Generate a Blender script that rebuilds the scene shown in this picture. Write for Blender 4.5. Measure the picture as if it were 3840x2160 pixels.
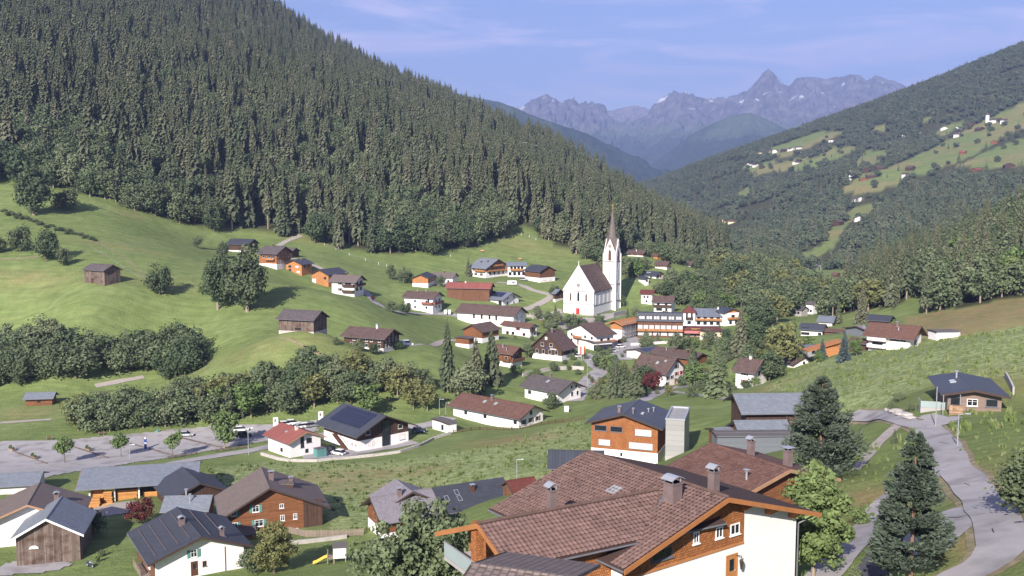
import bpy, math, random
import numpy as np
from mathutils import Vector, Matrix
from mathutils.bvhtree import BVHTree

for _o in list(bpy.data.objects):
    bpy.data.objects.remove(_o)
scene = bpy.context.scene
COL = scene.collection
R_ = math.radians

# ---------------------------------------------------------------- camera
CAM_Z = 70.0
PITCH = R_(5.8)
SENSOR_W = 36.0
IMG_W, IMG_H = 3840.0, 2160.0
FOC = 3727.0                       # focal length in photograph pixels
cd = bpy.data.cameras.new('camera')
cam = bpy.data.objects.new('camera', cd)
COL.objects.link(cam)
cam.location = (0, 0, CAM_Z)
cam.rotation_euler = (math.pi/2 - PITCH, 0, 0)
cd.sensor_width = SENSOR_W
cd.lens = FOC / IMG_W * SENSOR_W
cd.clip_start = 0.5
cd.clip_end = 60000
scene.camera = cam

# ---------------------------------------------------------------- sky and sun
SUN_EL, SUN_OFF = 29.5, 20.0       # height; shadows point 20 degrees right of the view axis
world = bpy.data.worlds.new('World')
scene.world = world
world.use_nodes = True
nt = world.node_tree
nt.nodes.clear()
wo = nt.nodes.new('ShaderNodeOutputWorld')
bg = nt.nodes.new('ShaderNodeBackground')
sky = nt.nodes.new('ShaderNodeTexSky')
sky.sky_type = 'NISHITA'
sky.sun_disc = False
sky.sun_elevation = R_(SUN_EL)
sky.sun_rotation = R_(180 + SUN_OFF)
sky.altitude = 950
sky.air_density = 1.0
sky.dust_density = 0.6
sky.ozone_density = 2.5
bg.inputs['Strength'].default_value = 0.067
tc = nt.nodes.new('ShaderNodeTexCoord')
mp = nt.nodes.new('ShaderNodeMapping')
mp.inputs['Scale'].default_value = (2.2, 2.2, 15.0)
mp.inputs['Rotation'].default_value = (0, R_(2), R_(20))
ns = nt.nodes.new('ShaderNodeTexNoise')
ns.inputs['Scale'].default_value = 2.3
ns.inputs['Detail'].default_value = 8
ns.inputs['Roughness'].default_value = 0.62
ns.inputs['Distortion'].default_value = 0.8
rp = nt.nodes.new('ShaderNodeValToRGB')
rp.color_ramp.elements[0].position = 0.47
rp.color_ramp.elements[1].position = 0.70
mx = nt.nodes.new('ShaderNodeMix')
mx.data_type = 'RGBA'
mx.inputs['B'].default_value = (9.5, 8.3, 10.5, 1)
ml = nt.nodes.new('ShaderNodeMath'); ml.operation = 'MULTIPLY'; ml.inputs[1].default_value = 0.6
L = nt.links.new
L(tc.outputs['Generated'], mp.inputs['Vector'])
L(mp.outputs['Vector'], ns.inputs['Vector'])
L(ns.outputs['Fac'], rp.inputs['Fac'])
L(rp.outputs['Color'], ml.inputs[0])
L(ml.outputs[0], mx.inputs['Factor'])
tn = nt.nodes.new('ShaderNodeMix'); tn.data_type = 'RGBA'; tn.blend_type = 'MULTIPLY'; tn.inputs['Factor'].default_value = 1; tn.inputs['B'].default_value = (.92,.845,1.06,1)
L(sky.outputs['Color'], tn.inputs['A'])
L(tn.outputs['Result'], mx.inputs['A'])
L(mx.outputs['Result'], bg.inputs['Color'])
L(bg.outputs['Background'], wo.inputs['Surface'])

sd = bpy.data.lights.new('sun', 'SUN')
sd.energy = 4.2
sd.angle = R_(0.53)
sd.color = (1.0, 0.93, 0.84)
sun = bpy.data.objects.new('sun', sd)
COL.objects.link(sun)
sun.location = (-150, -300, 400)
_so = R_(SUN_OFF)
_dir = Vector((math.sin(_so)*math.cos(R_(SUN_EL)), math.cos(_so)*math.cos(R_(SUN_EL)), -math.sin(R_(SUN_EL))))
sun.rotation_euler = _dir.to_track_quat('-Z', 'Y').to_euler()

scene.view_settings.view_transform = 'Standard'
scene.view_settings.look = 'None'
scene.view_settings.gamma = 1.0
scene.view_settings.use_curve_mapping = False
scene.view_settings.exposure = 1.0
scene.cycles.use_denoising = True
scene.cycles.max_bounces = 6
scene.cycles.diffuse_bounces = 2
scene.cycles.glossy_bounces = 2
scene.cycles.transmission_bounces = 3
scene.cycles.volume_bounces = 0
scene.cycles.transparent_max_bounces = 6

# ---------------------------------------------------------------- photograph pixels to directions
CP, SP = math.cos(PITCH), math.sin(PITCH)
def ray(x, y):
    u = (x - IMG_W/2)/FOC; v = (IMG_H/2 - y)/FOC
    return Vector((u, CP + v*SP, -SP + v*CP))
def ratio(y):                       # drop per metre of distance along the view axis
    v = (IMG_H/2 - y)/FOC
    return (SP - v*CP)/(CP + v*SP)
def at_z(x, y, z):                  # the point at height z seen at pixel (x, y)
    d = ray(x, y); t = (z - CAM_Z)/d.z
    return Vector((d.x*t, d.y*t, z))
def at_y(x, y, Y):
    d = ray(x, y); t = Y/d.y
    return Vector((d.x*t, Y, CAM_Z + d.z*t))
def depth_of(p):
    return p[1]*CP - (p[2]-CAM_Z)*SP
def project(p):
    d = depth_of(p)
    return (IMG_W/2 + FOC*p[0]/d, IMG_H/2 - FOC*(p[1]*SP + (p[2]-CAM_Z)*CP)/d)
DS = 3840/2576.0                    # from the 2576 pixel wide view to photograph pixels
# ---------------------------------------------------------------- mesh helpers
class MB:
    def __init__(s):
        s.v, s.f, s.m = [], [], []
    def add(s, vs, fs, mi=0):
        n = len(s.v)
        s.v += [tuple(p) for p in vs]
        s.f += [tuple(n+i for i in f) for f in fs]
        s.m += [mi]*len(fs)
        return s
    def box(s, x0, x1, y0, y1, z0, z1, mi=0):
        vs = [(x0,y0,z0),(x1,y0,z0),(x1,y1,z0),(x0,y1,z0),(x0,y0,z1),(x1,y0,z1),(x1,y1,z1),(x0,y1,z1)]
        return s.add(vs, [(0,3,2,1),(4,5,6,7),(0,1,5,4),(1,2,6,5),(2,3,7,6),(3,0,4,7)], mi)
    def hexa(s, b, t, mi=0):        # bottom ring, top ring (counter-clockwise)
        n = len(b)
        fs = [tuple(range(n-1,-1,-1)), tuple(range(n,2*n))]
        fs += [(i,(i+1)%n,n+(i+1)%n,n+i) for i in range(n)]
        return s.add(list(b)+list(t), fs, mi)
    def prism(s, poly, d, mi=0):    # polygon swept by vector d
        t = [(p[0]+d[0],p[1]+d[1],p[2]+d[2]) for p in poly]
        return s.hexa(poly, t, mi)
    def tube(s, p0, p1, r0, r1=None, n=6, mi=0):
        r1 = r0 if r1 is None else r1
        p0, p1 = Vector(p0), Vector(p1)
        w = (p1-p0)
        if w.length < 1e-6: return s
        w.normalize()
        a = w.cross(Vector((0,0,1)) if abs(w.z) < .9 else Vector((1,0,0))).normalized()
        b = w.cross(a)
        ring = lambda p,r: [tuple(p + a*(math.cos(2*math.pi*i/n)*r) + b*(math.sin(2*math.pi*i/n)*r)) for i in range(n)]
        return s.hexa(ring(p0,r0), ring(p1,r1), mi)
    def path(s, pts, r, n=6, mi=0):
        for i in range(len(pts)-1): s.tube(pts[i], pts[i+1], r, r, n, mi)
        return s
    def lathe(s, prof, c=(0,0,0), n=10, mi=0):
        vs, fs = [], []
        for r,z in prof:
            vs += [(c[0]+r*math.cos(2*math.pi*i/n), c[1]+r*math.sin(2*math.pi*i/n), c[2]+z) for i in range(n)]
        for k in range(len(prof)-1):
            fs += [(k*n+i, k*n+(i+1)%n, (k+1)*n+(i+1)%n, (k+1)*n+i) for i in range(n)]
        fs += [tuple(range(n-1,-1,-1)), tuple(range((len(prof)-1)*n, len(prof)*n))]
        return s.add(vs, fs, mi)
    def mesh(s, name, mats, smooth=False):
        me = bpy.data.meshes.new(name)
        me.from_pydata(s.v, [], s.f)
        for m in (mats if isinstance(mats,(list,tuple)) else [mats]): me.materials.append(m)
        if any(s.m): me.polygons.foreach_set('material_index', s.m)
        auto_uv(me)
        if smooth: me.polygons.foreach_set('use_smooth', [True]*len(me.polygons))
        return me
    def build(s, name, mats, parent=None, smooth=False):
        o = bpy.data.objects.new(name, s.mesh(name, mats, smooth))
        COL.objects.link(o)
        if parent is not None: o.parent = parent
        return o

def auto_uv(me):                    # metres along the face's horizontal and up its slope
    nl = len(me.loops)
    if nl == 0: return
    uvl = me.uv_layers.new(name='uv')
    co = np.empty(len(me.vertices)*3, np.float32); me.vertices.foreach_get('co', co); co = co.reshape(-1,3)
    vi = np.empty(nl, np.int32); me.loops.foreach_get('vertex_index', vi)
    nf = len(me.polygons)
    nr = np.empty(nf*3, np.float32); me.polygons.foreach_get('normal', nr); nr = nr.reshape(-1,3)
    lt = np.empty(nf, np.int32); me.polygons.foreach_get('loop_total', lt)
    n = np.repeat(nr, lt, axis=0)
    t = np.stack([-n[:,1], n[:,0], np.zeros(nl)], 1)
    ln = np.linalg.norm(t, axis=1)
    flat = ln < 0.05
    t[flat] = (1,0,0); ln[flat] = 1
    t /= ln[:,None]
    b = np.cross(n, t)
    p = co[vi]
    uv = np.stack([(p*t).sum(1), (p*b).sum(1)], 1).astype(np.float32)
    uvl.data.foreach_set('uv', uv.ravel())

def empty(name, loc=(0,0,0), rz=0.0, label=None, cat=None, group=None):
    o = bpy.data.objects.new(name, None)
    COL.objects.link(o)
    o.location = loc; o.rotation_euler = (0,0,rz)
    o.empty_display_size = 0.3
    return tag(o, label, cat, group)
def tag(o, label=None, cat=None, group=None, kind=None):
    if label: o['label'] = label
    if cat: o['category'] = cat
    if group: o['group'] = group
    if kind: o['kind'] = kind
    return o
def copy_tree(root, parent=None, link_parent=True):
    c = root.copy(); COL.objects.link(c); c.parent = parent
    for ch in root.children: copy_tree(ch, c)
    return c
def link(name, me, parent=None):
    o = bpy.data.objects.new(name, me); COL.objects.link(o)
    if parent is not None: o.parent = parent
    return o

# ---------------------------------------------------------------- materials
MATS = {}
def mat(name, col, rough=0.8, var=0.12, scale=1.5, bump=0.0, bscale=20.0, pattern=None, pw=0.2, ph=2.0, gap=0.02, dark=0.45, pbump=0.5, spec=0.3, metal=0.0, col2=None, c2lo=.5, c2hi=.7, c2scale=.6, offset=0.5, trans=0.0, objvar=0.0, island=0.0):
    m = bpy.data.materials.new(name); m.use_nodes = True
    t = m.node_tree; t.nodes.clear(); N = t.nodes.new; K = t.links.new
    out = N('ShaderNodeOutputMaterial'); bs = N('ShaderNodeBsdfPrincipled')
    K(bs.outputs['BSDF'], out.inputs['Surface'])
    bs.inputs['Roughness'].default_value = rough
    bs.inputs['Specular IOR Level'].default_value = spec
    bs.inputs['Metallic'].default_value = metal
    uv = N('ShaderNodeUVMap'); uv.uv_map = 'uv'
    tc = N('ShaderNodeTexCoord')
    no = N('ShaderNodeTexNoise'); no.inputs['Scale'].default_value = scale; no.inputs['Detail'].default_value = 6; no.inputs['Roughness'].default_value = .65
    K(tc.outputs['Object'], no.inputs['Vector'])
    mr = N('ShaderNodeMapRange'); mr.inputs['From Min'].default_value = .25; mr.inputs['From Max'].default_value = .75
    mr.inputs['To Min'].default_value = 1-var; mr.inputs['To Max'].default_value = 1+var
    K(no.outputs['Fac'], mr.inputs['Value'])
    base = N('ShaderNodeRGB'); base.outputs[0].default_value = (*col, 1)
    cur = base.outputs[0]
    if col2 is not None:
        n2 = N('ShaderNodeTexNoise'); n2.inputs['Scale'].default_value = c2scale; n2.inputs['Detail'].default_value = 5
        K(tc.outputs['Object'], n2.inputs['Vector'])
        rm = N('ShaderNodeMapRange'); rm.inputs['From Min'].default_value = c2lo; rm.inputs['From Max'].default_value = c2hi
        K(n2.outputs['Fac'], rm.inputs['Value'])
        mi = N('ShaderNodeMix'); mi.data_type = 'RGBA'; mi.inputs['B'].default_value = (*col2, 1)
        K(rm.outputs['Result'], mi.inputs['Factor']); K(cur, mi.inputs['A']); cur = mi.outputs['Result']
    hb = None
    if pattern:
        br = N('ShaderNodeTexBrick')
        mpn = N('ShaderNodeMapping')
        K(uv.outputs['UV'], mpn.inputs['Vector'])
        if pattern == 'v':          # upright boards
            mpn.inputs['Rotation'].default_value = (0,0,math.pi/2)
            bw, bh = ph, pw
        else:
            bw, bh = pw, ph
        br.inputs['Scale'].default_value = 1.0
        br.inputs['Brick Width'].default_value = bw; br.inputs['Row Height'].default_value = bh
        br.inputs['Mortar Size'].default_value = gap; br.inputs['Mortar Smooth'].default_value = .3
        br.offset = offset
        br.inputs['Color1'].default_value = (1-var*1.4,)*3+(1,); br.inputs['Color2'].default_value = (1+var*1.2,)*3+(1,)
        br.inputs['Mortar'].default_value = (dark,)*3+(1,)
        K(mpn.outputs['Vector'], br.inputs['Vector'])
        mm = N('ShaderNodeMix'); mm.data_type = 'RGBA'; mm.blend_type = 'MULTIPLY'; mm.inputs['Factor'].default_value = 1
        K(cur, mm.inputs['A']); K(br.outputs['Color'], mm.inputs['B']); cur = mm.outputs['Result']
        hb = br.outputs['Fac']
    mm = N('ShaderNodeMix'); mm.data_type = 'RGBA'; mm.blend_type = 'MULTIPLY'; mm.inputs['Factor'].default_value = 1
    K(cur, mm.inputs['A']); K(mr.outputs['Result'], mm.inputs['B']); cur = mm.outputs['Result']
    for objvar, island in ((objvar,0),(0,island)):
        if not (objvar or island): continue
        objvar = objvar or island
        oi = N('ShaderNodeNewGeometry') if island else N('ShaderNodeObjectInfo'); om = N('ShaderNodeMapRange')
        om.inputs['To Min'].default_value = 1-objvar; om.inputs['To Max'].default_value = 1+objvar
        K(oi.outputs['Random Per Island' if island else 'Random'], om.inputs['Value'])
        m3 = N('ShaderNodeMix'); m3.data_type = 'RGBA'; m3.blend_type = 'MULTIPLY'; m3.inputs['Factor'].default_value = 1
        K(cur, m3.inputs['A']); K(om.outputs['Result'], m3.inputs['B']); cur = m3.outputs['Result']
    K(cur, bs.inputs['Base Color'])
    nrm = None
    if bump:
        bn = N('ShaderNodeTexNoise'); bn.inputs['Scale'].default_value = bscale; bn.inputs['Detail'].default_value = 4
        K(tc.outputs['Object'], bn.inputs['Vector'])
        bu = N('ShaderNodeBump'); bu.inputs['Strength'].default_value = bump; bu.inputs['Distance'].default_value = .05
        K(bn.outputs['Fac'], bu.inputs['Height']); nrm = bu.outputs['Normal']
    if hb is not None and pbump:
        b2 = N('ShaderNodeBump'); b2.invert = True; b2.inputs['Strength'].default_value = pbump; b2.inputs['Distance'].default_value = .03
        K(hb, b2.inputs['Height'])
        if nrm is not None: K(nrm, b2.inputs['Normal'])
        nrm = b2.outputs['Normal']
    if nrm is not None: K(nrm, bs.inputs['Normal'])
    MATS[name] = m
    return m

mat('white_plaster', (.80,.77,.76), .9, .05, .5, bump=.15, col2=(.66,.63,.61), c2lo=.56, c2hi=.85, c2scale=.35)
mat('old_plaster', (.66,.62,.58), .9, .08, .7, bump=.2, col2=(.50,.45,.42), c2lo=.55, c2hi=.8)
mat('cream_plaster', (.72,.60,.40), .9, .06, .6)
mat('concrete', (.36,.34,.33), .9, .12, .8, bump=.2)
mat('pale_stone', (.42,.39,.36), .9, .25, 1.2, bump=.6, bscale=6)
mat('larch_shingle', (.37,.145,.052), .75, .20, 1.2, pattern='h', pw=.16, ph=.17, gap=.018, dark=.5, pbump=.8, col2=(.30,.10,.03), c2lo=.5, c2hi=.75)
mat('larch_boards', (.42,.185,.068), .7, .16, 1.0, pattern='v', pw=.18, ph=4, gap=.014, dark=.5)
mat('larch_plain', (.42,.185,.07), .65, .12, 1.5)
mat('beam_orange', (.36,.15,.055), .6, .15, 1.5)
mat('brown_log', (.21,.085,.036), .75, .18, 1.0, pattern='h', pw=5, ph=.16, gap=.016, dark=.45)
mat('brown_boards', (.16,.075,.040), .8, .2, 1.0, pattern='v', pw=.2, ph=4, gap=.018, dark=.4)
mat('dark_boards', (.075,.042,.030), .8, .22, 1.0, pattern='v', pw=.2, ph=4, gap=.018, dark=.45)
mat('dark_log', (.085,.045,.030), .8, .2, 1.0, pattern='h', pw=5, ph=.18, gap=.016, dark=.45)
mat('grey_boards', (.165,.125,.105), .85, .28, 1.2, pattern='v', pw=.24, ph=5, gap=.02, dark=.4, col2=(.10,.06,.042), c2lo=.48, c2hi=.66)
mat('grey_board', (.165,.125,.105), .85, .22, 1.6, bump=.3, bscale=10, objvar=.28, col2=(.09,.055,.04), c2lo=.48, c2hi=.66)
mat('taupe_boards', (.235,.17,.14), .8, .1, 1.0, pattern='h', pw=6, ph=.2, gap=.012, dark=.6)
mat('fence_wood', (.26,.205,.165), .85, .2, 1.2, objvar=.15)
mat('plank_orange', (.52,.25,.08), .7, .15, 1.2, objvar=.18)
mat('fresh_wood', (.62,.36,.14), .7, .12, 1.2, objvar=.12)
mat('roof_anthracite', (.050,.053,.066), .5, .10, .6, pattern='h', pw=.7, ph=.36, gap=.014, dark=.6, pbump=.5, spec=.4)
mat('roof_seam', (.055,.060,.073), .45, .08, .5, pattern='v', pw=.62, ph=40, gap=.03, dark=.65, pbump=.9, spec=.45)
mat('roof_slate', (.185,.205,.235), .5, .10, .8, pattern='h', pw=.5, ph=.38, gap=.022, dark=.62, pbump=.7, spec=.4)
mat('roof_bluegrey', (.15,.165,.20), .5, .08, .5, pattern='v', pw=.5, ph=40, gap=.03, dark=.75, pbump=.7, spec=.4)
mat('roof_lilac', (.215,.195,.215), .6, .10, .6, pattern='h', pw=.33, ph=.30, gap=.016, dark=.68, pbump=.5)
mat('roof_brown', (.125,.082,.070), .75, .16, .5, pattern='h', pw=.34, ph=.36, gap=.03, dark=.6, pbump=.7, col2=(.085,.055,.048), c2lo=.5, c2hi=.75)
mat('roof_taupe', (.185,.145,.13), .65, .10, .5, pattern='v', pw=.38, ph=.36, gap=.05, dark=.62, pbump=1.0)
mat('roof_rust', (.165,.088,.066), .75, .18, .6, pattern='h', pw=.33, ph=.36, gap=.03, dark=.5, pbump=.9, col2=(.12,.06,.045), c2lo=.48, c2hi=.7)
mat('roof_red', (.25,.085,.066), .6, .10, .5, pattern='v', pw=.4, ph=40, gap=.02, dark=.75)
mat('roof_old', (.105,.088,.088), .8, .18, .6, pattern='h', pw=.5, ph=.4, gap=.03, dark=.6)
mat('roof_flat', (.11,.10,.10), .85, .12, .6)
mat('roof_copperred', (.14,.042,.032), .6, .12, .5, pattern='h', pw=.4, ph=.4, gap=.02, dark=.6)
mat('tile_clay', (.190,.118,.100), .8, .2, 2.0, bump=.25, bscale=12, island=.17, objvar=.17, col2=(.095,.062,.053), c2lo=.54, c2hi=.70, c2scale=2.6)
mat('tile_under', (.06,.035,.03), .9, .1, 1)
mat('ridge_tile', (.12,.075,.062), .8, .2, 1.5, objvar=.15)
mat('lead_grey', (.13,.135,.15), .5, .15, 1.5, spec=.4)
mat('galvanised', (.42,.44,.47), .4, .08, 2, spec=.5, metal=.4)
mat('chimney_metal', (.17,.125,.12), .45, .2, 2, spec=.5)
mat('bargeboard_wood', (.34,.20,.12), .7, .15, 1.2)
mat('bargeboard_dark', (.06,.04,.034), .7, .15, 1.2)
mat('white_paint', (.80,.79,.78), .6, .03, 1)
mat('brown_paint', (.10,.045,.028), .6, .08, 1)
mat('green_paint', (.09,.24,.21), .6, .08, 1)
mat('red_paint', (.42,.03,.025), .6, .08, 1)
mat('window_glass', (.018,.022,.028), .06, .3, 1.2, spec=.6)
mat('window_blind', (.62,.60,.62), .8, .04, 1, pattern='h', pw=30, ph=.09, gap=.012, dark=.75)
mat('solar_panel', (.016,.019,.035), .18, .15, .7, pattern='h', pw=1.0, ph=1.65, gap=.05, dark=2.2, pbump=.2, spec=.6, offset=0)
mat('asphalt', (.335,.318,.318), .92, .12, .5, bump=.15, bscale=30, col2=(.235,.218,.218), c2lo=.50, c2hi=.66, c2scale=.22)
mat('asphalt_dark', (.085,.083,.095), .92, .08, .5)
mat('asphalt_seam', (.035,.034,.036), .9, .2, 1)
mat('gravel', (.34,.30,.27), .95, .2, 1.0, bump=.3)
mat('grey_cladding', (.30,.295,.285), .55, .05, .5, pattern='h', pw=8, ph=1.1, gap=.03, dark=.7)
mat('garage_slat', (.16,.175,.195), .5, .06, .5, pattern='h', pw=30, ph=.2, gap=.03, dark=.6)
mat('bark', (.14,.105,.085), .95, .25, 1.5, bump=.5)
mat('bark_pale', (.30,.24,.19), .95, .25, 1.5, bump=.5)
mat('pine_bark', (.21,.125,.085), .95, .25, 1.5, bump=.5)
mat('tyre', (.02,.02,.02), .9, .1, 2)
mat('car_white', (.78,.78,.78), .25, .02, 1, spec=.6)
mat('car_black', (.02,.02,.024), .2, .05, 1, spec=.6)
mat('car_grey', (.20,.21,.23), .25, .03, 1, spec=.6)
mat('car_blue', (.03,.04,.09), .2, .04, 1, spec=.6)
mat('car_red', (.50,.025,.03), .25, .04, 1, spec=.6)
mat('car_silver', (.45,.46,.48), .25, .03, 1, spec=.6)
mat('lamp_lens', (.75,.72,.65), .2, .02, 1, spec=.6)
mat('tail_red', (.4,.02,.02), .3, .05, 1)
mat('blue_paint', (.02,.06,.28), .5, .08, 1)
mat('teal_metal', (.11,.26,.25), .6, .1, 1, pattern='v', pw=.2, ph=8, gap=.02, dark=.7)
mat('yellow_plastic', (.75,.47,.09), .4, .04, 1)
mat('awning_pink', (.62,.21,.20), .8, .06, 1, pattern='v', pw=.5, ph=20, gap=.06, dark=.75)
mat('orange_cloth', (.62,.16,.03), .8, .1, 1)
mat('bale_wrap', (.75,.75,.76), .5, .05, 1)
mat('gold', (.7,.48,.16), .3, .05, 1, metal=.7)
mat('spire_slate', (.155,.125,.115), .6, .16, .5, pattern='h', pw=.5, ph=.4, gap=.03, dark=.7, pbump=.5)
mat('cow_coat', (.48,.27,.13), .85, .15, 2)
mat('slate_text', (.04,.03,.03), .7, .1, 1)
mat('stack_stone', (.36,.23,.15), .9, .3, 2, pattern='h', pw=.55, ph=.22, gap=.02, dark=.45, bump=.4, bscale=8)
mat('glass_clear', (.30,.36,.36), .1, .05, 1, spec=.6)
mat('verge', (.20,.175,.10), .95, .3, 1.2, bump=.5, col2=(.30,.24,.15), c2lo=.45, c2hi=.65, c2scale=.8)
# ---------------------------------------------------------------- house builder
CTRL = []                           # ground points (X, Y, Z) every building stands on
ALLG = []
HOUSES = []                         # (centre, radius) to keep trees out
_cache = {}
def cached(key, fn):
    if key not in _cache: _cache[key] = fn()
    return _cache[key]
def solve_len(P0, d, xpx):
    u = (xpx - IMG_W/2)/FOC
    return (u*depth_of(P0) - P0.x)/(d[0] - u*d[1]*CP)

WIN = {  # frame material, shutter material, pane material, mullions
 'w':('white_paint',None,'window_glass',1), 'wg':('white_paint','green_paint','window_glass',1), 'wr':('white_paint','red_paint','window_glass',1),
 'wb':('white_paint','brown_paint','window_glass',1), 'b':('brown_paint',None,'window_glass',1), 'd':('lead_grey',None,'window_glass',0),
 'blind':('galvanised',None,'window_blind',0), 's':('brown_paint',None,'window_glass',0), 'o':('larch_plain',None,'window_glass',1)}
def win_meshes(w, h, st, far=False):
    fm, sm, pm, mul = WIN[st]
    t = .09
    if far: mul = 0; t = .055
    f = MB()
    f.box(-w/2,w/2,-.05,.02,0,t); f.box(-w/2,w/2,-.05,.02,h-t,h)
    f.box(-w/2,-w/2+t,-.045,.02,t,h-t); f.box(w/2-t,w/2,-.045,.02,t,h-t)
    if mul:
        n = max(2, round(w/.62))
        for i in range(1, n): f.box(-w/2+w*i/n-.035, -w/2+w*i/n+.035, -.04, .02, t, h-t)
        if h > 1.0 and st not in ('d',): f.box(-w/2+t, w/2-t, -.036, .02, h*.62, h*.62+.04)
    p = MB(); p.box(-w/2+t*.8, w/2-t*.8, -.02, .01, t*.8, h-t*.8)
    s = MB(); s.box(-w/2-.08, w/2+.08, -.13, .02, -.07, -.005)
    sh = None
    if sm:
        sw = min(.5, w*.48)
        sh = MB(); sh.box(-sw/2, sw/2, -.075, -.03, -.02, h+.02).box(-sw/2+.06,sw/2-.06,-.085,-.07,.1,h*.45).box(-sw/2+.06,sw/2-.06,-.085,-.07,h*.55,h-.1)
        sh = (sh.mesh('shutter', MATS[sm]), sw)
    return f.mesh('window', MATS[fm]), p.mesh('pane', MATS[pm]), s.mesh('sill', MATS['white_paint' if st[0]=='w' else 'lead_grey']), sh
def wall_xf(o, wall, u, z, g):
    if wall == 'F': o.location = (u, 0, z); o.rotation_euler = (0,0,0)
    elif wall == 'L': o.location = (0, u, z); o.rotation_euler = (0,0,-math.pi/2)
    elif wall == 'R': o.location = (g['R'], u, z); o.rotation_euler = (0,0,math.pi/2)
def add_window(root, g, wall, u, z, w, h, st='w', sill=True):
    far = g.get('far', False)
    if far: w *= 1.12; h *= 1.1
    fm, pm, sm, sh = cached(('win',round(w,2),round(h,2),st,far), lambda: win_meshes(w,h,st,far))
    o = link('window', fm, root); wall_xf(o, wall, u, z, g)
    q = 0.0
    if wall in g.get('off',{}): q = g['off'][wall]
    if q:
        d = {'F':(0,-q),'L':(-q,0),'R':(q,0)}[wall]; o.location.x += d[0]; o.location.y += d[1]
    link('pane', pm, o)
    if sill: link('sill', sm, o)
    if sh:
        for s in (-1,1):
            k = link('shutter', sh[0], o); k.location = (s*(w/2+sh[1]/2+.02), 0, 0)
    return o
def add_door(root, g, wall, u, z, w=1.0, h=2.05, m='larch_plain', glass=True):
    d = MB(); d.box(-w/2-.09,w/2+.09,-.06,.02,h,h+.09); d.box(-w/2-.09,-w/2,-.06,.02,0,h); d.box(w/2,w/2+.09,-.06,.02,0,h); d.box(-w/2,w/2,-.03,.01,0,h)
    o = d.build('door', MATS[m], root); wall_xf(o, wall, u, z, g)
    if glass: MB().box(-w*.22,w*.22,-.045,.01,h*.5,h*.88).build('pane', MATS['window_glass'], o)
    MB().box(w*.32,w*.42,-.09,-.03,h*.46,h*.52).build('handle', MATS['galvanised'], o)
    return o
def add_balcony(root, g, wall, u0, u1, z, dep=1.1, m='larch_boards', rail=.95, gapped=False):
    b = MB(); b.box(u0,u1,-dep,.02,z-.16,z)
    o = b.build('balcony', MATS['brown_paint'], root)
    r = MB()
    def seg(ax,ay,bx,by):
        dx,dy = bx-ax,by-ay; ln = math.hypot(dx,dy)
        n = max(2,int(ln/ (.5 if gapped else .22)))
        for i in range(n):
            t0,t1 = i/n+.08/n,(i+1)/n-.08/n
            if gapped: t1 = t0+.25/n
            x0,y0,x1,y1 = ax+dx*t0,ay+dy*t0,ax+dx*t1,ay+dy*t1
            r.box(min(x0,x1)-.02,max(x0,x1)+.02,min(y0,y1)-.02,max(y0,y1)+.02,z+.06,z+rail)
        r.box(min(ax,bx)-.04,max(ax,bx)+.04,min(ay,by)-.04,max(ay,by)+.04,z+rail,z+rail+.08)
    seg(u0,-dep,u1,-dep); seg(u0,-dep,u0,0); seg(u1,-dep,u1,0)
    q = r.build('railing', MATS[m], o)
    if wall == 'L': o.rotation_euler = (0,0,-math.pi/2); o.location = (0,0,0); o.scale = (-1,1,1)
    elif wall == 'R': o.rotation_euler = (0,0,math.pi/2); o.location = (g['R'],0,0)
    return o
def add_chimney(root, g, fu, fv, size=.8, hgt=1.6, style='metal', cap='arc'):
    size *= .82; hgt *= .78
    u, v = fu*g['W'], fv*g['Ln']
    zr = g['roofz'](u)
    x, y = (u,v) if g['gable']=='F' else (v,u)
    m = {'metal':'chimney_metal','white':'old_plaster','brown':'brown_paint','steel':'galvanised'}[style]
    c = MB(); s = size/2
    if style == 'steel': c.tube((0,0,-.6),(0,0,hgt),s,s,8)
    else: c.box(-s,s,-s,s,-.8,hgt); c.box(-s-.06,s+.06,-s-.06,s+.06,hgt-.12,hgt)
    o = c.build('chimney', MATS[m], root); o.location = (x,y,zr+.1)
    k = MB(); zz = hgt+.22
    if cap == 'arc':
        pts = [(-s-.18,zz-.02),(-s*.6,zz+.16),(0,zz+.22),(s*.6,zz+.16),(s+.18,zz-.02)]
        for i in range(4):
            (a,b),(c2,d2) = pts[i],pts[i+1]
            k.hexa([(a,-s-.1,b),(c2,-s-.1,d2),(c2,s+.1,d2),(a,s+.1,b)],[(a,-s-.1,b+.04),(c2,-s-.1,d2+.04),(c2,s+.1,d2+.04),(a,s+.1,b+.04)])
    else: k.box(-s-.14,s+.14,-s-.14,s+.14,zz,zz+.06)
    for a in (-1,1):
        for b in (-1,1): k.box(a*s*.8-.03,a*s*.8+.03,b*s*.8-.03,b*s*.8+.03,hgt,zz+.02)
    k.build('chimney_cap', MATS['galvanised'], o)
    return o
def on_slope(g, fu, fv):            # local point and slope sign on the roof's upper face
    u, v = fu*g['W'], fv*g['Ln']
    x, y = (u,v) if g['gable']=='F' else (v,u)
    return Vector((x,y,g['roofz'](u))), (1 if fu < g['ap'] else -1)
def slope_obj(root, g, name, me, fu, fv, lift=.0):
    p, s = on_slope(g, fu, fv)
    o = link(name, me, root)
    # canonical: x along ridge, y up the slope
    al = math.atan(g['tan'] if s > 0 else g['tan2'])
    if g['gable'] == 'F': up = Vector((s,0,0)); along = Vector((0,-s,0))
    else: up = Vector((0,s,0)); along = Vector((s,0,0))
    yv = up*math.cos(al) + Vector((0,0,1))*math.sin(al)
    zv = along.cross(yv)
    M = Matrix((along, yv, zv)).transposed().to_4x4()
    M.translation = p + zv*lift
    o.matrix_local = M
    return o
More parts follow.
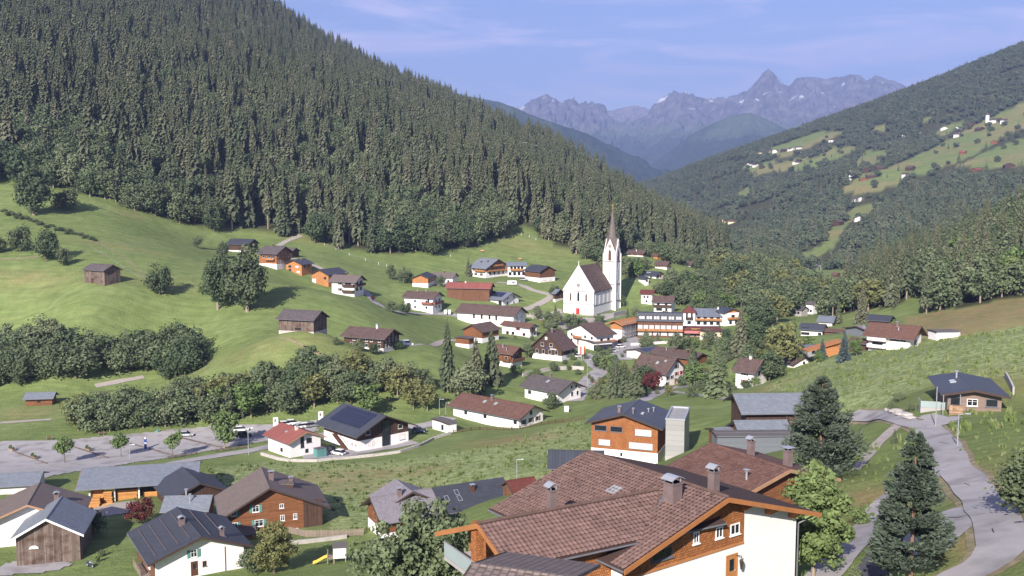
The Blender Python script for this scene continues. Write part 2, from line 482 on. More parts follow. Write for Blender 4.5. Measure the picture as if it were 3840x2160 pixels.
def add_skylight(root, g, fu, fv, w=.8, h=1.2):
    f = MB(); f.box(-w/2,w/2,-h/2,-h/2+.08,0,.14); f.box(-w/2,w/2,h/2-.08,h/2,0,.14); f.box(-w/2,-w/2+.08,-h/2+.08,h/2-.08,0,.14); f.box(w/2-.08,w/2,-h/2+.08,h/2-.08,0,.14)
    o = slope_obj(root, g, 'skylight', f.mesh('skylight', MATS['galvanised']), fu, fv)
    MB().box(-w/2+.07,w/2-.07,-h/2+.07,h/2-.07,.02,.09).build('pane', MATS['glass_clear'], o)
def add_solar(root, g, fu0, fu1, fv0, fv1, nu=2, nv=6):
    W, Ln = g['W'], g['Ln']
    ct = math.cos(math.atan(g['tan']))
    h = abs(fu1-fu0)*W/ct/nu; w = (fv1-fv0)*Ln/nv
    me = MB().box(-w/2+.02,w/2-.02,-h/2+.02,h/2-.02,.05,.11).mesh('solar_panel', MATS['solar_panel'])
    for i in range(nu):
        for j in range(nv):
            slope_obj(root, g, 'solar_panel', me, fu0+(fu1-fu0)*(i+.5)/nu, fv0+(fv1-fv0)*(j+.5)/nv)
def add_snowguards(root, g, fus, fv0, fv1, m='chimney_metal'):
    W, Ln = g['W'], g['Ln']
    for fu in fus:
        me = MB().tube((-(fv1-fv0)*Ln/2,0,.16),((fv1-fv0)*Ln/2,0,.16),.05,.05,5).mesh('snow_guard', MATS[m])
        slope_obj(root, g, 'snow_guard', me, fu, (fv0+fv1)/2)

def roof_parts(root, g, roofm, barge, oe, og, th, gutter=True, name='roof'):
    W, Ln, ap, he, he2, hr = g['W'], g['Ln'], g['ap'], g['he'], g['he2'], g['hr']
    t1 = (hr-he)/(ap*W); t2 = (hr-he2)/((1-ap)*W)
    g['tan'], g['tan2'] = t1, t2
    k1, k2 = th*math.sqrt(1+t1*t1), th*math.sqrt(1+t2*t2)
    F = (lambda u,v,z:(u,v,z)) if g['gable']=='F' else (lambda u,v,z:(v,u,z))
    flip = g['gable'] != 'F'
    g['roofz'] = lambda u: (he + u*t1 + k1) if u < ap*W else (hr - (u-ap*W)*t2 + k2)
    va, vb = -og, Ln+og
    um = ap*W
    b = MB()
    kr = max(k1,k2)
    sec = [(-oe, he-oe*t1), (um, hr), (W+oe, he2-oe*t2), (W+oe, he2-oe*t2+k2), (um, hr+kr), (-oe, he-oe*t1+k1)]
    A = [F(u,va,z) for u,z in sec]; B = [F(u,vb,z) for u,z in sec]
    fs = [(0,1,4,5),(1,2,3,4),(11,10,7,6),(10,9,8,7)]
    for i in range(6): fs.append((i,i+6,(i+1)%6+6,(i+1)%6) if not flip else (i,(i+1)%6,(i+1)%6+6,i+6))
    b.add(A+B, fs)
    r = b.build(name, MATS[roofm], root)
    c = MB(); c.hexa(*[[F(*p) for p in q] for q in ([(um-.18,va-.02,hr+kr-.02),(um+.18,va-.02,hr+kr-.02),(um+.18,vb+.02,hr+kr-.02),(um-.18,vb+.02,hr+kr-.02)],[(um-.06,va-.02,hr+kr+.07),(um+.06,va-.02,hr+kr+.07),(um+.06,vb+.02,hr+kr+.07),(um-.06,vb+.02,hr+kr+.07)])])
    c.build('ridge_cap', MATS[roofm], r)
    if barge:
        d = .24
        for sgn,(ua,za,ub,zb,k) in ((0,(-oe,he-oe*t1,um,hr,k1)),(1,(um,hr,W+oe,he2-oe*t2,k2))):
            q = MB()
            q.hexa([F(ua,va-.05,za-d+k*.5),F(ub,va-.05,zb-d+k*.5),F(ub,va+.02,zb-d+k*.5),F(ua,va+.02,za-d+k*.5)],
                   [F(ua,va-.05,za+k+.03),F(ub,va-.05,zb+k+.03),F(ub,va+.02,zb+k+.03),F(ua,va+.02,za+k+.03)])
            q.build('bargeboard', MATS[barge], r)
    if gutter:
        q = MB(); z = he-oe*t1
        q.tube(F(-oe-.06,va,z+.03),F(-oe-.06,vb,z+.03),.07,.07,6)
        q.build('gutter', MATS['lead_grey'], r)
    return r
def wall_uz(g, wall, x, y):        # where the ray through a pixel meets a wall: distance along it and height
    a = g['a']; n = Vector((math.sin(a),-math.cos(a),0)) if wall=='F' else Vector((-math.cos(a),-math.sin(a),0))
    t = Vector((math.cos(a),math.sin(a),0)) if wall=='F' else Vector((-math.sin(a),math.cos(a),0))
    d = ray(x,y); c = Vector((0,0,CAM_Z))
    p = c + d*((g['P0']-c).dot(n)/d.dot(n))
    return (p-g['P0']).dot(t), p.z-g['P0'].z
def house(name, label, px, z, a, L, R, eave, pitch, gable='F', roof='roof_brown', wall='white_plaster', base=None, wins=(), doors=(), chims=(), balc=(), barge='bargeboard_dark', oe=.8, og=.9, ap=.5, th=.16, cat='house', group=None, sky_=(), solar=None, gutter=True, he2=0.0, fdepth=2.5, gwall=None, ctrl=True):
    P0 = px.copy() if isinstance(px, Vector) else at_z(px[0], px[1], z)
    if isinstance(a, tuple):        # turn the house until the wall seen between the two pixels has this length
        want, key = a[1], (R if a[0]=='R' else L)[1]; best = None
        for t_ in range(20, 86):
            d_ = (math.cos(R_(t_)),math.sin(R_(t_))) if a[0]=='R' else (-math.sin(R_(t_)),math.cos(R_(t_)))
            e_ = abs(abs(solve_len(P0,d_,key))-want)
            if best is None or e_ < best[0]: best = (e_, t_)
        a = best[1]
    ar = R_(a); dr = (math.cos(ar), math.sin(ar)); dl = (-math.sin(ar), math.cos(ar))
    if isinstance(L, tuple): L = abs(solve_len(P0, dl, L[1]))
    if isinstance(R, tuple): R = abs(solve_len(P0, dr, R[1]))
    he = (CAM_Z - P0.y*ratio(eave[1]) - z) if isinstance(eave, tuple) else eave
    root = empty(name, P0, ar, label, cat, group)
    W, Ln = (R, L) if gable=='F' else (L, R)
    hr = he + ap*W*math.tan(R_(pitch))
    g = dict(L=L, R=R, W=W, Ln=Ln, ap=ap, he=he, he2=he+he2, hr=hr, gable=gable, off={}, root=root, P0=P0, a=ar, far=P0.y>230, name=label)
    F = (lambda u,v,zz:(u,v,zz)) if gable=='F' else (lambda u,v,zz:(v,u,zz))
    hb = base[0] if base else -fdepth
    if base:
        MB().box(-.04,R+.04,-.04,L+.04,-fdepth,hb).build('base_wall', MATS[base[1]], root)
    b = MB()
    bot = [F(0,0,hb),F(W,0,hb),F(W,Ln,hb),F(0,Ln,hb)]
    sec = [(0,he),(ap*W,hr),(W,he+he2)]
    vs = bot + [F(u,0,zz) for u,zz in sec] + [F(u,Ln,zz) for u,zz in sec]
    fs = [(0,1,6,5,4),(3,7,8,9,2)[::1],(0,4,7,3),(1,2,9,6),(4,5,8,7),(5,6,9,8),(0,3,2,1)]
    if gable != 'F': fs = [f[::-1] for f in fs]
    b.add(vs, fs)
    b.build('wall', MATS[wall], root)
    if gwall:                       # gable triangle in a second material
        q = MB(); q.hexa([F(0,-.05,gwall[0]),F(W,-.05,gwall[0]),F(W,.02,gwall[0]),F(0,.02,gwall[0])],[F(0,-.05,he),F(W,-.05,he+he2),F(W,.02,he+he2),F(0,.02,he)])
        q.prism([F(0,-.05,he),F(W,-.05,he+he2),F(ap*W,-.05,hr)], (0,.07,0) if gable=='F' else (.07,0,0))
        q.build('gable_cladding', MATS[gwall[1]], root); g['off'][gable] = .05
    if roof: roof_parts(root, g, roof, barge, oe, og, th, gutter)
    for wd in wins:
        wl, us, zz, w, h, st = wd[:6]
        ln = R if wl=='F' else L
        for u in us: add_window(root, g, wl, u*ln, zz, w, h, st, sill=(st!='s'))
    for wl,u,zz,w,h,m in doors: add_door(root, g, wl, u*(R if wl=='F' else L), zz, w, h, m)
    for c in chims: add_chimney(root, g, *c)
    for wl,u0,u1,zz,dep,m in balc:
        ln = R if wl=='F' else L
        add_balcony(root, g, wl, u0*ln, u1*ln, zz, dep, m)
    for s in sky_: add_skylight(root, g, *s)
    if solar: add_solar(root, g, *solar)
    root.matrix_basis = Matrix.Translation(P0) @ Matrix.Rotation(ar,4,'Z')
    c = root.matrix_basis @ Vector((R/2, L/2, 0))
    HOUSES.append((c.x, c.y, .5*math.hypot(L,R)+1.0))
    if ctrl:
        for q in ((0,0),(R,0),(0,L)):
            w = root.matrix_basis @ Vector((q[0],q[1],0)); CTRL.append((w.x,w.y,z))
    ALLG.append(g)
    return g
# ---------------------------------------------------------------- buildings (pixel of the nearest ground corner, ground height, turn, sizes)
X = lambda v: ('x', v)
Y_ = lambda v: ('y', v)
G = {}
row = lambda n, a=.12, b=.88: [a+(b-a)*i/(n-1) for i in range(n)] if n > 1 else [.5*(a+b)]

# --- slope meadow on the left
G['barn_l'] = house('hay_barn','small weathered grey hay barn alone in the upper left meadow',(393,1067),33,('R',7),X(318),X(453),Y_(1014),27,'F','roof_old','grey_boards',doors=[('L',.6,.1,1.6,1.9,'brown_paint')],cat='barn',oe=.7,og=.6)
G['barn_m'] = house('hay_barn','long weathered hay barn with sagging dark roof below the big linden',(1177,1251),22,('R',8.5),X(1046),X(1226),Y_(1198),27,'F','roof_old','grey_boards',base=(.5,'pale_stone'),wins=[('L',[.45],.9,2.2,.7,'s')],cat='barn',oe=.9,og=.7)
G['farm'] = house('farmhouse','dark timber farmhouse with white framed windows above the riverside wood',(1438,1317),15,('R',10),X(1290),X(1497),Y_(1268),24,'F','roof_brown','dark_log',base=(.9,'old_plaster'),
   wins=[('L',[.1,.3,.42,.62,.74],2.9,.9,1.1,'w'),('L',[.1,.42,.62,.8],.95,1.0,1.15,'w'),('F',[.16,.36,.6,.8],2.9,.85,1.05,'w'),('F',[.16,.36,.6,.8],1.05,.85,1.1,'w'),('F',[.4,.6],4.7,.7,.8,'w')],chims=[(.5,.35,.8,1.5,'white','flat')],oe=1.0,og=1.2)
G['barn_t'] = house('barn','dark barn with blue-grey roof at the top of the hamlet',(932,945),36,('R',9),X(853),X(967),Y_(915),26,'F','roof_anthracite','dark_boards',base=(.8,'old_plaster'),cat='barn')
G['wood1'] = house('timber_house','two storey orange timber house with grey roof beside the dark barn',(1038,999),32,('R',11),X(974),X(1091),Y_(949),27,'F','roof_old','larch_shingle',base=(1.2,'white_plaster'),
   wins=[('L',[.2,.42,.75],3.9,1.1,1.1,'wb'),('F',[.14,.3,.48,.64,.84],4.2,.75,1.2,'w'),('F',[.14,.3,.48,.64,.84],1.7,.75,1.2,'w'),('F',[.36,.6],6.6,.8,1.2,'w')],balc=[('L',.1,.6,2.9,1.2,'larch_boards')],chims=[(.5,.6,.6,1.0,'brown','flat')],oe=1.2,og=1.3)
G['shed1'] = house('barn','small dark barn tucked behind the orange timber house',(1093,966),34,('R',6),6.0,X(1121),3.2,27,'F','roof_old','dark_boards',cat='barn')
G['wood2'] = house('timber_house','new orange timber house with anthracite roof and terrace',(1132,1030),28,('L',9.5),X(1073),X(1170),Y_(990),21,'L','roof_seam','larch_plain',
   wins=[('L',[.3],3.2,1.8,.9,'blind'),('L',[.75],3.2,1.6,1.0,'d'),('L',[.22],.6,1.7,1.0,'blind'),('L',[.75],.5,1.4,1.9,'d'),('F',[.3,.7],3.2,.9,1.0,'d')],chims=[(.35,.5,.6,.9,'metal','flat')],oe=1.0,og=1.0)
G['wood3'] = house('barn','orange boarded barn with anthracite roof between the timber houses',(1232,1069),24,('L',10.5),X(1169),X(1300),Y_(1030),22,'L','roof_anthracite','larch_boards',
   wins=[('L',[.85],.1,2.2,2.3,'blind'),('L',[.2],2.6,1.3,1.0,'s')],cat='barn')
G['white3'] = house('house','three storey white house with brown balconies below the orange barn',(1329,1112),20,('R',9.5),X(1245),X(1363),Y_(1055),25,'F','roof_taupe','white_plaster',base=(1.8,'old_plaster'),
   wins=[('L',[.62],5.2,1.0,1.2,'wb'),('L',[.62],2.4,1.0,1.2,'wb'),('L',[.2,.34],5.1,1.5,1.6,'w'),('F',[.3,.72],5.1,2.4,1.6,'d'),('F',[.3,.72],2.3,2.4,1.5,'d')],balc=[('F',0,1,4.6,1.3,'dark_boards'),('L',0,.5,4.6,1.2,'dark_boards'),('L',0,.5,1.9,1.2,'dark_boards')],chims=[(.5,.55,.7,1.0,'brown','flat')],oe=1.2,og=1.6)
G['gar_a'] = house('garage_annex','small orange boarded annex with dark roof and white base',(1605,1076),20,('L',8),X(1547),X(1630),Y_(1042),22,'L','roof_anthracite','larch_boards',base=(1.8,'white_plaster'),wins=[('L',[.65],.4,.9,.7,'s')],cat='house')
G['gar_b'] = house('house','low house with wide grey roof behind the orange annex',(1697,1067),20,('R',8),X(1620),X(1714),Y_(1040),25,'F','roof_taupe','white_plaster',wins=[('L',[.2,.6],1.0,1.2,1.2,'w')],chims=[(.5,.5,.7,1.0,'brown','flat')])
G['redbarn'] = house('barn','long brown barn with dull red roof above the solar house',(1835,1110),17,('R',9),X(1676),X(1849),Y_(1081),26,'F','roof_red','brown_boards',chims=[(.45,.6,.6,.9,'white','flat')],cat='barn')
G['white12'] = house('house','white house with brown roof and red balcony in the middle meadow',(1623,1169),12,('R',9.5),X(1517),X(1657),Y_(1117),24,'F','roof_brown','white_plaster',
   wins=[('L',[.22,.62],4.0,1.0,1.1,'w'),('L',[.22,.62],1.2,1.0,1.1,'w'),('F',[.35,.7],4.0,1.2,1.4,'w'),('F',[.35,.7],1.0,1.2,1.4,'w'),('L',[.15],3.7,1.0,2.0,'w')],balc=[('L',0,.36,3.4,1.1,'roof_red'),('F',0,1,3.4,1.2,'roof_red')],chims=[(.5,.4,.5,.8,'steel','flat'),(.5,.7,.5,.8,'steel','flat')],oe=1.0,og=1.3)
G['solar'] = house('house','white house whose grey roof carries solar panels',(1884,1152),12,52,X(1781),X(1945),Y_(1122),22,'F','roof_bluegrey','white_plaster',wins=[('L',[.5],.4,1.6,2.6,'s'),('F',[.3,.7],.8,1.0,1.3,'w'),('F',[.3,.7],3.6,1.0,1.3,'w'),('L',[.08],.3,1.8,2.6,'s')],solar=(.12,.45,.1,.9,2,7),oe=1.2,og=1.5)
G['chalet'] = house('chalet','large chalet with orange balconies and flower boxes below the cow pasture',(1821,1041),21,47,X(1769),X(1902),Y_(1004),26,'F','roof_slate','white_plaster',gwall=(3.2,'larch_boards'),
   wins=[('F',row(5),3.9,1.1,1.5,'w'),('F',row(4,.2,.8),1.2,1.3,1.5,'w'),('F',[.4,.6],6.4,1.0,1.3,'w'),('L',[.2,.5,.8],3.2,1.1,1.3,'wb'),('L',[.3,.7],.8,1.0,1.2,'wb')],balc=[('F',.04,.96,3.1,1.3,'larch_boards'),('F',.25,.75,5.8,1.2,'larch_boards'),('L',0,.7,3.1,1.2,'larch_boards')],chims=[(.3,.3,.6,1,'brown','flat'),(.25,.7,.6,1,'brown','flat')],oe=1.4,og=1.8)
G['chalet2'] = house('chalet_annex','chalet annex with orange balcony and round arches beside the large chalet',(1905,1037),21,4,9,X(1971),Y_(996),18,'L','roof_slate','white_plaster',wins=[('F',row(4,.2,.8),3.9,1.3,1.5,'o'),('F',row(4),.6,1.4,1.7,'s')],balc=[('F',.14,.86,3.3,1.3,'larch_boards')],cat='chalet')
G['stable'] = house('barn','brown boarded stable with dark roof right of the chalets',(2024,1058),20,('R',11),X(1968),X(2081),Y_(1018),24,'F','roof_anthracite','brown_boards',base=(2.2,'white_plaster'),cat='barn',wins=[('F',[.3,.7],.6,1.6,.8,'o')])
G['cott'] = house('cottage','small timber cottage with solar roof beside the church front',(2082,1129),13,50,X(2074),X(2112),Y_(1100),26,'F','roof_bluegrey','dark_log',base=(1.0,'old_plaster'),wins=[('F',[.3,.7],1.4,1.0,1.1,'o'),('F',[.3,.7],3.6,1.0,1.1,'o')],cat='house')

# --- village centre
G['hall'] = house('parish_hall','long white hall with two-tone brown roof left of the church yard',(1925,1222),7,('R',12),X(1716),X(1969),Y_(1182),27,'F','roof_brown','white_plaster',wins=[('L',[.42,.56,.7],2.3,.9,1.9,'b'),('L',[.3],2.0,.9,2.1,'b'),('F',[.3,.7],2.6,.9,1.2,'w')],oe=.9,og=1.4)
G['w15'] = house('house','white house with worn brown roof beside the red van',(1986,1266),5,50,X(1883),X(2013),Y_(1228),25,'F','roof_rust','white_plaster',wins=[('L',[.42],2.6,1.4,1.2,'wr'),('L',[.2,.6,.8],.5,1.4,1.1,'b'),('F',[.3,.7],.7,1.0,1.3,'w'),('F',[.4,.65],3.0,.9,1.2,'w')],chims=[(.5,.5,.5,.8,'steel','flat')],balc=[('F',.05,.5,2.6,1.0,'dark_boards')])
G['h16'] = house('house','reddish timber house half hidden behind two tall spruces',(1808,1284),7,('L',10),X(1738),X(1870),Y_(1243),25,'L','roof_brown','brown_log',base=(1.6,'white_plaster'))
G['gar16'] = house('garage','small white garage with flat dark roof below the reddish timber house',(1759,1306),6,('L',6.5),X(1709),X(1778),Y_(1270),3,'L','roof_flat','brown_log',base=(1.5,'white_plaster'),cat='garage',oe=.5,og=.5)
G['h17'] = house('chalet','brown chalet with carved balcony beside the tall spruces',(1916,1379),5,50,X(1846),X(1957),Y_(1324),30,'F','roof_rust','brown_log',base=(1.9,'white_plaster'),wins=[('L',[.25],2.6,1.1,1.2,'w'),('F',[.25,.6],2.6,.9,1.6,'w'),('F',[.3,.7],.3,1.4,1.3,'d'),('F',[.5],4.9,.9,1.1,'w')],balc=[('F',-.05,1.05,2.2,1.2,'brown_boards'),('L',0,.4,2.2,1.0,'brown_boards')],chims=[(.3,.6,.5,1.0,'steel','flat'),(.12,.3,.4,.8,'steel','flat')],oe=1.0,og=1.7)
G['office'] = house('village_office','steep roofed dark shingle house with white windows and flags in front',(2106,1355),4,58,X(1997),X(2152),Y_(1306),41,'L','roof_brown','dark_boards',base=(2.0,'white_plaster'),
   wins=[('L',row(4,.18,.84),2.3,1.05,1.45,'w'),('L',[.36,.66],5.2,1.2,1.2,'w'),('L',[.53],7.7,1.0,1.1,'blind'),('F',[.75],2.5,1.2,1.4,'w'),('L',[.3,.5],.2,1.2,.8,'s')],chims=[(.45,.3,.8,1.4,'metal','flat')],oe=1.2,og=.9)
G['h19'] = house('house','white and dark timber house with black roof above the river road',(2091,1514),3,('R',11),X(1968),X(2177),Y_(1466),23,'F','roof_old','white_plaster',gwall=None,
   wins=[('L',[.1],1.6,1.1,1.2,'w'),('L',[.85],1.3,1.3,1.2,'w'),('F',[.62,.86],1.3,1.0,1.3,'w'),('F',[.6,.8],3.8,.8,.9,'w')],chims=[(.5,.55,.7,1.3,'metal','flat')],sky_=[(.3,.5,.9,1.4)],oe=1.3,og=1.7)
G['h20'] = house('house','long white house with rust brown roof beside the road',(1945,1606),2,('R',11),X(1700),X(2036),Y_(1563),23,'F','roof_rust','white_plaster',wins=[('L',[.05,.5,.8],.9,1.2,1.2,'w'),('F',[.2,.5,.78],.7,1.0,1.2,'wb'),('F',[.5],3.0,1.0,1.0,'b')],chims=[(.42,.55,.8,1.5,'metal','flat')],sky_=[(.3,.62,1.0,1.2),(.3,.45,1.0,1.2)],oe=1.3,og=1.5)
G['terr20'] = house('terrace_annex','low white annex with flat roof terrace left of the long white house',(1680,1625),2,38,X(1622),X(1712),Y_(1590),2,'L','roof_flat','white_plaster',wins=[('L',[.35],.5,1.0,1.3,'b')],cat='annex',oe=.3,og=.3)
G['black'] = house('chalet','large black roofed chalet with dark timber upper floor over white ground floor',(1342,1696),1,42,X(1216),X(1531),Y_(1623),25,'F','roof_seam','dark_boards',base=(2.9,'white_plaster'),
   wins=[('L',[.72],1.4,1.5,1.2,'s'),('F',[.22],1.0,.55,.95,'s'),('F',[.30],1.0,.55,.95,'s'),('F',[.88],.9,1.6,1.3,'b'),('F',[.2,.84],4.1,1.3,1.1,'w')],doors=[('L',.16,0,1.0,2.4,'brown_paint'),('L',.05,0,1.0,2.3,'brown_paint')],solar=(.07,.44,.06,.95,2,11),oe=1.7,og=2.2,ap=.47)
G['red'] = house('house','white house with bright red metal roof beside the parking lot',(1088,1720),1.5,42,X(1007),X(1203),Y_(1655),22,'F','roof_red','white_plaster',wins=[('L',[.38],1.0,1.1,.9,'b'),('F',[.62],3.2,1.4,1.1,'b'),('F',[.40],2.2,.9,2.6,'b'),('F',[.54],.8,.8,.8,'b')],chims=[(.44,.3,.8,1.1,'white','flat')],sky_=[(.25,.5,.8,.6)],oe=1.2,og=1.1,barge='bargeboard_wood')
G['scaf'] = house('new_building','new building under scaffolding with bright orange board roof',(2331,1277),4,52,X(2289),X(2392),Y_(1214),20,'L','larch_boards','concrete',gwall=(4.6,'larch_plain'),base=(4.6,'white_plaster'),cat='building',oe=1.6,og=1.8,barge='larch_plain',gutter=False)
G['hotel'] = house('hotel','long dark mansard hotel wing with rows of white balcony windows',(2390,1262),5,-8,14,X(2561),Y_(1205),4,'L','roof_flat','brown_boards',
   wins=[('F',row(8,.06,.94),3.5,1.8,1.5,'blind'),('F',row(6,.08,.92),.6,2.4,1.6,'blind')],balc=[('F',.0,1,2.6,1.2,'larch_boards')],cat='hotel',oe=.3,og=.3)
G['hotel_tower'] = house('hotel_stair_tower','white hotel tower with red pyramid roof between two wings',(2562,1222),5.5,-10,6,X(2606),Y_(1172),1,'L',None,'white_plaster',wins=[('F',[.3,.72],3.6,.8,2.2,'s'),('F',[.5],.8,1.6,1.5,'w')],balc=[('F',.2,.82,3.2,.9,'slate_text')],cat='hotel')
G['hotel_r'] = house('hotel_wing','white hotel wing with grey roof and orange balcony right of the tower',(2608,1222),5.5,-8,12,X(2704),Y_(1184),24,'L','roof_bluegrey','white_plaster',wins=[('F',row(4),3.2,1.5,1.5,'w'),('F',row(4),.5,1.6,1.5,'w')],balc=[('F',0,1,2.7,1.3,'larch_boards')],chims=[(.45,.9,.8,1.2,'white','flat')],cat='hotel')
G['hotel_o'] = house('hotel_annex','white hotel annex with orange gable and dark roof at its far end',(2715,1222),6,20,8,X(2775),Y_(1172),20,'F','roof_anthracite','white_plaster',gwall=(6.0,'larch_plain'),wins=[('F',[.55],3.2,1.6,1.6,'s'),('F',[.4,.75],.6,1.2,1.5,'s')],balc=[('F',.2,.9,2.9,1.0,'larch_boards')],cat='hotel')
G['bistro'] = house('restaurant','low hotel restaurant with red fascia and striped pink awning',(2500,1263),4.6,-6,8,X(2690),Y_(1232),2,'L','roof_copperred','brown_boards',wins=[('F',row(7),.5,1.6,1.9,'w')],cat='restaurant',oe=.8,og=.6)
G['round_y'] = house('restaurant_annex','cream yellow annex with curved wall at the restaurant corner',(2655,1283),4,24,6,X(2712),Y_(1243),2,'L','roof_copperred','cream_plaster',base=(1.6,'white_plaster'),wins=[('F',[.5],2.2,1.2,1.2,'w')],cat='restaurant')
G['inn18'] = house('inn','white inn with red flower balcony and dark solar roof across from the office',(2236,1308),4,35,X(2128),X(2300),Y_(1256),20,'L','roof_brown','white_plaster',wins=[('L',[.15,.38],3.4,1.2,1.2,'w'),('L',[.15,.38,.85],.8,1.2,1.4,'w'),('L',[.85],3.4,1.2,1.2,'w'),('F',[.3,.7],2.6,1.4,1.3,'w')],doors=[('L',.62,.1,1.3,2.2,'larch_plain')],balc=[('L',.5,.75,3.0,1.1,'beam_orange'),('F',0,1,2.2,1.2,'beam_orange')],oe=1.4,og=1.3,cat='inn')
G['inn_gar'] = house('garage','white garage row with blue-grey doors below the inn',(2228,1317),3.5,24,X(2168),X(2295),Y_(1288),2,'L','roof_flat','white_plaster',wins=[('F',row(4,.14,.86),.2,2.4,2.1,'d')],cat='garage',oe=.3,og=.3)
G['r25a'] = house('house','broad brown roofed house with two red chimneys behind the white gable',(2600,1368),5,42,X(2446),X(2650),Y_(1344),20,'F','roof_brown','brown_log',chims=[(.4,.55,.8,1.2,'brown','flat'),(.35,.25,.8,1.2,'brown','flat'),(.3,.75,.5,1.0,'steel','flat')],oe=1.2,og=1.2)
G['r25c'] = house('workshop','low flat workshop roofed with dark solar panels below the hotel terrace',(2420,1352),4.5,38,X(2350),X(2500),Y_(1325),9,'L','roof_flat','old_plaster',solar=(.1,.46,.08,.92,3,7),oe=.4,og=.4,cat='workshop')
G['r25b'] = house('house','tall white gabled house with wooden shutters and sweeping brown roof',(2495,1452),4,48,X(2377),X(2562),Y_(1396),36,'F','roof_brown','white_plaster',wins=[('F',[.62],5.4,1.0,1.2,'wb'),('F',[.62,.9],2.9,1.0,1.2,'wr'),('F',[.14,.36],2.2,.8,1.1,'wb'),('F',[.1,.75],.3,.9,1.1,'wb')],doors=[('F',.55,0,1.0,2.1,'larch_plain')],sky_=[(.25,.4,.9,1.2),(.35,.2,.8,.8)],oe=1.1,og=1.0)
G['w26'] = house('house','white cubic house with red shutters beside the tall green conifer',(2825,1458),7,52,X(2758),X(2874),Y_(1394),31,'F','roof_brown','white_plaster',wins=[('L',[.5],3.9,1.1,1.3,'wb'),('L',[.5],1.1,1.1,1.3,'wr'),('F',[.45],3.4,1.2,1.6,'wb')],chims=[(.5,.55,.9,.9,'white','flat')],oe=1.0,og=1.0)

# --- houses behind the meadow crest on the right
G['w27'] = house('chalet','big brown roofed white chalet with orange gable on the meadow crest',(3411,1318),22,('R',10),X(3256),X(3453),Y_(1266),29,'F','roof_rust','white_plaster',gwall=(4.0,'larch_plain'),wins=[('L',[.2,.38],2.6,1.2,1.2,'wb'),('L',[.78],2.6,2.6,1.3,'s'),('L',[.78],.3,2.8,1.4,'s'),('F',[.5],1.2,1.2,1.5,'wb')],balc=[('L',.55,1.0,2.3,1.3,'white_plaster'),('L',.55,1.0,.2,1.3,'white_plaster')],chims=[(.42,.42,.7,1.3,'metal','flat'),(.25,.35,.5,.8,'steel','flat')],oe=1.3,og=1.6)
G['w28'] = house('house','white house with dark metal roof and stacked balconies by the valley trees',(3083,1262),12,('R',7),X(3003),X(3095),Y_(1235),22,'F','roof_seam','white_plaster',wins=[('L',[.12],.4,1.3,1.0,'w'),('L',[.7,.88],2.0,1.6,1.2,'s'),('L',[.7,.88],.2,1.6,1.0,'s')],oe=1.2,og=.8)
G['w28b'] = house('house','blue-grey metal roofed house behind the dark roofed white one',(3120,1225),12,('R',7),X(3070),X(3132),Y_(1206),24,'F','roof_bluegrey','old_plaster')
G['w28c'] = house('shed','low shed with pale pink roof between the valley houses',(3155,1258),13,('R',5),X(3092),X(3168),Y_(1245),12,'F','roof_rust','brown_boards',cat='shed')
G['g31'] = house('garage','blue-grey garage hall with pale metal roof beside the big chalet',(3262,1266),18,30,X(3170),X(3275),Y_(1243),12,'L','roof_lilac','garage_slat',cat='garage',chims=[(.3,.4,.5,.8,'steel','flat')])
G['g31b'] = house('house','dark roofed house just below the forest behind the big chalet',(3330,1215),18,('R',7),X(3258),X(3348),Y_(1203),22,'F','roof_anthracite','dark_boards')
G['m29'] = house('house','modern orange clad house with tilted single roof among spruces',(3076,1356),15,10,X(3060),X(3150),Y_(1298),2,'L',None,'larch_plain',wins=[('F',[.25],.2,1.6,1.6,'d')])
G['m29b'] = house('house_wing','pale blue-grey house wing beside the modern orange house',(3028,1345),14,8,7,X(3078),Y_(1305),2,'L','roof_bluegrey','grey_cladding',wins=[('F',[.45],1.6,1.2,1.0,'d')],cat='house')
G['g30'] = house('house','white gabled cottage half sunk behind the meadow edge',(2977,1378),12,16,7,X(3052),Y_(1365),29,'F','roof_brown','white_plaster',wins=[('F',[.5],.8,.9,.9,'w')],oe=.6,og=.6)
G['dark27'] = house('shed','dark low shed left of the big chalet on the crest',(3245,1325),20,44,X(3185),X(3275),Y_(1288),18,'F','roof_brown','dark_boards',cat='shed')
G['flat34'] = house('garage','flat white garage by the brown hay field on the right',(3512,1268),25,6,5,X(3600),Y_(1246),2,'L','roof_flat','white_plaster',cat='garage',oe=.2,og=.2)

# --- houses among the trees behind the church
G['b32a'] = house('house','brown roofed hillside house below the forest behind the church spire',(2411,961),28,('R',7),X(2354),X(2425),Y_(950),24,'F','roof_brown','brown_log',base=(.3,'white_plaster'),wins=[('L',[.3,.7],.6,1.1,1.1,'w')],chims=[(.3,.5,.6,.9,'white','flat')])
G['b32h'] = house('hut','tiny orange timber hut on the slope behind the church',(2466,971),27,40,X(2450),X(2480),2.2,26,'F','roof_rust','larch_plain',cat='hut')
G['b32b'] = house('house','orange timber house with brown roof and white plinth behind the church',(2500,1007),23,('R',7),X(2457),X(2513),Y_(993),26,'F','roof_brown','larch_boards',base=(.5,'white_plaster'),wins=[('L',row(4),.7,.8,1.0,'w')])
G['b32c'] = house('house','white house with dark blue roof and small front gable behind the church tower',(2459,1046),20,50,X(2400),X(2486),Y_(1033),24,'F','roof_anthracite','white_plaster',wins=[('F',[.3,.7],.6,.9,1.2,'wr'),('L',[.3],.4,1.0,1.0,'b')],sky_=[(.3,.6,3.0,.8)])
G['b32c2'] = house('house','small white gabled cottage in front of the dark blue roofed house',(2420,1062),19,30,6,X(2432),Y_(1044),30,'F','roof_anthracite','white_plaster',wins=[('F',[.5],.7,.9,1.0,'b')])
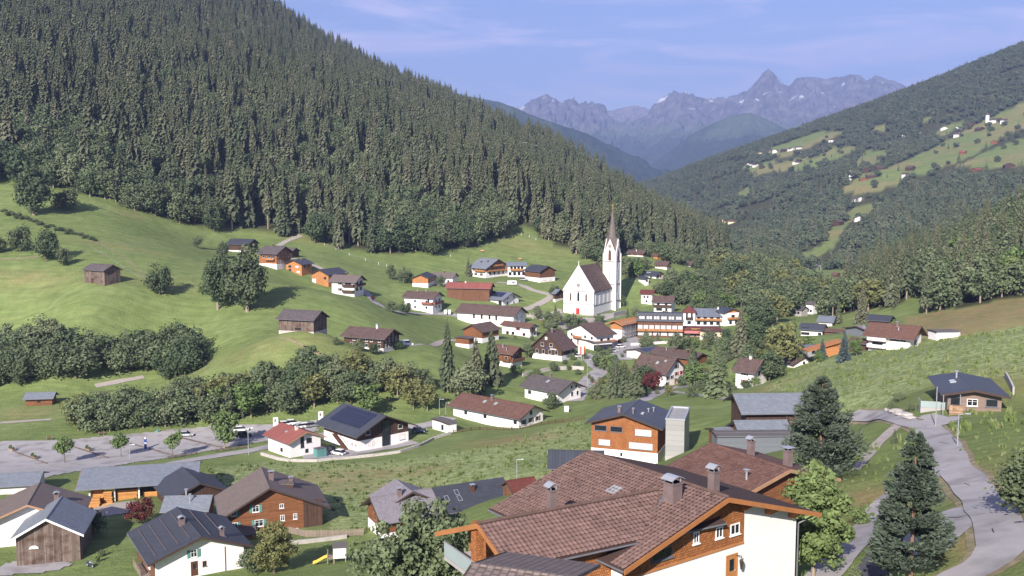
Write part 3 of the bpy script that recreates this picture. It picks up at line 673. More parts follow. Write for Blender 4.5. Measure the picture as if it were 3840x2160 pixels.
G['b32d'] = house('house','white house with dull red roof right of the church among trees',(2445,1140),10,('R',7),X(2404),X(2452),Y_(1102),24,'F','roof_copperred','white_plaster',wins=[('L',[.4,.7],3.0,.9,1.0,'s'),('L',[.5],.8,.9,1.0,'s')])
G['b32e'] = house('chalet','white chalet with brown roof, dormer and painted balcony above the hotel',(2517,1172),9,('R',9),X(2452),X(2530),Y_(1131),24,'F','roof_brown','white_plaster',gwall=None,wins=[('L',[.3],3.2,1.2,1.2,'w'),('L',[.75],3.2,1.2,1.2,'w'),('L',[.28],.6,1.0,1.2,'s'),('L',[.7],.6,2.6,1.2,'s')],balc=[('L',0,1,2.7,1.2,'dark_boards')],oe=1.3,og=1.2)
G['b32f'] = house('house','left one of two dark roofed houses on the wooded slope beyond the church',(2589,1018),17,('R',7),X(2560),X(2604),Y_(993),28,'F','roof_brown','white_plaster',wins=[('F',[.4],1,1,1.2,'s')])
G['b32g'] = house('house','right one of two dark roofed houses on the wooded slope beyond the church',(2636,1018),17,('R',7.5),X(2606),X(2654),Y_(985),28,'F','roof_rust','brown_log',base=(.9,'white_plaster'))
for i,(lab,px,zz,w,rf,wl) in enumerate([
  ('orange roofed house on the far slope right of the forest spur',(2643,897),2,15,'roof_rust','old_plaster'),
  ('white tower-like house on the far slope right of the forest spur',(2698,909),1,11,'roof_brown','white_plaster'),
  ('long red roofed farm beside the far green meadow',(2737,918),0,20,'roof_red','brown_boards'),
  ('white gabled farmhouse below the far green meadow',(2790,955),-2,13,'roof_brown','white_plaster'),
  ('red roofed house at the valley bend in the distance',(3031,995),-12,12,'roof_red','white_plaster'),
  ('white hall with blue roof at the valley bend in the distance',(3058,1014),-13,22,'roof_bluegrey','white_plaster'),
  ('tiny brown shed in the far valley meadow',(3137,1046),-6,9,'roof_rust','brown_boards'),
  ('slim white house among the trees above the valley houses',(3048,1180),4,7,'roof_old','white_plaster'),
  ('grey flat shed among the trees above the valley houses',(3005,1188),5,10,'roof_flat','concrete')]):
    house('distant_house', lab, px, zz, 40, w*.6, w*.55, 5.5 if 'tower' in lab or 'slim' in lab else 3.6, 26, 'F', rf, wl, wins=[('L',[.3,.7],1.2,1.1,1.2,'s')], oe=.6, og=.6)

# --- near meadow and foreground
G['hut33'] = house('log_hut','small orange log hut with grey metal roof in the clearing by the river wood',(97,1522),1,9,4.6,X(196),Y_(1492),24,'L','roof_slate','brown_log',wins=[('F',[.5],.9,1.0,.7,'s')],cat='hut',oe=1.0,og=.7)
G['b10'] = house('shingle_house','three storey orange shingle house with white base and dark roof',(2465,1742),11,70,X(2217),13.5,Y_(1600),17,'L','roof_seam','larch_shingle',base=(2.4,'white_plaster'),
   wins=[('L',[.62],6.3,2.7,1.25,'d'),('L',[.86],6.3,2.7,1.25,'d'),('L',[.215],5.9,3.6,1.45,'blind'),('L',[.80],3.1,2.6,1.35,'blind'),('L',[.25],2.95,5.2,1.45,'blind'),('L',[.40],.75,1.1,.8,'w')]+[('L',[u],.75,.5,.8,'s') for u in (.08,.20,.28,.66)],
   doors=[('L',.54,0,1.1,2.15,'beam_orange')],chims=[(.62,.2,.7,1.3,'metal','flat'),(.4,.15,.35,1.1,'metal','flat'),(.25,.55,.3,.6,'steel','flat'),(.2,.7,.3,.7,'steel','flat')],sky_=[(.3,.35,1.3,.6)],oe=1.2,og=1.3)
G['b9'] = house('tool_barn','small brown boarded barn with smooth dark metal roof in the meadow corner',(2070,1801),13,-4,7,X(2250),Y_(1746),30,'L','roof_seam','brown_boards',cat='barn',oe=.9,og=.9)
G['b13'] = house('garden_shed','small shed roofed with patterned red tiles beside the brown tiled house',(1928,1866),18,28,4,X(2015),Y_(1842),30,'L','roof_copperred','brown_boards',cat='shed',oe=.7,og=.5)
G['b8'] = house('house','grey-lilac roofed timber house with anthracite extension in the middle foreground',(1449,2036),9,27,9.5,23.5,4.1,29,'L','roof_lilac','brown_log',base=(1.7,'white_plaster'),wins=[('L',[.62],2.3,1.5,1.3,'o'),('L',[.2],2.0,.9,1.6,'o'),('L',[.4],.3,1.3,1.0,'b')],chims=[(.43,.17,.85,1.5,'metal','flat'),(.3,.75,.8,1.2,'brown','flat')],sky_=[(.22,.52,.8,1.3),(.32,.62,.8,1.3),(.18,.62,.8,1.3)],oe=.9,og=1.3)
G['b7'] = house('timber_house','brown log house with white windows and teal shutters at lower left',(852,2012),8,20,11.5,X(1209),Y_(1926),29,'F','roof_taupe','brown_log',ap=.44,
   wins=[('F',[.075],3.6,.9,1.15,'wg'),('F',[.30],3.9,1.2,1.25,'wg'),('F',[.57],4.1,.75,.85,'w'),('F',[.08],1.3,1.0,1.1,'wg'),('F',[.33],1.2,1.5,1.25,'wg'),('F',[.575],1.75,.75,1.1,'w'),('F',[.71],1.8,.7,1.05,'w'),('F',[.72],-.9,.7,1.0,'w')],chims=[(.5,.45,1.0,1.7,'metal','flat'),(.72,.55,.8,1.5,'metal','flat')],oe=1.3,og=1.5,barge='bargeboard_dark')
G['b6'] = house('house','white house with black panelled roof and wooden side porch at lower left',(583,2196),10,31,14,X(916),Y_(2097),20,'F','roof_anthracite','white_plaster',
   wins=[('F',[.43],3.3,1.0,1.2,'wg'),('F',[.545],1.55,.6,.85,'b')],doors=[('F',.43,.35,.85,2.2,'brown_paint')],chims=[(.42,.5,1.0,1.2,'metal','arc'),(.78,.1,.7,1.3,'metal','arc')],oe=1.2,og=1.3)
G['b5'] = house('cottage','low orange timber cottage with slate shingle roof behind the red maple',(615,1960),7.5,4,6.0,X(775),Y_(1912),27,'L','roof_slate','larch_shingle',base=(.3,'concrete'),wins=[('F',[.30],.9,.7,1.3,'w'),('F',[.47],.6,.9,1.5,'w'),('F',[.76],1.0,.9,1.2,'w')],chims=[(.25,.58,.3,1.5,'steel','flat'),(.62,.42,.45,1.4,'steel','flat')],oe=.7,og=.6,cat='house')
G['b4'] = house('hall','dark grey gabled hall behind the slate roofed cottage',(645,1912),6,33,12,11,Y_(1872),24,'F','roof_anthracite','dark_boards',oe=.9,og=.9,gutter=False,cat='hall')
G['b2'] = house('house','white house with ribbed brown roof at the left edge',(-66,2060),8,17,11,X(292),Y_(1968),22,'F','roof_taupe','white_plaster',chims=[(.75,.45,1.0,1.4,'metal','arc')],oe=1.2,og=1.4,barge='bargeboard_wood',wins=[('F',[.1],2.0,1.2,1.3,'b')])
G['b2b'] = house('house','blue-grey roof edge of a house at the far left behind the brown one',(-30,1860),5,12,8,8.5,Y_(1822),18,'L','roof_slate','old_plaster')
# ---------------------------------------------------------------- special buildings
# church
CH = at_z(2225, 1183, 8.0); CA = R_(62)
church = empty('church', CH, CA, 'white neo-Gothic village church with steep brown roof and slender spire tower', 'church')
cl, cr_ = abs(solve_len(CH, (-math.sin(CA),math.cos(CA)), 2113)), 24.0
che, chr_ = 11.6, 23.4
b = MB(); b.add([(0,0,-3),(0,cl,-3),(cr_,cl,-3),(cr_,0,-3),(0,0,che),(0,cl,che),(0,cl/2,chr_),(cr_,0,che),(cr_,cl,che),(cr_,cl/2,chr_)],
  [(0,4,6,5,1),(2,8,9,7,3),(0,3,7,4),(1,5,8,2),(4,7,9,6),(5,6,9,8)])
b.build('nave_wall', MATS['white_plaster'], church)
tt = (chr_-che)/(cl/2)
b = MB()
for s in (0,1):
    y0, y1 = (-.45, cl/2) if s==0 else (cl+.45, cl/2)
    z0 = che-.45*tt
    b.hexa([(.35,y0,z0),(cr_+.3,y0,z0),(cr_+.3,y1,chr_),(.35,y1,chr_)],[(.35,y0,z0+.4),(cr_+.3,y0,z0+.4),(cr_+.3,y1,chr_+.4),(.35,y1,chr_+.4)])
b.build('roof', MATS['roof_brown'], church)
b = MB()                            # raised gable coping
for y0,y1 in ((-.35,cl/2),(cl+.35,cl/2)):
    b.hexa([(-.15,y0,che-.6),(.4,y0,che-.6),(.4,y1,chr_+.1),(-.15,y1,chr_+.1)],[(-.15,y0,che+.35),(.4,y0,che+.35),(.4,y1,chr_+.95),(-.15,y1,chr_+.95)])
b.build('gable_coping', MATS['white_plaster'], church)
MB().tube((.1,cl/2,chr_+.8),(.1,cl/2,chr_+2.2),.25,.12,6).lathe([(.05,0),(.4,.2),(.4,.4),(.05,.6)],(.1,cl/2,chr_+2.0),8).build('finial', MATS['old_plaster'], church)
MB().box(-.12,.02,-.1,cl+.1,che-.35,che-.05).build('cornice', MATS['roof_taupe'], church)
MB().box(-.12,.02,0,cl*.40,5.1,5.35).box(-.12,.02,cl*.60,cl,5.1,5.35).box(-.12,.02,cl*.40,cl*.60,5.9,6.15).box(0,cr_,-.12,.02,4.4,4.65).build('string_course', MATS['roof_taupe'], church)
MB().box(-.2,cr_,-.2,cl+.2,-3,.5).build('plinth', MATS['pale_stone'], church)
def lancet(w, h, n=6):              # pointed arch outline (u, z)
    pts = [(-w/2,0),(w/2,0),(w/2,h-w)]
    for i in range(1,n): t=i/n; pts.append((w/2*(1-t**1.6), h-w+w*t**.8))
    pts.append((0,h))
    for i in range(n-1,0,-1): t=i/n; pts.append((-w/2*(1-t**1.6), h-w+w*t**.8))
    pts.append((-w/2,h-w))
    return pts
def lancet_win(parent, wall, u, z, w, h, pane, frame, glass_in=.02, base=0.0):
    P = lancet(w,h); Q = lancet(w+.5,h+.45)
    f = MB(); f.prism([(a,-.07,c-.2) for a,c in Q],(0,.09,0)); o = f.build('window', MATS[frame], parent)
    MB().prism([(a,-.11,c) for a,c in P],(0,.1,0)).build('pane', MATS[pane], o)
    if wall=='F': o.location=(u,-base,z)
    elif wall=='L': o.location=(-base,u,z); o.rotation_euler=(0,0,-math.pi/2)
    return o
for u,h in ((.24,3.9),(.5,4.6),(.76,3.9)): lancet_win(church,'L',cl*u,6.6,.85 if u!=.5 else 1.1,h,'window_glass' if u==.5 else 'brown_paint','old_plaster')
for k in range(4): lancet_win(church,'F',3.5+k*5.2,5.2,1.5,5.6,'window_blind','white_plaster')
lancet_win(church,'L',cl*.5,17.2,.3,3.2,'roof_taupe','white_plaster')
def rose(parent, loc, r, wall, m1='brown_paint', m2='old_plaster'):
    o = MB().tube((0,0,0),(0,-.12,0),r,r,16).build('round_window', MATS[m2], parent)
    q = MB()
    q.tube((0,-.03,0),(0,-.16,0),r*.8,r*.8,16); q.build('pane', MATS[m1], o)
    q = MB()
    for k in range(6): a=k*math.pi/3; q.tube((0,-.17,0),(math.cos(a)*r*.78,-.17,math.sin(a)*r*.78),.06,.06,4)
    q.build('tracery', MATS[m2], o)
    o.location = loc
    if wall=='L': o.rotation_euler=(0,0,-math.pi/2)
    return o
rose(church,(0,cl/2,14.4),1.05,'L')
pd = MB(); P = lancet(3.4,5.6); pd.prism([(a,-.5,c) for a,c in P],(0,.52,0)); po = pd.build('portal', MATS['old_plaster'], church); po.location=(0,cl/2,.3); po.rotation_euler=(0,0,-math.pi/2)
MB().prism([(a,-.56,c) for a,c in lancet(2.3,4.6)],(0,.1,0)).build('portal_arch', MATS['white_plaster'], po)
MB().box(-.95,.95,-.62,-.5,0,2.9).build('door', MATS['red_paint'], po)
MB().box(-1.9,-1.3,-.3,.02,2.3,3.6).build('wall_relief', MATS['pale_stone'], po).location=(-1.6,0,0)
MB().box(1.3,1.9,-.3,.02,2.3,3.6).build('wall_relief', MATS['pale_stone'], po).location=(1.6,0,0)
# tower
TS = 6.5; tx0, ty0 = 23.2, -2.0; tx1, ty1 = tx0+TS, ty0+TS
tw = MB().box(tx0,tx1,ty0,ty1,-3,29).build('tower', MATS['white_plaster'], church)
for z in (4.6,13.0,24.5): MB().box(tx0-.15,tx1+.15,ty0-.15,ty1+.15,z,z+.35).build('string_course', MATS['roof_taupe'], tw)
for sx in (tx0,tx1):
    for sy in (ty0,ty1): MB().box(sx-.35,sx+.35,sy-.35,sy+.35,-2.5,28.6).build('corner_pier', MATS['white_plaster'], tw)
cx, cy = (tx0+tx1)/2, (ty0+ty1)/2
gb = MB(); hs = TS/2+.1
for k in range(4):
    a = k*math.pi/2
    rot = lambda x,y: (cx+x*math.cos(a)-y*math.sin(a), cy+x*math.sin(a)+y*math.cos(a))
    p = [(*rot(-hs,-hs),28.5),(*rot(hs,-hs),28.5),(*rot(0,-hs),36.0)]
    q = [(*rot(-hs,-hs+.5),28.5),(*rot(hs,-hs+.5),28.5),(*rot(0,-hs+.5),36.0)]
    gb.hexa(p,q)
gb.build('tower_gable', MATS['white_plaster'], tw)
sp = MB(); n = 8
ring = lambda r,z,o=math.pi/8: [(cx+r*math.cos(o+2*math.pi*i/n), cy+r*math.sin(o+2*math.pi*i/n), z) for i in range(n)]
sp.hexa(ring(3.5,28.4), ring(2.35,36.0)); sp.hexa(ring(2.35,36.0), ring(.12,51.0))
for k in range(4):                  # little roofs running from the gables into the spire
    a = k*math.pi/2
    rot = lambda x,y: (cx+x*math.cos(a)-y*math.sin(a), cy+x*math.sin(a)+y*math.cos(a))
    sp.add([(*rot(-hs,-hs+.3),28.5),(*rot(0,-hs+.3),36.2),(*rot(0,-.4),37.0),(*rot(-hs*.6,-.4),28.5)],[(0,1,2,3)])
    sp.add([(*rot(hs,-hs+.3),28.5),(*rot(0,-hs+.3),36.2),(*rot(0,-.4),37.0),(*rot(hs*.6,-.4),28.5)],[(0,3,2,1)])
sp.build('spire', MATS['spire_slate'], church)
cs = MB().lathe([(.05,0),(.38,.25),(.38,.5),(.05,.8)],(cx,cy,50.9),8).tube((cx,cy,51.5),(cx,cy,53.8),.09,.09,5); cs.box(cx-.08,cx+.08,cy-.6,cy+.6,52.7,52.9)
cs.build('cross', MATS['gold'], church)
for wall,(wx,wy,rz) in {'F':(cx,ty0,0),'L':(tx0,cy,-math.pi/2)}.items():
    o = lancet_win(tw,'F',0,0,1.5,5.6,'brown_paint','old_plaster'); o.location=(wx,wy,25.2); o.rotation_euler=(0,0,rz)
    if wall=='F': o.location.y-=.0
    c = rose(tw,(0,0,0),1.0,'F','brown_paint','old_plaster'); c.name='clock_face'; d=.12; c.location=(wx-(d if wall=='L' else 0), wy-(d if wall=='F' else 0), 32.4); c.rotation_euler=(0,0,rz)
    for zz,hh in ((15.5,5.5),(6.0,2.5)):
        o = lancet_win(tw,'F',0,0,.35,hh,'roof_taupe','white_plaster'); o.location=(wx,wy,zz); o.rotation_euler=(0,0,rz)
for q in ((0,0),(cr_,0),(0,cl),(cr_*.5,-6),(-6,cl/2)):
    w = Matrix.Translation(CH) @ Matrix.Rotation(CA,4,'Z') @ Vector((q[0],q[1],0)); CTRL.append((w.x,w.y,8.0 if q[0]>=0 and q[1]>=0 else 7.4))
HOUSES.append((CH.x+2, CH.y+14, 19))

# foreground house: main gabled block and a wing, both under loose clay tiles
FA = Vector((14.51, 64.99, 49.1)); FAa = R_(36.1)
fdr = Vector((math.cos(FAa),math.sin(FAa),0)); fdl = Vector((-math.sin(FAa),math.cos(FAa),0))
P = FA - fdr*8.3 + fdl*1.3; P.z = 38.0
gF = house('tiled_house','large foreground house with brown clay tile roof, orange shingles and white gable wall',P,38,math.degrees(FAa),12.0,17.28,49.1-8.3*.303-38,16.86,'F','tile_under','white_plaster',ap=.4803,he2=-.2,oe=1.1,og=1.35,th=.14,barge='beam_orange',gutter=True,fdepth=4)
fh = gF['root']
WA = Vector((-2.17,60.9,48.7)); Wa = R_(29.8)
wdr = Vector((math.cos(Wa),math.sin(Wa),0)); wdl = Vector((-math.sin(Wa),math.cos(Wa),0))
P2 = WA + wdr*2.2 - wdl*3.3; P2.z = 38.0
gW = house('tiled_house_wing','shingled wing',P2,38,math.degrees(Wa),8.8,12.6,48.7-3.3*.395-38,21.55,'L','tile_under','larch_shingle',ap=.375,he2=-.87,oe=.72,og=2.2,th=.14,barge='beam_orange',gutter=True,fdepth=4)
wing = gW['root']
for k in ('label','category'): del wing[k]
wing.parent = fh
wing.matrix_parent_inverse = (Matrix.Translation(gF['P0']) @ Matrix.Rotation(FAa,4,'Z')).inverted()
wing.name = 'wing'
# orange shingle cladding on the upper gable, window and door placed where the photograph shows them
u1,_ = wall_uz(gF,'F',2786,2040); _,zf = wall_uz(gF,'F',2600,2086)
def roofz_in(u): return (gF['he']+u*.303) if u < gF['ap']*gF['W'] else gF['hr']-(u-gF['ap']*gF['W'])*.303
q = MB(); up = gF['ap']*gF['W']
q.prism([(0,-.06,zf),(u1,-.06,zf),(u1,-.06,roofz_in(u1))]+([(up,-.06,gF['hr'])] if u1>up else [])+[(0,-.06,gF['he'])],(0,.08,0))
q.prism([(0,-.055,0),(1.3,-.055,0),(1.3,-.055,zf),(0,-.055,zf)],(0,.07,0))
q.build('gable_cladding', MATS['larch_shingle'], fh); gF['off']['F'] = .06
MB().box(0,u1,-.10,.0,zf-.16,zf+.0).build('cladding_ledge', MATS['larch_plain'], fh)
for x0,y0,x1,y1,st in ((2443,2050,2516,2108,'d'),(2598,1990,2617,2040,'w'),(2682,1972,2706,2020,'w'),(2737,1958,2769,2008,'w')):
    ua,za = wall_uz(gF,'F',x0,y1); ub,zb = wall_uz(gF,'F',x1,y0)
    add_window(fh,gF,'F',(ua+ub)/2,za,ub-ua+.1,max(.8,zb-za),'w' if st=='w' else 'd')
ud,_ = wall_uz(gF,'F',2742,2140); add_door(fh,gF,'F',ud,zf-3.0,1.0,2.2,'larch_plain')
ul,zl = wall_uz(gF,'F',2760,2100)
ln = MB(); ln.tube((ul,0,zl+.35),(ul,-.55,zl+.45),.03,.03,5); ln.tube((ul,-.5,zl+.42),(ul,-.5,zl+.1),.02,.02,4)
ln.hexa([(ul+.2*math.cos(t),-.5+.2*math.sin(t),zl+.05) for t in (0,1.57,3.14,4.71)],[(ul+.1*math.cos(t),-.5+.1*math.sin(t),zl+.2) for t in (0,1.57,3.14,4.71)])
ln.hexa([(ul+.1*math.cos(t),-.5+.1*math.sin(t),zl-.5) for t in (0,1.57,3.14,4.71)],[(ul+.19*math.cos(t),-.5+.19*math.sin(t),zl+.02) for t in (0,1.57,3.14,4.71)])
ln.build('wall_lantern', MATS['slate_text'], fh)
for fu in (.20,.36,.64,.80,.95):     # stepped purlin heads under the overhang
    u = fu*gF['W']; z = roofz_in(u)-.05
    q = MB()
    for k in range(4): q.box(u-.12,u+.12,-1.15+.22*k,.02,z-.16*(k+1),z-.16*k)
    q.build('purlin_head', MATS['beam_orange'], fh)
for x,y in ((2990,2000),):
    q = MB(); W = gF['W']; q.path([(W+1.1,-1.0,roofz_in(W)-.35),(W+.15,-.1,roofz_in(W)-1.1),(W+.12,-.1,0)],.06,6); q.build('downpipe', MATS['lead_grey'], fh)
# loose tiles: the 300 that show largest are objects of their own
def tile_mesh(w,h):
    m = MB(); xs = [0,.16,.34,.62,.86,1.0]; zs = [.075,.095,.05,.028,.05,.075]
    vs, fs = [], []
    for j,(y,dz) in enumerate(((0,.075),(h*1.15,0))):
        vs += [(w*(x-.5),y,z+dz-.02) for x,z in zip(xs,zs)]
    fs += [(i,i+1,i+7,i+6) for i in range(5)] 
    m.add(vs,fs); return m
TW, THh = .33, .37
tmesh = tile_mesh(TW,THh).mesh('tile', MATS['tile_clay'])
tiles = []
rr = random.Random(5)
def lay(g, slope_t, u_lo, u_hi, v_lo, v_hi, other):
    ct = math.cos(math.atan(slope_t))
    nrow = int((u_hi-u_lo)/(THh*ct)); nc = int((v_hi-v_lo)/TW)
    Mw = Matrix.Translation(g['P0']) @ Matrix.Rotation(g['a'],4,'Z')
    for i in range(nrow):
        for j in range(nc):
            u = u_lo + i*THh*ct; v = v_lo + (j+.5)*TW
            z = g['he']+u*slope_t+.155
            p = Mw @ Vector((u,v,z) if g['gable']=='F' else (v,u,z))
            if other and other(p): continue
            tiles.append((p,g,slope_t))
def below(go, t1, t2):              # is a point under the other roof?
    Mi = (Matrix.Translation(go['P0']) @ Matrix.Rotation(go['a'],4,'Z')).inverted()
    def f(p):
        q = Mi @ p; u,v = (q.x,q.y) if go['gable']=='F' else (q.y,q.x)
        if v < -1.3 or v > go['Ln']+1.3: return False
        um = go['ap']*go['W']
        z = go['he']+u*t1 if u < um else go['hr']-(u-um)*t2
        if u < -1.1 or u > go['W']+1.1: return False
        return q.z < z+.05
    return f
lay(gW,.395,-.72,3.15,-2.2,12.5,below(gF,.303,.303))
lay(gF,.303,-1.1,8.15,-1.35,13.3,below(gW,.395,.395))
def tile_matrix(p,g,t):
    al = math.atan(t); a = g['a']
    up = Vector((math.cos(a),math.sin(a),0)) if g['gable']=='F' else Vector((-math.sin(a),math.cos(a),0))
    along = Vector((up.y,-up.x,0))
    yv = up*math.cos(al)+Vector((0,0,math.sin(al))); zv = along.cross(yv)
    j = rr.gauss(0,.012)
    M = Matrix((along,yv,zv)).transposed().to_4x4(); M.translation = p + zv*rr.uniform(0,.012)
    return M @ Matrix.Rotation(j,4,'Z') @ Matrix.Rotation(rr.gauss(0,.015),4,'X')
tiles.sort(key=lambda t: depth_of(t[0]))
vis = [t for t in tiles if 0 < project(t[0])[0] < 3840 and project(t[0])[1] < 2200]
first, rest = vis[:300], vis[300:]
FI = (Matrix.Translation(gF['P0']) @ Matrix.Rotation(FAa,4,'Z')).inverted()
roofF = [c for c in fh.children if c.name.startswith('roof')][0]
for t in first:
    o = link('tile', tmesh, roofF); o.matrix_local = FI @ tile_matrix(*t)
big = MB(); tb = tile_mesh(TW,THh)
for t in rest:
    M = FI @ tile_matrix(*t); big.add([M @ Vector(v) for v in tb.v], tb.f)
o = big.build('tile_field', MATS['tile_clay'], roofF); o['kind'] = 'stuff'
def ridge_tiles(g, t, v0, v1):
    me = MB().lathe([(.0,0),(.13,.0),(.115,.4),(.0,.4)],n=8).mesh('ridge_tile', MATS['ridge_tile'])
    n = int((v1-v0)/.36)
    for i in range(n):
        v = v0+i*.36; um = g['ap']*g['W']
        o = link('ridge_tile', me, g['root'])
        o.location = (um,v,g['hr']+.2) if g['gable']=='F' else (v,um,g['hr']+.2)
        o.rotation_euler = (-math.pi/2,0,0) if g['gable']=='F' else (0,math.pi/2,0)
ridge_tiles(gF,.303,-1.35,13.3); ridge_tiles(gW,.395,-2.2,12.2)
add_chimney(fh,gF,.36,.15,1.1,1.6,'metal','arc'); add_chimney(fh,gF,.58,.13,.72,1.7,'metal','arc'); add_chimney(wing,gW,.46,.30,.64,1.7,'metal','arc')
add_skylight(fh,gF,.30,.55,.9,.9)
# lead valley between the two roofs and balcony of the wing gable
q = MB(); a_ = at_z(2500,1845,48.95); b_ = at_z(2410,2030,46.75)
a_ = FI @ a_; b_ = FI @ b_; q.hexa([a_+Vector((-.2,0,0)),b_+Vector((-.2,0,0)),b_+Vector((.2,0,0)),a_+Vector((.2,0,0))],[a_+Vector((-.2,0,.12)),b_+Vector((-.2,0,.12)),b_+Vector((.2,0,.12)),a_+Vector((.2,0,.12))])
q.build('roof_valley', MATS['lead_grey'], fh)
q = MB().box(-2.0,0,-.2,8.6,6.7,6.95); bal = q.build('balcony', MATS['concrete'], wing)
q = MB(); q.box(-2.0,-1.95,-.2,8.6,7.0,7.95); q.build('glass_balustrade', MATS['glass_clear'], bal)
q = MB(); q.box(-2.03,-1.92,-.2,8.6,7.95,8.02); q.build('handrail', MATS['galvanised'], bal)
MB().box(-2.0,-1.45,3.9,4.6,6.9,10.6).build('pillar', MATS['larch_shingle'], wing)
add_window(wing,gW,'L',1.2,7.1,1.4,2.0,'d')
MB().box(-.5,0,5.2,6.0,6.95,7.3).lathe([(.0,0),(.45,.1),(.35,.35),(.0,.5)],(-1.2,2.6,7.0),10).build('planter', MATS['white_paint'], wing)

# second tiled house behind it
BA = Vector((26.8,93.37,42.8)); Ba = R_(29.8)
bdr = Vector((math.cos(Ba),math.sin(Ba),0)); bdl = Vector((-math.sin(Ba),math.cos(Ba),0))
P = BA - bdr*6.0 + bdl*1.0; P.z = 36.0
g12 = house('tiled_house','brown tiled house with dark timber gable behind the foreground roof',P,36,29.8,9.6,12.0,42.8-6*.278-36,15.54,'F','roof_rust','brown_log',oe=.95,og=1.0,barge='bargeboard_wood',chims=[(.62,.62,.7,1.8,'metal','arc'),(.7,.18,.8,2.0,'metal','flat'),(.2,.12,.25,.8,'steel','flat')],wins=[('F',[.5],2.2,1.2,1.1,'w')])

# grey metal roofed house, its lower annex, garage wall and side wing
house('grey_roof_house','tall grey metal roofed house behind the big pine',(2795,1692),24,3,9.5,X(3040),Y_(1542),22,'L','roof_slate','dark_boards',oe=1.0,og=1.2)
house('grey_roof_annex','lower grey roofed annex in front of the tall grey roofed house',(2790,1718),24.6,3,9,X(2965),Y_(1648),24,'L','roof_slate','brown_boards',oe=.9,og=.7,cat='house',ctrl=False,wins=[('F',[.75],.8,2.4,1.4,'s')])
house('garage','grey slatted garage wall with flat roof below the grey roofed annex',(2688,1732),26,2,3.6,X(2990),Y_(1638),1,'L','roof_flat','garage_slat',oe=.15,og=.15,cat='garage',ctrl=False)
house('side_shed','low brown shed with grey roof beside the grey slatted garage',(2705,1672),25.5,14,5,X(2790),Y_(1634),14,'L','roof_slate','brown_boards',oe=.6,og=.5,cat='shed',ctrl=False)

# modern bungalow by the road on the right
gM = house('bungalow','modern taupe clad bungalow with grey metal roof on the right hillside',(3552,1542),36,-15,12.5,X(3754),Y_(1472),11,'F','roof_seam','taupe_boards',ap=.47,oe=1.0,og=1.3,wins=[('F',[.46],1.0,1.5,1.1,'w'),('F',[.82],1.0,1.7,1.2,'d'),('F',[.14],.2,1.4,2.1,'d')],sky_=[(.22,.55,1.6,.9)],chims=[(.35,.75,.35,1.0,'steel','flat')],barge='bargeboard_dark')
bung = gM['root']
MB().box(-.2,1.7,-3.0,-2.2,-2.0,1.5).build('stone_pier', MATS['stack_stone'], bung)
MB().tube((-1.0,-2.6,-1.5),(-1.0,-2.6,3.0),.06,.06,6).build('porch_post', MATS['galvanised'], bung)
MB().tube((1.6,-1.0,0),(1.6,-1.0,2.9),.06,.06,6).build('porch_post', MATS['galvanised'], bung)
MB().box(-3.6,-.1,1.5,4.5,-1.0,.1).build('terrace', MATS['concrete'], bung)
MB().box(-3.6,-3.54,1.5,4.5,.1,1.1).box(-3.6,-.1,1.44,1.5,.1,1.1).build('glass_balustrade', MATS['glass_clear'], bung)
MB().box(-1.2,3.2,-3.6,-1.0,-2.0,-.35).build('forecourt_slab', MATS['concrete'], bung)

# lift tower of the orange shingle house
tg = house('stair_tower','grey panelled stair tower standing against the orange shingle house',(2564,1752),12,75,X(2494),X(2583),Y_(1578),1,'L',None,'grey_cladding',base=(2.2,'concrete'),cat='tower',ctrl=False)
MB().box(-.1,tg['R']+.1,-.1,.25,tg['he'],tg['he']+.35).box(-.1,tg['R']+.1,tg['L']-.25,tg['L']+.1,tg['he'],tg['he']+.35).box(-.1,.25,.25,tg['L']-.25,tg['he'],tg['he']+.35).box(tg['R']-.25,tg['R']+.1,.25,tg['L']-.25,tg['he'],tg['he']+.35).build('parapet', MATS['galvanised'], tg['root'])

# pyramid roof of the hotel tower, mansard windows, restaurant awning
t = G['hotel_tower']; rt = t['root']; e=.7
q = MB(); c = (t['R']/2,t['L']/2,t['he']+3.0)
q.add([(-e,-e,t['he']),(t['R']+e,-e,t['he']),(t['R']+e,t['L']+e,t['he']),(-e,t['L']+e,t['he']),c],[(0,1,4),(1,2,4),(2,3,4),(3,0,4),(3,2,1,0)])
q.build('roof', MATS['roof_copperred'], rt)
t = G['hotel']; q = MB(); R0=t['R']; h0=t['he']
q.hexa([(-.6,-.7,h0+.1),(R0+.2,-.7,h0+.1),(R0+.2,8,h0+.1),(-.6,8,h0+.1)],[(.2,1.2,h0+3.6),(R0-.2,1.2,h0+3.6),(R0-.2,6,h0+3.6),(.2,6,h0+3.6)])
mr_ = q.build('mansard_roof', MATS['roof_anthracite'], t['root'])
for k in range(6):
    u = (k+.6)/6.2*R0
    o = MB().box(u-1.3,u+1.3,-.25,.6,h0+.9,h0+2.6).build('dormer', MATS['roof_anthracite'], t['root'])
    for s in (-.62,.62): MB().box(u+s-.52,u+s+.52,-.33,-.2,h0+1.1,h0+2.4).build('dormer_window', MATS['window_blind'], o)
t = G['bistro']; R0=t['R']
MB().hexa([(R0*.30,-2.4,2.0),(R0*.78,-2.4,2.0),(R0*.78,-.05,2.9),(R0*.30,-.05,2.9)],[(R0*.30,-2.4,2.08),(R0*.78,-2.4,2.08),(R0*.78,-.05,2.98),(R0*.30,-.05,2.98)]).build('awning', MATS['awning_pink'], t['root'])
MB().box(-.6,R0+.6,-1.0,-.86,t['he']-.3,t['he']+.6).build('fascia', MATS['roof_copperred'], t['root'])
MB().box(R0*.48,R0*.66,-1.06,-.99,t['he']-.05,t['he']+.4).build('sign_board', MATS['gold'], t['root'])
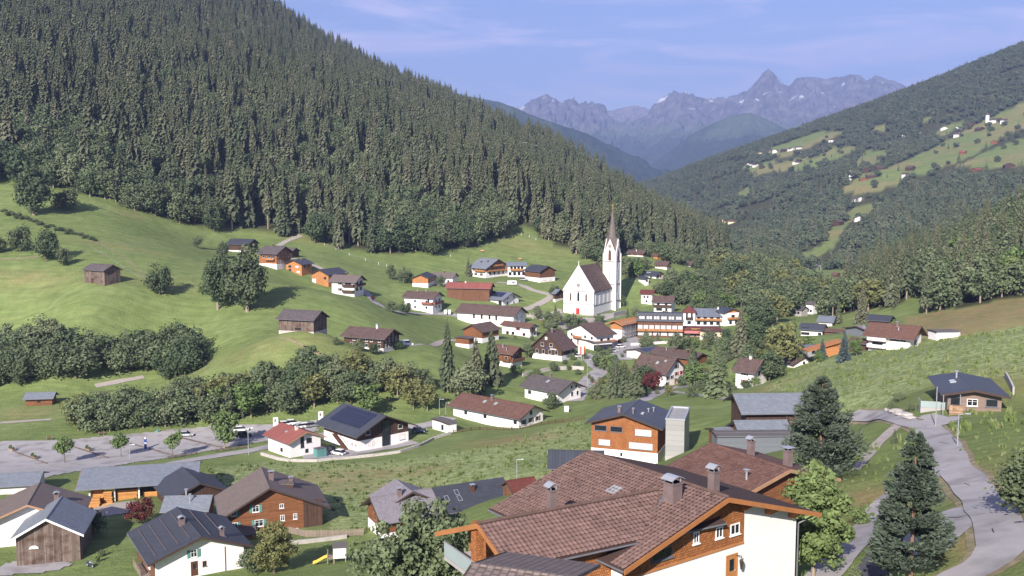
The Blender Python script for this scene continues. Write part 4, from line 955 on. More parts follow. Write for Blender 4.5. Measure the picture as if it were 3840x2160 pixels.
# scaffold
t = G['scaf']; R0,L0,h0 = t['R'],t['L'],t['he']
sc = empty('scaffold', t['P0'], t['a'], 'grey tube scaffold in front of the new orange roofed building', 'scaffold')
nb = 7
for i in range(nb+1):
    for yy in (-.35,-1.15):
        MB().tube((i*R0/nb,yy,-.4),(i*R0/nb,yy,h0+.8),.05,.05,5).build('standard', MATS['galvanised'], sc)
for k in range(1,5):
    MB().box(0,R0,-1.15,-.35,k*h0/4.2-.05,k*h0/4.2).build('deck', MATS['fence_wood'], sc)
    MB().tube((0,-1.15,k*h0/4.2+1.0),(R0,-1.15,k*h0/4.2+1.0),.04,.04,5).build('guard_rail', MATS['galvanised'], sc)
for i in range(0,nb,2): MB().tube((i*R0/nb,-1.2,0),((i+1)*R0/nb,-1.2,h0*.95),.035,.035,4).build('brace', MATS['galvanised'], sc)
# wooden stair of the black chalet, tilted roof of the modern orange house, office sign
t = G['black']; q = MB()
y0,y1 = .22*t['L'],.58*t['L']
q.hexa([(-1.7,y0,-.1),(-.6,y0,-.1),(-.6,y1,3.1),(-1.7,y1,3.1)],[(-1.7,y0,.15),(-.6,y0,.15),(-.6,y1,3.35),(-1.7,y1,3.35)]); st = q.build('stair', MATS['brown_paint'], t['root'])
MB().path([(-1.7,y0,1.0),(-1.7,y1,4.2)],.05,5).path([(-.6,y0,1.0),(-.6,y1,4.2)],.05,5).build('stair_rail', MATS['brown_paint'], st)
for k in range(10):
    f=k/9; MB().box(-1.68,-.62,y0+(y1-y0)*f-.12,y0+(y1-y0)*f+.12,3.2*f+.12,3.2*f+.2).build('step', MATS['brown_boards'], st)
MB().box(t['R']*.47,t['R']*.62,-.25,.1,.3,7.2).build('recess_door', MATS['window_glass'], t['root'])
t = G['m29']; R0,L0,h0=t['R'],t['L'],t['he']
MB().hexa([(-4.5,-1,h0-1.6),(R0+.6,-1,h0+1.3),(R0+.6,L0+1,h0+1.3),(-4.5,L0+1,h0-1.6)],[(-4.5,-1,h0-1.3),(R0+.6,-1,h0+1.6),(R0+.6,L0+1,h0+1.6),(-4.5,L0+1,h0-1.3)]).build('roof', MATS['beam_orange'], t['root'])
MB().prism([(0,0,h0-.3),(R0,0,h0-.3),(R0,0,h0+1.2)],(0,.3,0)).build('upper_wall', MATS['larch_plain'], t['root'])

# lumber shed
LP = at_z(330,1906,4.0); La = R_(14)
shed = empty('lumber_shed', LP, La, 'open lumber shed with long slate grey roof beside the parking lot', 'shed')
gL = dict(W=13.0,Ln=20.0,ap=.5,he=4.6,he2=4.6,hr=4.6+6.5*.285,gable='L',root=shed,P0=LP,a=La,R=20.0,L=13.0,off={})
roof_parts(shed,gL,'roof_slate','bargeboard_wood',1.4,2.0,.2,True)
for x in (.4,5.2,10.0,14.8,19.6):
    for y in (.2,12.6):
        MB().box(x-.16,x+.16,y-.16,y+.16,-1.5,4.7).build('post', MATS['old_plaster' if y<1 else 'brown_boards'], shed)
MB().box(0,20,12.75,12.95,-1.5,4.7).build('back_wall', MATS['dark_boards'], shed)
MB().box(0,20,.06,.34,4.25,4.6).box(0,20,12.46,12.74,4.25,4.6).build('wall_plate', MATS['brown_boards'], shed)
for q in ((0,0),(20,0),(0,13),(20,13)):
    w = Matrix.Translation(LP) @ Matrix.Rotation(La,4,'Z') @ Vector((*q,0)); CTRL.append((w.x,w.y,4.0))
HOUSES.append((LP.x+8,LP.y+8,13))
LM = Matrix.Translation(LP) @ Matrix.Rotation(La,4,'Z')
rs = random.Random(3)
bcache = {}
def lumber(x0,x1,y0,y1,z0,h,nl,nw,lab,m='plank_orange'):
    base = LM @ Vector((x0,y0,z0))
    s = empty('timber_stack', base, La, lab, 'timber', 'timber stacks in the lumber shed')
    me = MB().box(0,x1-x0,0,(y1-y0)/nw*.94,0,h/nl*.74).mesh('board', MATS[m])
    for k in range(nl):
        for j in range(nw):
            if j > 0 and k < nl-1: continue
            o = link('board', me, s); o.location=(rs.uniform(-.12,.12), j*(y1-y0)/nw+rs.uniform(-.02,.02), k*h/nl+.05)
    MB().box(.05,x1-x0-.05,(y1-y0)/nw,y1-y0,0,h-h/nl*.8).build('inner_board', MATS[m], s)['kind']='stuff'
lumber(-.6,2.6,-2.2,-.4,.0,2.5,9,5,'low orange board stack at the left end of the lumber shed')
lumber(.6,3.0,.6,2.0,.0,3.6,12,4,'tall orange board stack behind the left shed post')
lumber(3.2,4.8,-.6,.6,.0,3.4,9,4,'narrow stack of short planks beside the first white shed post')
lumber(5.6,9.6,.7,2.0,.0,3.1,12,4,'long neat orange board stack between the white shed posts')
lumber(3.0,9.6,-2.6,-1.0,.0,1.1,5,5,'low pale plank stack lying in front of the shed','fresh_wood')
lumber(10.6,14.0,1.2,3.0,.0,2.2,8,4,'shaded board stack in the right bay of the lumber shed')

# weathered barn with hoop: every board its own piece
g1 = house('barn','weathered grey barn with slate roof and white basketball board at lower left',(64,2122),8,13,10.5,X(303),Y_(2012),29,'F','roof_slate','grey_boards',cat='barn',oe=.8,og=.9,barge='white_paint')
b1 = g1['root']; W = g1['W']; n = int(W/.25)
def topz(u): return g1['he']+min(u,W-u)*math.tan(R_(29))
for i in range(n):
    u0,u1 = i*W/n+.012,(i+1)*W/n-.012
    d = rs.uniform(.0,.025)
    MB().hexa([(u0,-.05-d,-.5),(u1,-.05-d,-.5),(u1,.01,-.5),(u0,.01,-.5)],[(u0,-.05-d,topz(u0)-.06),(u1,-.05-d,topz(u1)-.06),(u1,.01,topz(u1)-.06),(u0,.01,topz(u0)-.06)]).build('board', MATS['grey_board'], b1)
for a,b,z in ((.02,.46,1.7),(.69,.99,1.7),(.46,.69,3.5)): MB().box(a*W,b*W,-.16,-.05,z,z+.16).build('batten', MATS['grey_board'], b1)
for u in (.46,.69): MB().box(u*W-.06,u*W+.06,-.13,-.06,0,3.6).build('door_post', MATS['grey_board'], b1)
bo = MB(); bo.prism([(.28*W+.75*math.cos(t),-.3,2.75+.55*math.sin(t)) for t in [math.pi*i/8 for i in range(9)]],(0,.06,0)); hb = bo.build('backboard', MATS['white_paint'], b1)
MB().path([(.28*W+.22*math.cos(t),-.55+.22*math.sin(t),2.6) for t in [math.pi*2*i/10 for i in range(11)]],.02,4).build('hoop', MATS['beam_orange'], hb)

# timber side of the white house with black roof: porch recess with door, snow guards
t = G['b6']; r6 = t['root']
MB().box(-.08,.02,.0,t['L'],-2,t['he']-.05).build('side_cladding', MATS['brown_boards'], r6); t['off']['L']=.08
add_door(r6,t,'L',5.2,.9,.95,2.1,'larch_plain').location.x=-.1
add_window(r6,t,'L',7.0,1.6,.9,1.0,'o'); add_window(r6,t,'L',3.6,1.5,1.0,1.2,'w')
dk = MB().box(-1.6,0,3.0,8.6,.55,.75).build('porch_deck', MATS['fence_wood'], r6)
for y in [3.0+.35*i for i in range(17)]: MB().box(-1.62,-1.52,y-.05,y+.05,.75,1.6).build('baluster', MATS['fence_wood'], dk)
MB().box(-1.66,-1.5,3.0,8.6,1.6,1.7).build('handrail', MATS['fence_wood'], dk)
me_h = MB(); me_h.prism([(-.02,.0,0),(-.02,.22,.25),(-.02,.2,.42),(-.02,.08,.46),(-.02,0,.36),(-.02,-.08,.46),(-.02,-.2,.42),(-.02,-.22,.25)],(-.05,0,0)); o=me_h.build('heart_ornament', MATS['white_paint'], r6); o.location=(-.1,6.2,2.0)
add_snowguards(r6,t,[.02,.14,.27,.40],.02,.98); add_snowguards(r6,t,[.62,.8],.02,.98)
MB().tube((t['R']*.78,-.1,0),(t['R']*.78,-.1,t['he']),.05,.05,6).build('downpipe', MATS['lead_grey'], r6)
# annex of the brown log house and its boarded end
t = G['b7']; r7 = t['root']; W = t['R']
MB().box(W*.80,W+.03,-.07,.02,-2,t['he']+.9).build('end_cladding', MATS['dark_boards'], r7)
sh7 = MB().box(-.3,4.4,-3.4,-.1,-1.5,1.0).build('lean_to', MATS['larch_boards'], r7)
MB().hexa([(-.7,-3.9,1.05),(4.9,-3.9,1.05),(4.9,-.06,1.5),(-.7,-.06,1.5)],[(-.7,-3.9,1.2),(4.9,-3.9,1.2),(4.9,-.06,1.65),(-.7,-.06,1.65)]).build('lean_to_roof', MATS['roof_flat'], sh7)
sl = MB().box(0,3.0,0,3.2,0,.2).build('dormer_roof', MATS['roof_taupe'], r7); sl.location=(W*.56,4.0,t['hr']-1.0); sl.rotation_euler=(0,R_(8),0)
MB().box(.2,2.8,.2,3.0,-1.2,0).build('dormer_wall', MATS['brown_boards'], sl)
# anthracite extension and cross gable of the lilac roofed house
t = G['b8']; r8 = t['root']
um = t['W']*.5; tn = math.tan(R_(29))
MB().hexa([(10.4,-.95,t['he']-.95*tn+.22),(t['R']+1.35,-.95,t['he']-.95*tn+.22),(t['R']+1.35,um,t['hr']+.22),(10.4,um,t['hr']+.22)],[(10.4,-.95,t['he']-.95*tn+.32),(t['R']+1.35,-.95,t['he']-.95*tn+.32),(t['R']+1.35,um,t['hr']+.32),(10.4,um,t['hr']+.32)]).build('extension_roof', MATS['roof_anthracite'], r8)
gx = dict(W=9.0,Ln=8.0,ap=.5,he=t['hr']-1.6,he2=t['hr']-1.6,hr=t['hr']+.5,gable='F')
cg = empty('cross_gable',(1.5,um-1.5,0)); cg.parent=r8
roof_parts(cg,gx,'roof_lilac','bargeboard_dark',.6,.4,.15,False,'cross_roof')
MB().box(.1,8.9,2.5,7.8,0,t['hr']-1.4).build('cross_wall', MATS['brown_log'], cg)
# near roof at the bottom edge of the picture
NA_ = at_z(1770,2112,52.3); na = R_(-20)
P = NA_ + Vector((math.cos(na),math.sin(na),0))*.8 - Vector((-math.sin(na),math.cos(na),0))*4.0; P.z = 48.0
nb_ = house('garage','near low building with flat brown shingle roof below the foreground house',P,48.0,-20,8.0,3.4,52.1-4.0*math.tan(R_(13))-48,13,'L','roof_taupe','larch_boards',oe=.8,og=.8,cat='garage',barge='bargeboard_dark')
# the wing belongs to the foreground house: hang its pieces there directly
WM = FI @ (Matrix.Translation(gW['P0']) @ Matrix.Rotation(Wa,4,'Z'))
for c in list(wing.children):
    ml_ = c.matrix_basis.copy(); c.parent = fh; c.matrix_parent_inverse = Matrix(); c.matrix_basis = WM @ ml_
    if c.name.split('.')[0] in ('wall','roof','base_wall'): c.name = 'wing_' + c.name.split('.')[0]
bpy.data.objects.remove(wing)
# ---------------------------------------------------------------- terrain
N_HOUSE = len(CTRL)
PTS = []                            # (x, y in the 2576 wide view, distance Y or ('z', height))
def cp(x, y, Y=None, z=None):
    X_, Yp = x*DS, y*DS
    p = at_z(X_,Yp,z) if z is not None else at_y(X_,Yp,Y)
    CTRL.append((p.x,p.y,p.z))
for a in [(0,760,375),(0,690,395),(0,640,420),(0,560,470),(0,490,520),(-150,480,520),(-150,640,420),(-150,760,375),(200,495,530),(110,640,415),(60,600,440),(200,600,450),(330,560,500),(330,640,430),(300,760,365),(450,560,545),(450,640,450),(450,740,385),(560,580,555),(560,840,335),(520,700,410),(640,597,560),(640,800,350),(760,600,560),(740,700,410),(850,630,560),(950,660,545),(940,780,390),(1090,650,560),(1170,645,580),(1240,610,610),(1300,595,630),(1400,640,610),(1480,690,570),(1380,720,520),(1100,700,520),(1000,700,500),(900,690,500),
  (480,910,318),(650,920,312),(850,912,318),(1050,870,335),(1080,830,355),(1100,900,320),(250,830,345),(100,830,345)]: cp(*a)
for a in [(0,1115,0),(0,1190,.3),(150,1100,0),(250,1160,.2),(420,1120,0),(500,1080,.3),(520,1140,.3),(640,1070,.8),(640,1140,.8),(780,1060,1),(1000,1060,1.3),(1080,1075,1.6),(1060,1130,2.5),(60,1060,-.8),(200,1000,-1),(350,960,.3),(500,1000,-.5),(700,990,0),(900,970,.6),(1000,980,.8),(1090,1000,1.5),(0,980,0),(0,930,2),(1280,960,3),(1400,940,3),(1480,940,2.5),(1500,900,3),(1560,880,3.5),(1400,870,4),(1380,810,5.5),(1450,820,6),(1600,880,3.5),(1700,960,6),(1800,980,7.5),(1740,1000,8.5)]: cp(a[0],a[1],z=a[2])
for a in [(0,1290,6),(0,1440,8),(150,1440,8),(250,1300,6),(420,1300,6),(480,1180,3),(450,1215,4.5),(560,1200,4),(640,1350,9),(800,1160,2.8),(900,1250,6.5),(1000,1150,4),(900,1380,10),(750,1440,11.5),(700,1400,10.5),(900,1445,14),(1100,1110,4.5),(1200,1220,8),(1300,1090,6),(1400,1060,6),(1300,1160,8.2),(1400,1190,11),(1330,1260,13.5),(1450,1100,9),(1480,1020,7.5),(1600,1000,8),(1740,1050,12),(1800,1090,16),(1740,1130,15),(1820,1030,12.5)]: cp(a[0],a[1],z=a[2])
# right: road, banks, meadow and crest
for a in [(2400,1180,104),(2450,1300,83),(2500,1420,62),(2330,1075,140),(2200,1050,165),(2140,1043,178),(2300,1130,120),(2250,1260,95),(2150,1400,77),(2330,1440,66),(2576,1420,58),(2576,1250,78),(2576,1100,112),(2576,1000,140),(2500,1090,118),(2180,1180,125),(2130,1280,100),(2050,1090,160),(2100,1000,190),(2250,990,180),(2440,930,185),(2576,900,178),(2576,830,205),(2440,850,220),(2300,870,235),(2150,900,255),(2020,920,280),(1930,975,300),(2000,985,262),(2800,1100,112),(2800,900,178),(2800,1300,75)]: cp(*a)
for a in [(2310,815,330),(2450,800,330),(2576,775,335),(2576,745,370),(2400,770,375),(2300,740,420),(2230,770,420),(2130,790,430),(2700,740,370),(2040,800,470),(1960,830,440),(1880,850,430),(1900,770,520),(1780,770,540),(1700,740,560),(1640,720,580),(1580,790,500),(1600,660,680),(1700,670,720),(1800,690,700),(2000,720,680),(2100,720,650),(1840,650,950),(1950,660,950),(2060,680,900),(2150,690,760)]: cp(*a)
# wooded knoll on the right
for a in [(2576,560,520),(2420,640,520),(2280,710,520),(2200,740,540),(2700,500,540),(2850,450,560),(2576,650,430),(2850,600,420)]: cp(*a)
for X0,Y0,Z0 in ((330,640,20),(420,700,30),(250,660,0),(520,760,45)): CTRL.append((X0,Y0,Z0))
# wooded spur on the left: slope, skyline, back side
for a in [(-250,300,640),(-250,60,900),(0,300,640),(0,30,920),(150,150,800),(200,380,600),(300,260,720),(300,52,1050),(400,430,600),(450,330,700),(500,140,1000),(550,480,600),(620,88,1300),(650,300,800),(750,180,1150),(760,470,650),(800,152,1450),(900,350,800),(950,206,1500),(1000,228,1650),(1000,500,660),(1100,400,820),(1150,284,1650),(1150,560,620),(1250,450,800),(1300,357,1500),(1350,540,660),(1400,400,1150),(1470,433,1250),(1500,560,720),(1540,488,1150),(1580,600,720),(1640,545,1050),(1650,620,720),(1720,600,980),(1780,650,800)]: cp(*a)
for X0,Y0,Z0 in ((-700,1000,360),(-500,1500,420),(-350,1900,300),(-150,1950,170),(40,1700,70),(150,1400,5),(220,1200,-15),(-900,700,300),(-700,560,140),(-600,400,70),(-420,330,30),(-420,250,0),(-300,180,6),(-200,100,12),(0,0,56),(20,30,50),(-40,60,30),(-20,45,46),(60,20,58),(-60,20,40),(120,60,52),(200,120,52),(240,200,44),(300,330,36),(-90,90,14),(-30,100,18),(0,90,27),(8,60,40.5),(20,75,38),(30,62,39)): CTRL.append((X0,Y0,Z0))
# far slope on the right
for a in [(1620,480,2600),(1740,420,2600),(1900,368,2700),(2050,312,2800),(2270,245,2900),(2450,165,2800),(2576,115,2700),(2800,20,2600),(2483,310,2000),(2300,360,2050),(2150,440,1650),(2110,570,1250),(2060,640,1080),(1930,395,2300),(1760,600,1350),(1700,555,1700),(1660,510,2200),(1850,500,1900),(1960,560,1500),(2250,520,1400),(2400,460,1500),(2576,420,1450),(2576,300,1900),(2800,300,1800),(2800,420,1300),(1900,630,1150),(2200,620,1050),(1640,570,1900)]: cp(*a)
for X0,Y0,Z0 in ((300,3300,40),(700,3400,120),(1300,3400,300),(1900,3200,450),(2400,2500,560),(200,2600,-40),(100,3500,-90),(1800,1200,300),(1300,800,200),(-500,2600,150),(-1200,2200,500),(-400,3500,60),(-1500,1000,560),(250,2000,-45),(180,1600,-32)): CTRL.append((X0,Y0,Z0))
C_ = np.array([c[:3] for c in CTRL], float)
def _phi(d2, s): return np.sqrt(d2 + s)
def _soft(p): return (7 + .04*np.abs(p[:,1]))**2
def rbf_fit(C):
    n = len(C)
    d2 = ((C[:,None,:2]-C[None,:,:2])**2).sum(2)
    s = _soft(C)
    A = np.zeros((n+3,n+3)); A[:n,:n] = _phi(d2, s[None,:])
    lam = 1.5 + .012*np.abs(C[:,1])
    lam[:N_HOUSE] = .25
    A[:n,:n] -= np.diag(lam)
    Pm = np.c_[np.ones(n), C[:,:2]]
    A[:n,n:] = Pm; A[n:,:n] = Pm.T
    w = np.linalg.solve(A, np.r_[C[:,2], 0,0,0])
    return w, s
W_, S_ = rbf_fit(C_)
def height(x, y):
    x = np.atleast_1d(np.asarray(x,float)); y = np.atleast_1d(np.asarray(y,float))
    out = np.empty(x.shape); xf, yf, of = x.ravel(), y.ravel(), out.ravel()
    for i in range(0, len(xf), 20000):
        a, b = xf[i:i+20000], yf[i:i+20000]
        d2 = (a[:,None]-C_[None,:,0])**2 + (b[:,None]-C_[None,:,1])**2
        of[i:i+20000] = _phi(d2, S_[None,:]) @ W_[:-3] + W_[-3] + W_[-2]*a + W_[-1]*b
    return of.reshape(x.shape)
# smooth value noise for relief and colour
def vnoise(x, y, seed=0):
    xi, yi = np.floor(x).astype(int), np.floor(y).astype(int)
    fx, fy = x-xi, y-yi
    fx, fy = fx*fx*(3-2*fx), fy*fy*(3-2*fy)
    def h(a,b):
        n = (a*374761393 + b*668265263 + seed*1442695041) & 0x7fffffff
        n = ((n ^ (n>>13))*1274126177) & 0x7fffffff
        return ((n ^ (n>>16)) & 0xffff)/65535.0
    return (h(xi,yi)*(1-fx)+h(xi+1,yi)*fx)*(1-fy) + (h(xi,yi+1)*(1-fx)+h(xi+1,yi+1)*fx)*fy
def fbm(x, y, oct=5, seed=0, gain=.5):
    s = 0; a = 1; t = 0
    for k in range(oct): s = s + a*vnoise(x*2**k, y*2**k, seed+k); t += a; a *= gain
    return s/t
NA, NR = 420, 380
az = np.linspace(R_(-46), R_(46), NA)
rad = 12*np.power(4300/12, np.linspace(0,1,NR)**1.0)
AZ, RD = np.meshgrid(az, rad)
GX, GY = np.sin(AZ)*RD, np.cos(AZ)*RD
GZ = height(GX, GY)
GZ = GZ + (fbm(GX/22, GY/22, 3, 3)-.5)*np.clip((RD-500)/600,0,1)*5 + (fbm(GX/6,GY/6,2,9)-.5)*.25
verts = np.stack([GX,GY,GZ],2).reshape(-1,3)
idx = np.arange(NA*NR).reshape(NR,NA)
faces = np.stack([idx[:-1,:-1],idx[:-1,1:],idx[1:,1:],idx[1:,:-1]],2).reshape(-1,4)
gm = bpy.data.meshes.new('ground')
gm.from_pydata(verts.tolist(), [], faces.tolist())
gm.polygons.foreach_set('use_smooth', [True]*len(gm.polygons))
ground = bpy.data.objects.new('ground', gm); COL.objects.link(ground); ground['kind'] = 'structure'
BVH = BVHTree.FromPolygons([tuple(v) for v in verts], [tuple(f) for f in faces])
def gz(x, y):
    h = BVH.ray_cast(Vector((x,y,3000)), Vector((0,0,-1)))
    return h[0].z if h[0] is not None else float(height(x,y)[0])
for g in ALLG:
    R0,L0 = g['R'],g['L']; M = Matrix.Translation(g['P0']) @ Matrix.Rotation(g['a'],4,'Z')
    dz = [round(gz((M@Vector((x,y,0))).x,(M@Vector((x,y,0))).y)-g['P0'].z,1) for x,y in ((0,0),(R0,0),(0,L0),(R0,L0))]
    if min(dz)<-.7 or max(dz[:3])>1: print('TERR', g['name'][:50], round(L0,1), round(R0,1), 'he',round(g['he'],1), dz)
def on_ground(x, y):                # photograph pixel to the ground point it shows
    d = ray(x,y).normalized()
    h = BVH.ray_cast(Vector((0,0,CAM_Z))+d*8, d)
    return h[0] if h[0] is not None else None
def gD(x, y): return on_ground(x*DS, y*DS)
def inpoly(x, y, P):
    x = np.asarray(x,float); y = np.asarray(y,float); r = np.zeros(x.shape,bool)
    j = len(P)-1
    for i in range(len(P)):
        xi,yi = P[i]; xj,yj = P[j]
        c = ((yi>y)!=(yj>y)) & (x < (xj-xi)*(y-yi)/((yj-yi) if yj!=yi else 1e-9)+xi)
        r ^= c; j = i
    return r
def proj_np(V):
    d = V[:,1]*CP-(V[:,2]-CAM_Z)*SP
    return (IMG_W/2+FOC*V[:,0]/d)/DS, (IMG_H/2-FOC*(V[:,1]*SP+(V[:,2]-CAM_Z)*CP)/d)/DS
# ground cover: dry hay, bare earth, forest floor
PX, PY = proj_np(verts)
dry = np.zeros(len(verts)); tall = np.zeros(len(verts)); wood = np.zeros(len(verts))
def blob(x, y, rx, ry, s): 
    p = gD(x,y)
    if p is None: return
    global dry
    dry = np.maximum(dry, s*np.exp(-(((verts[:,0]-p.x)/rx)**2+((verts[:,1]-p.y)/ry)**2)))
HAY = [(2280,800),(2330,790),(2576,745),(2640,740),(2640,800),(2576,815),(2420,850),(2310,850),(2270,830)]
dry[inpoly(PX,PY,HAY) & (verts[:,1]<480) & (verts[:,1]>215)] = .95
for a in [(850,1200,14,9,.8),(1000,1190,12,6,.7),(1290,1105,12,7,.9),(900,1225,14,6,.5),(2180,1260,5,8,.7),(2390,1230,3,8,.9),(2420,1360,3,6,.9),(2130,1330,4,5,.5),(300,620,30,5,.45),(330,540,8,6,.5),(960,870,10,5,.5),(2550,1180,12,10,.35),(2576,960,14,14,.35),(1950,970,10,8,.5),(1500,960,8,6,.4),(2240,760,10,10,.4),(700,860,40,10,.25),(350,700,40,8,.3),(60,700,20,4,.6),(760,600,20,6,.5),(1330,620,30,12,.35),(2330,840,20,8,.7),(60,1040,12,6,.5),(1540,1000,6,4,.5)]: blob(*a)
TALL = [(520,1180),(640,1165),(800,1165),(1000,1160),(1250,1120),(1450,1060),(1500,1100),(1400,1210),(1200,1260),(1000,1330),(830,1340),(820,1290),(500,1215)]
tall[inpoly(PX,PY,TALL)] = .8
TALL2 = [(1920,980),(2030,915),(2300,865),(2600,815),(2600,950),(2350,960),(2200,1030),(2120,1040),(2030,990)]
tall[inpoly(PX,PY,TALL2)] = .9
# forest masks in view coordinates
FOREST = [(-400,470),(60,462),(180,488),(240,503),(330,528),(430,556),(520,578),(620,592),(700,600),(740,588),(765,580),(800,600),(850,622),(900,638),(960,648),(1060,645),(1160,636),(1215,625),(1262,595),(1300,578),(1340,590),(1400,625),(1480,655),(1530,690),(1570,640),(1600,625),(1660,640),(1700,650),(1760,668),(1820,660),(1830,640),(1700,560),(1600,480),(1540,430),(1400,300),(1000,100),(500,-300),(-400,-600)]
KNOLL = [(2120,790),(2180,775),(2250,772),(2300,742),(2340,735),(2330,790),(2460,765),(2576,745),(2900,730),(2900,380),(2576,480),(2400,570),(2280,650),(2150,740)]
MEADOWS = [  # clearings on the far slope
 [(2110,480),(2180,430),(2290,440),(2250,470),(2160,490)],[(1930,375),(2060,330),(2140,330),(2050,365),(1960,400)],[(1860,415),(1960,405),(2050,395),(2100,370),(2170,370),(2050,425),(1900,440)],
 [(2140,420),(2180,378),(2250,380),(2200,415)],[(2210,430),(2300,395),(2390,350),(2480,300),(2576,255),(2640,250),(2640,300),(2560,330),(2440,395),(2330,440),(2230,455)],
 [(2400,420),(2470,385),(2576,345),(2640,350),(2640,420),(2576,415),(2470,425)],[(2350,330),(2430,300),(2420,325),(2360,345)],[(2120,545),(2150,520),(2210,510),(2190,535),(2140,560)],[(2070,620),(2085,570),(2140,555),(2120,580),(2100,625)],[(2010,640),(2080,610),(2090,630),(2040,655),(2010,655)],
 [(2040,720),(2120,680),(2120,700),(2070,725)],[(1880,640),(1910,632),(1960,645),(1900,650)],[(1850,490),(1880,470),(1895,480),(1870,500)],[(2190,320),(2230,310),(2230,330),(2200,335)],[(2470,250),(2510,230),(2500,250)],[(2320,300),(2345,290),(2340,310)],[(1660,520),(1690,505),(1700,520)]]
yfar = verts[:,1]
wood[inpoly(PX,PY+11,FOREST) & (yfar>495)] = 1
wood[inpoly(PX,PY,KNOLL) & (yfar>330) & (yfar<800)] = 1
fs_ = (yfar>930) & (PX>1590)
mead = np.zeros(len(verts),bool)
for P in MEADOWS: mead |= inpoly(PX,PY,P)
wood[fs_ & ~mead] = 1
rnd = fbm(verts[:,0]/60, verts[:,1]/60, 4, 21)
dry[fs_ & mead] = np.clip((rnd[fs_ & mead]-.42)*3, 0, .8)
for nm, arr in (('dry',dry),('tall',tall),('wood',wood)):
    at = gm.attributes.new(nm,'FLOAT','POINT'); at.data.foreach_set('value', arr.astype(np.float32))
gmat = bpy.data.materials.new('meadow'); gmat.use_nodes = True
t = gmat.node_tree; t.nodes.clear(); N = t.nodes.new; K = t.links.new
out = N('ShaderNodeOutputMaterial'); bs = N('ShaderNodeBsdfPrincipled'); bs.inputs['Roughness'].default_value=.95; bs.inputs['Specular IOR Level'].default_value=.08
K(bs.outputs['BSDF'], out.inputs['Surface'])
geo = N('ShaderNodeNewGeometry')
def noise(scale, detail=5, rough=.6):
    n = N('ShaderNodeTexNoise'); n.inputs['Scale'].default_value=scale; n.inputs['Detail'].default_value=detail; n.inputs['Roughness'].default_value=rough
    K(geo.outputs['Position'], n.inputs['Vector']); return n.outputs['Fac']
def mr(v, a, b, c=0., d=1.):
    m = N('ShaderNodeMapRange'); K(v, m.inputs['Value']); m.inputs['From Min'].default_value=a; m.inputs['From Max'].default_value=b; m.inputs['To Min'].default_value=c; m.inputs['To Max'].default_value=d; return m.outputs['Result']
def mixc(f, a, b, mode='MIX'):
    m = N('ShaderNodeMix'); m.data_type='RGBA'; m.blend_type=mode
    if isinstance(f,float): m.inputs['Factor'].default_value=f
    else: K(f, m.inputs['Factor'])
    for s,v in (('A',a),('B',b)):
        if isinstance(v,tuple): m.inputs[s].default_value=(*v,1)
        else: K(v, m.inputs[s])
    return m.outputs['Result']
def math_(op, a, b):
    m = N('ShaderNodeMath'); m.operation=op
    for i,v in ((0,a),(1,b)):
        if isinstance(v,(int,float)): m.inputs[i].default_value=v
        else: K(v, m.inputs[i])
    return m.outputs[0]
def attr(n):
    a = N('ShaderNodeAttribute'); a.attribute_name=n; return a.outputs['Fac']
c = mixc(mr(noise(.035,6,.65),.38,.64), (.172,.224,.075), (.218,.260,.097))
c = mixc(mr(noise(.30,6,.7),.40,.70), c, (.128,.176,.057))
tallm = math_('MULTIPLY', attr('tall'), mr(noise(.9,4,.7),.42,.58))
c = mixc(tallm, c, (.34,.385,.185))
c = mixc(math_('MULTIPLY', attr('tall'), mr(noise(1.7,3,.7),.55,.70)), c, (.082,.128,.040))
mpn_ = N('ShaderNodeMapping'); mpn_.inputs['Rotation'].default_value = (0,0,R_(24)); mpn_.inputs['Scale'].default_value = (.05,.75,.3); K(geo.outputs['Position'], mpn_.inputs['Vector'])
nst = N('ShaderNodeTexNoise'); nst.inputs['Scale'].default_value = 1.0; nst.inputs['Detail'].default_value = 4; K(mpn_.outputs['Vector'], nst.inputs['Vector'])
c = mixc(1.0, c, mr(nst.outputs['Fac'],.3,.7,.84,1.16), 'MULTIPLY')
c = mixc(math_('MULTIPLY', attr('dry'), mr(noise(.22,6,.75),.30,.62)), c, (.32,.215,.115))
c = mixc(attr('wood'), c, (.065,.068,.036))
fine = mr(noise(3.0,4,.7),.25,.75,.78,1.22)
fine = math_('MULTIPLY', fine, mr(noise(.09,5,.7),.3,.7,.86,1.12))
fine = math_('MULTIPLY', fine, mr(noise(.6,4,.75),.3,.7,.84,1.15))
c = mixc(1.0, c, fine, 'MULTIPLY')
K(c, bs.inputs['Base Color'])
bu = N('ShaderNodeBump'); bu.inputs['Strength'].default_value=.9; bu.inputs['Distance'].default_value=.5
K(noise(1.1,6,.75), bu.inputs['Height']); K(bu.outputs['Normal'], bs.inputs['Normal'])
gm.materials.append(gmat)

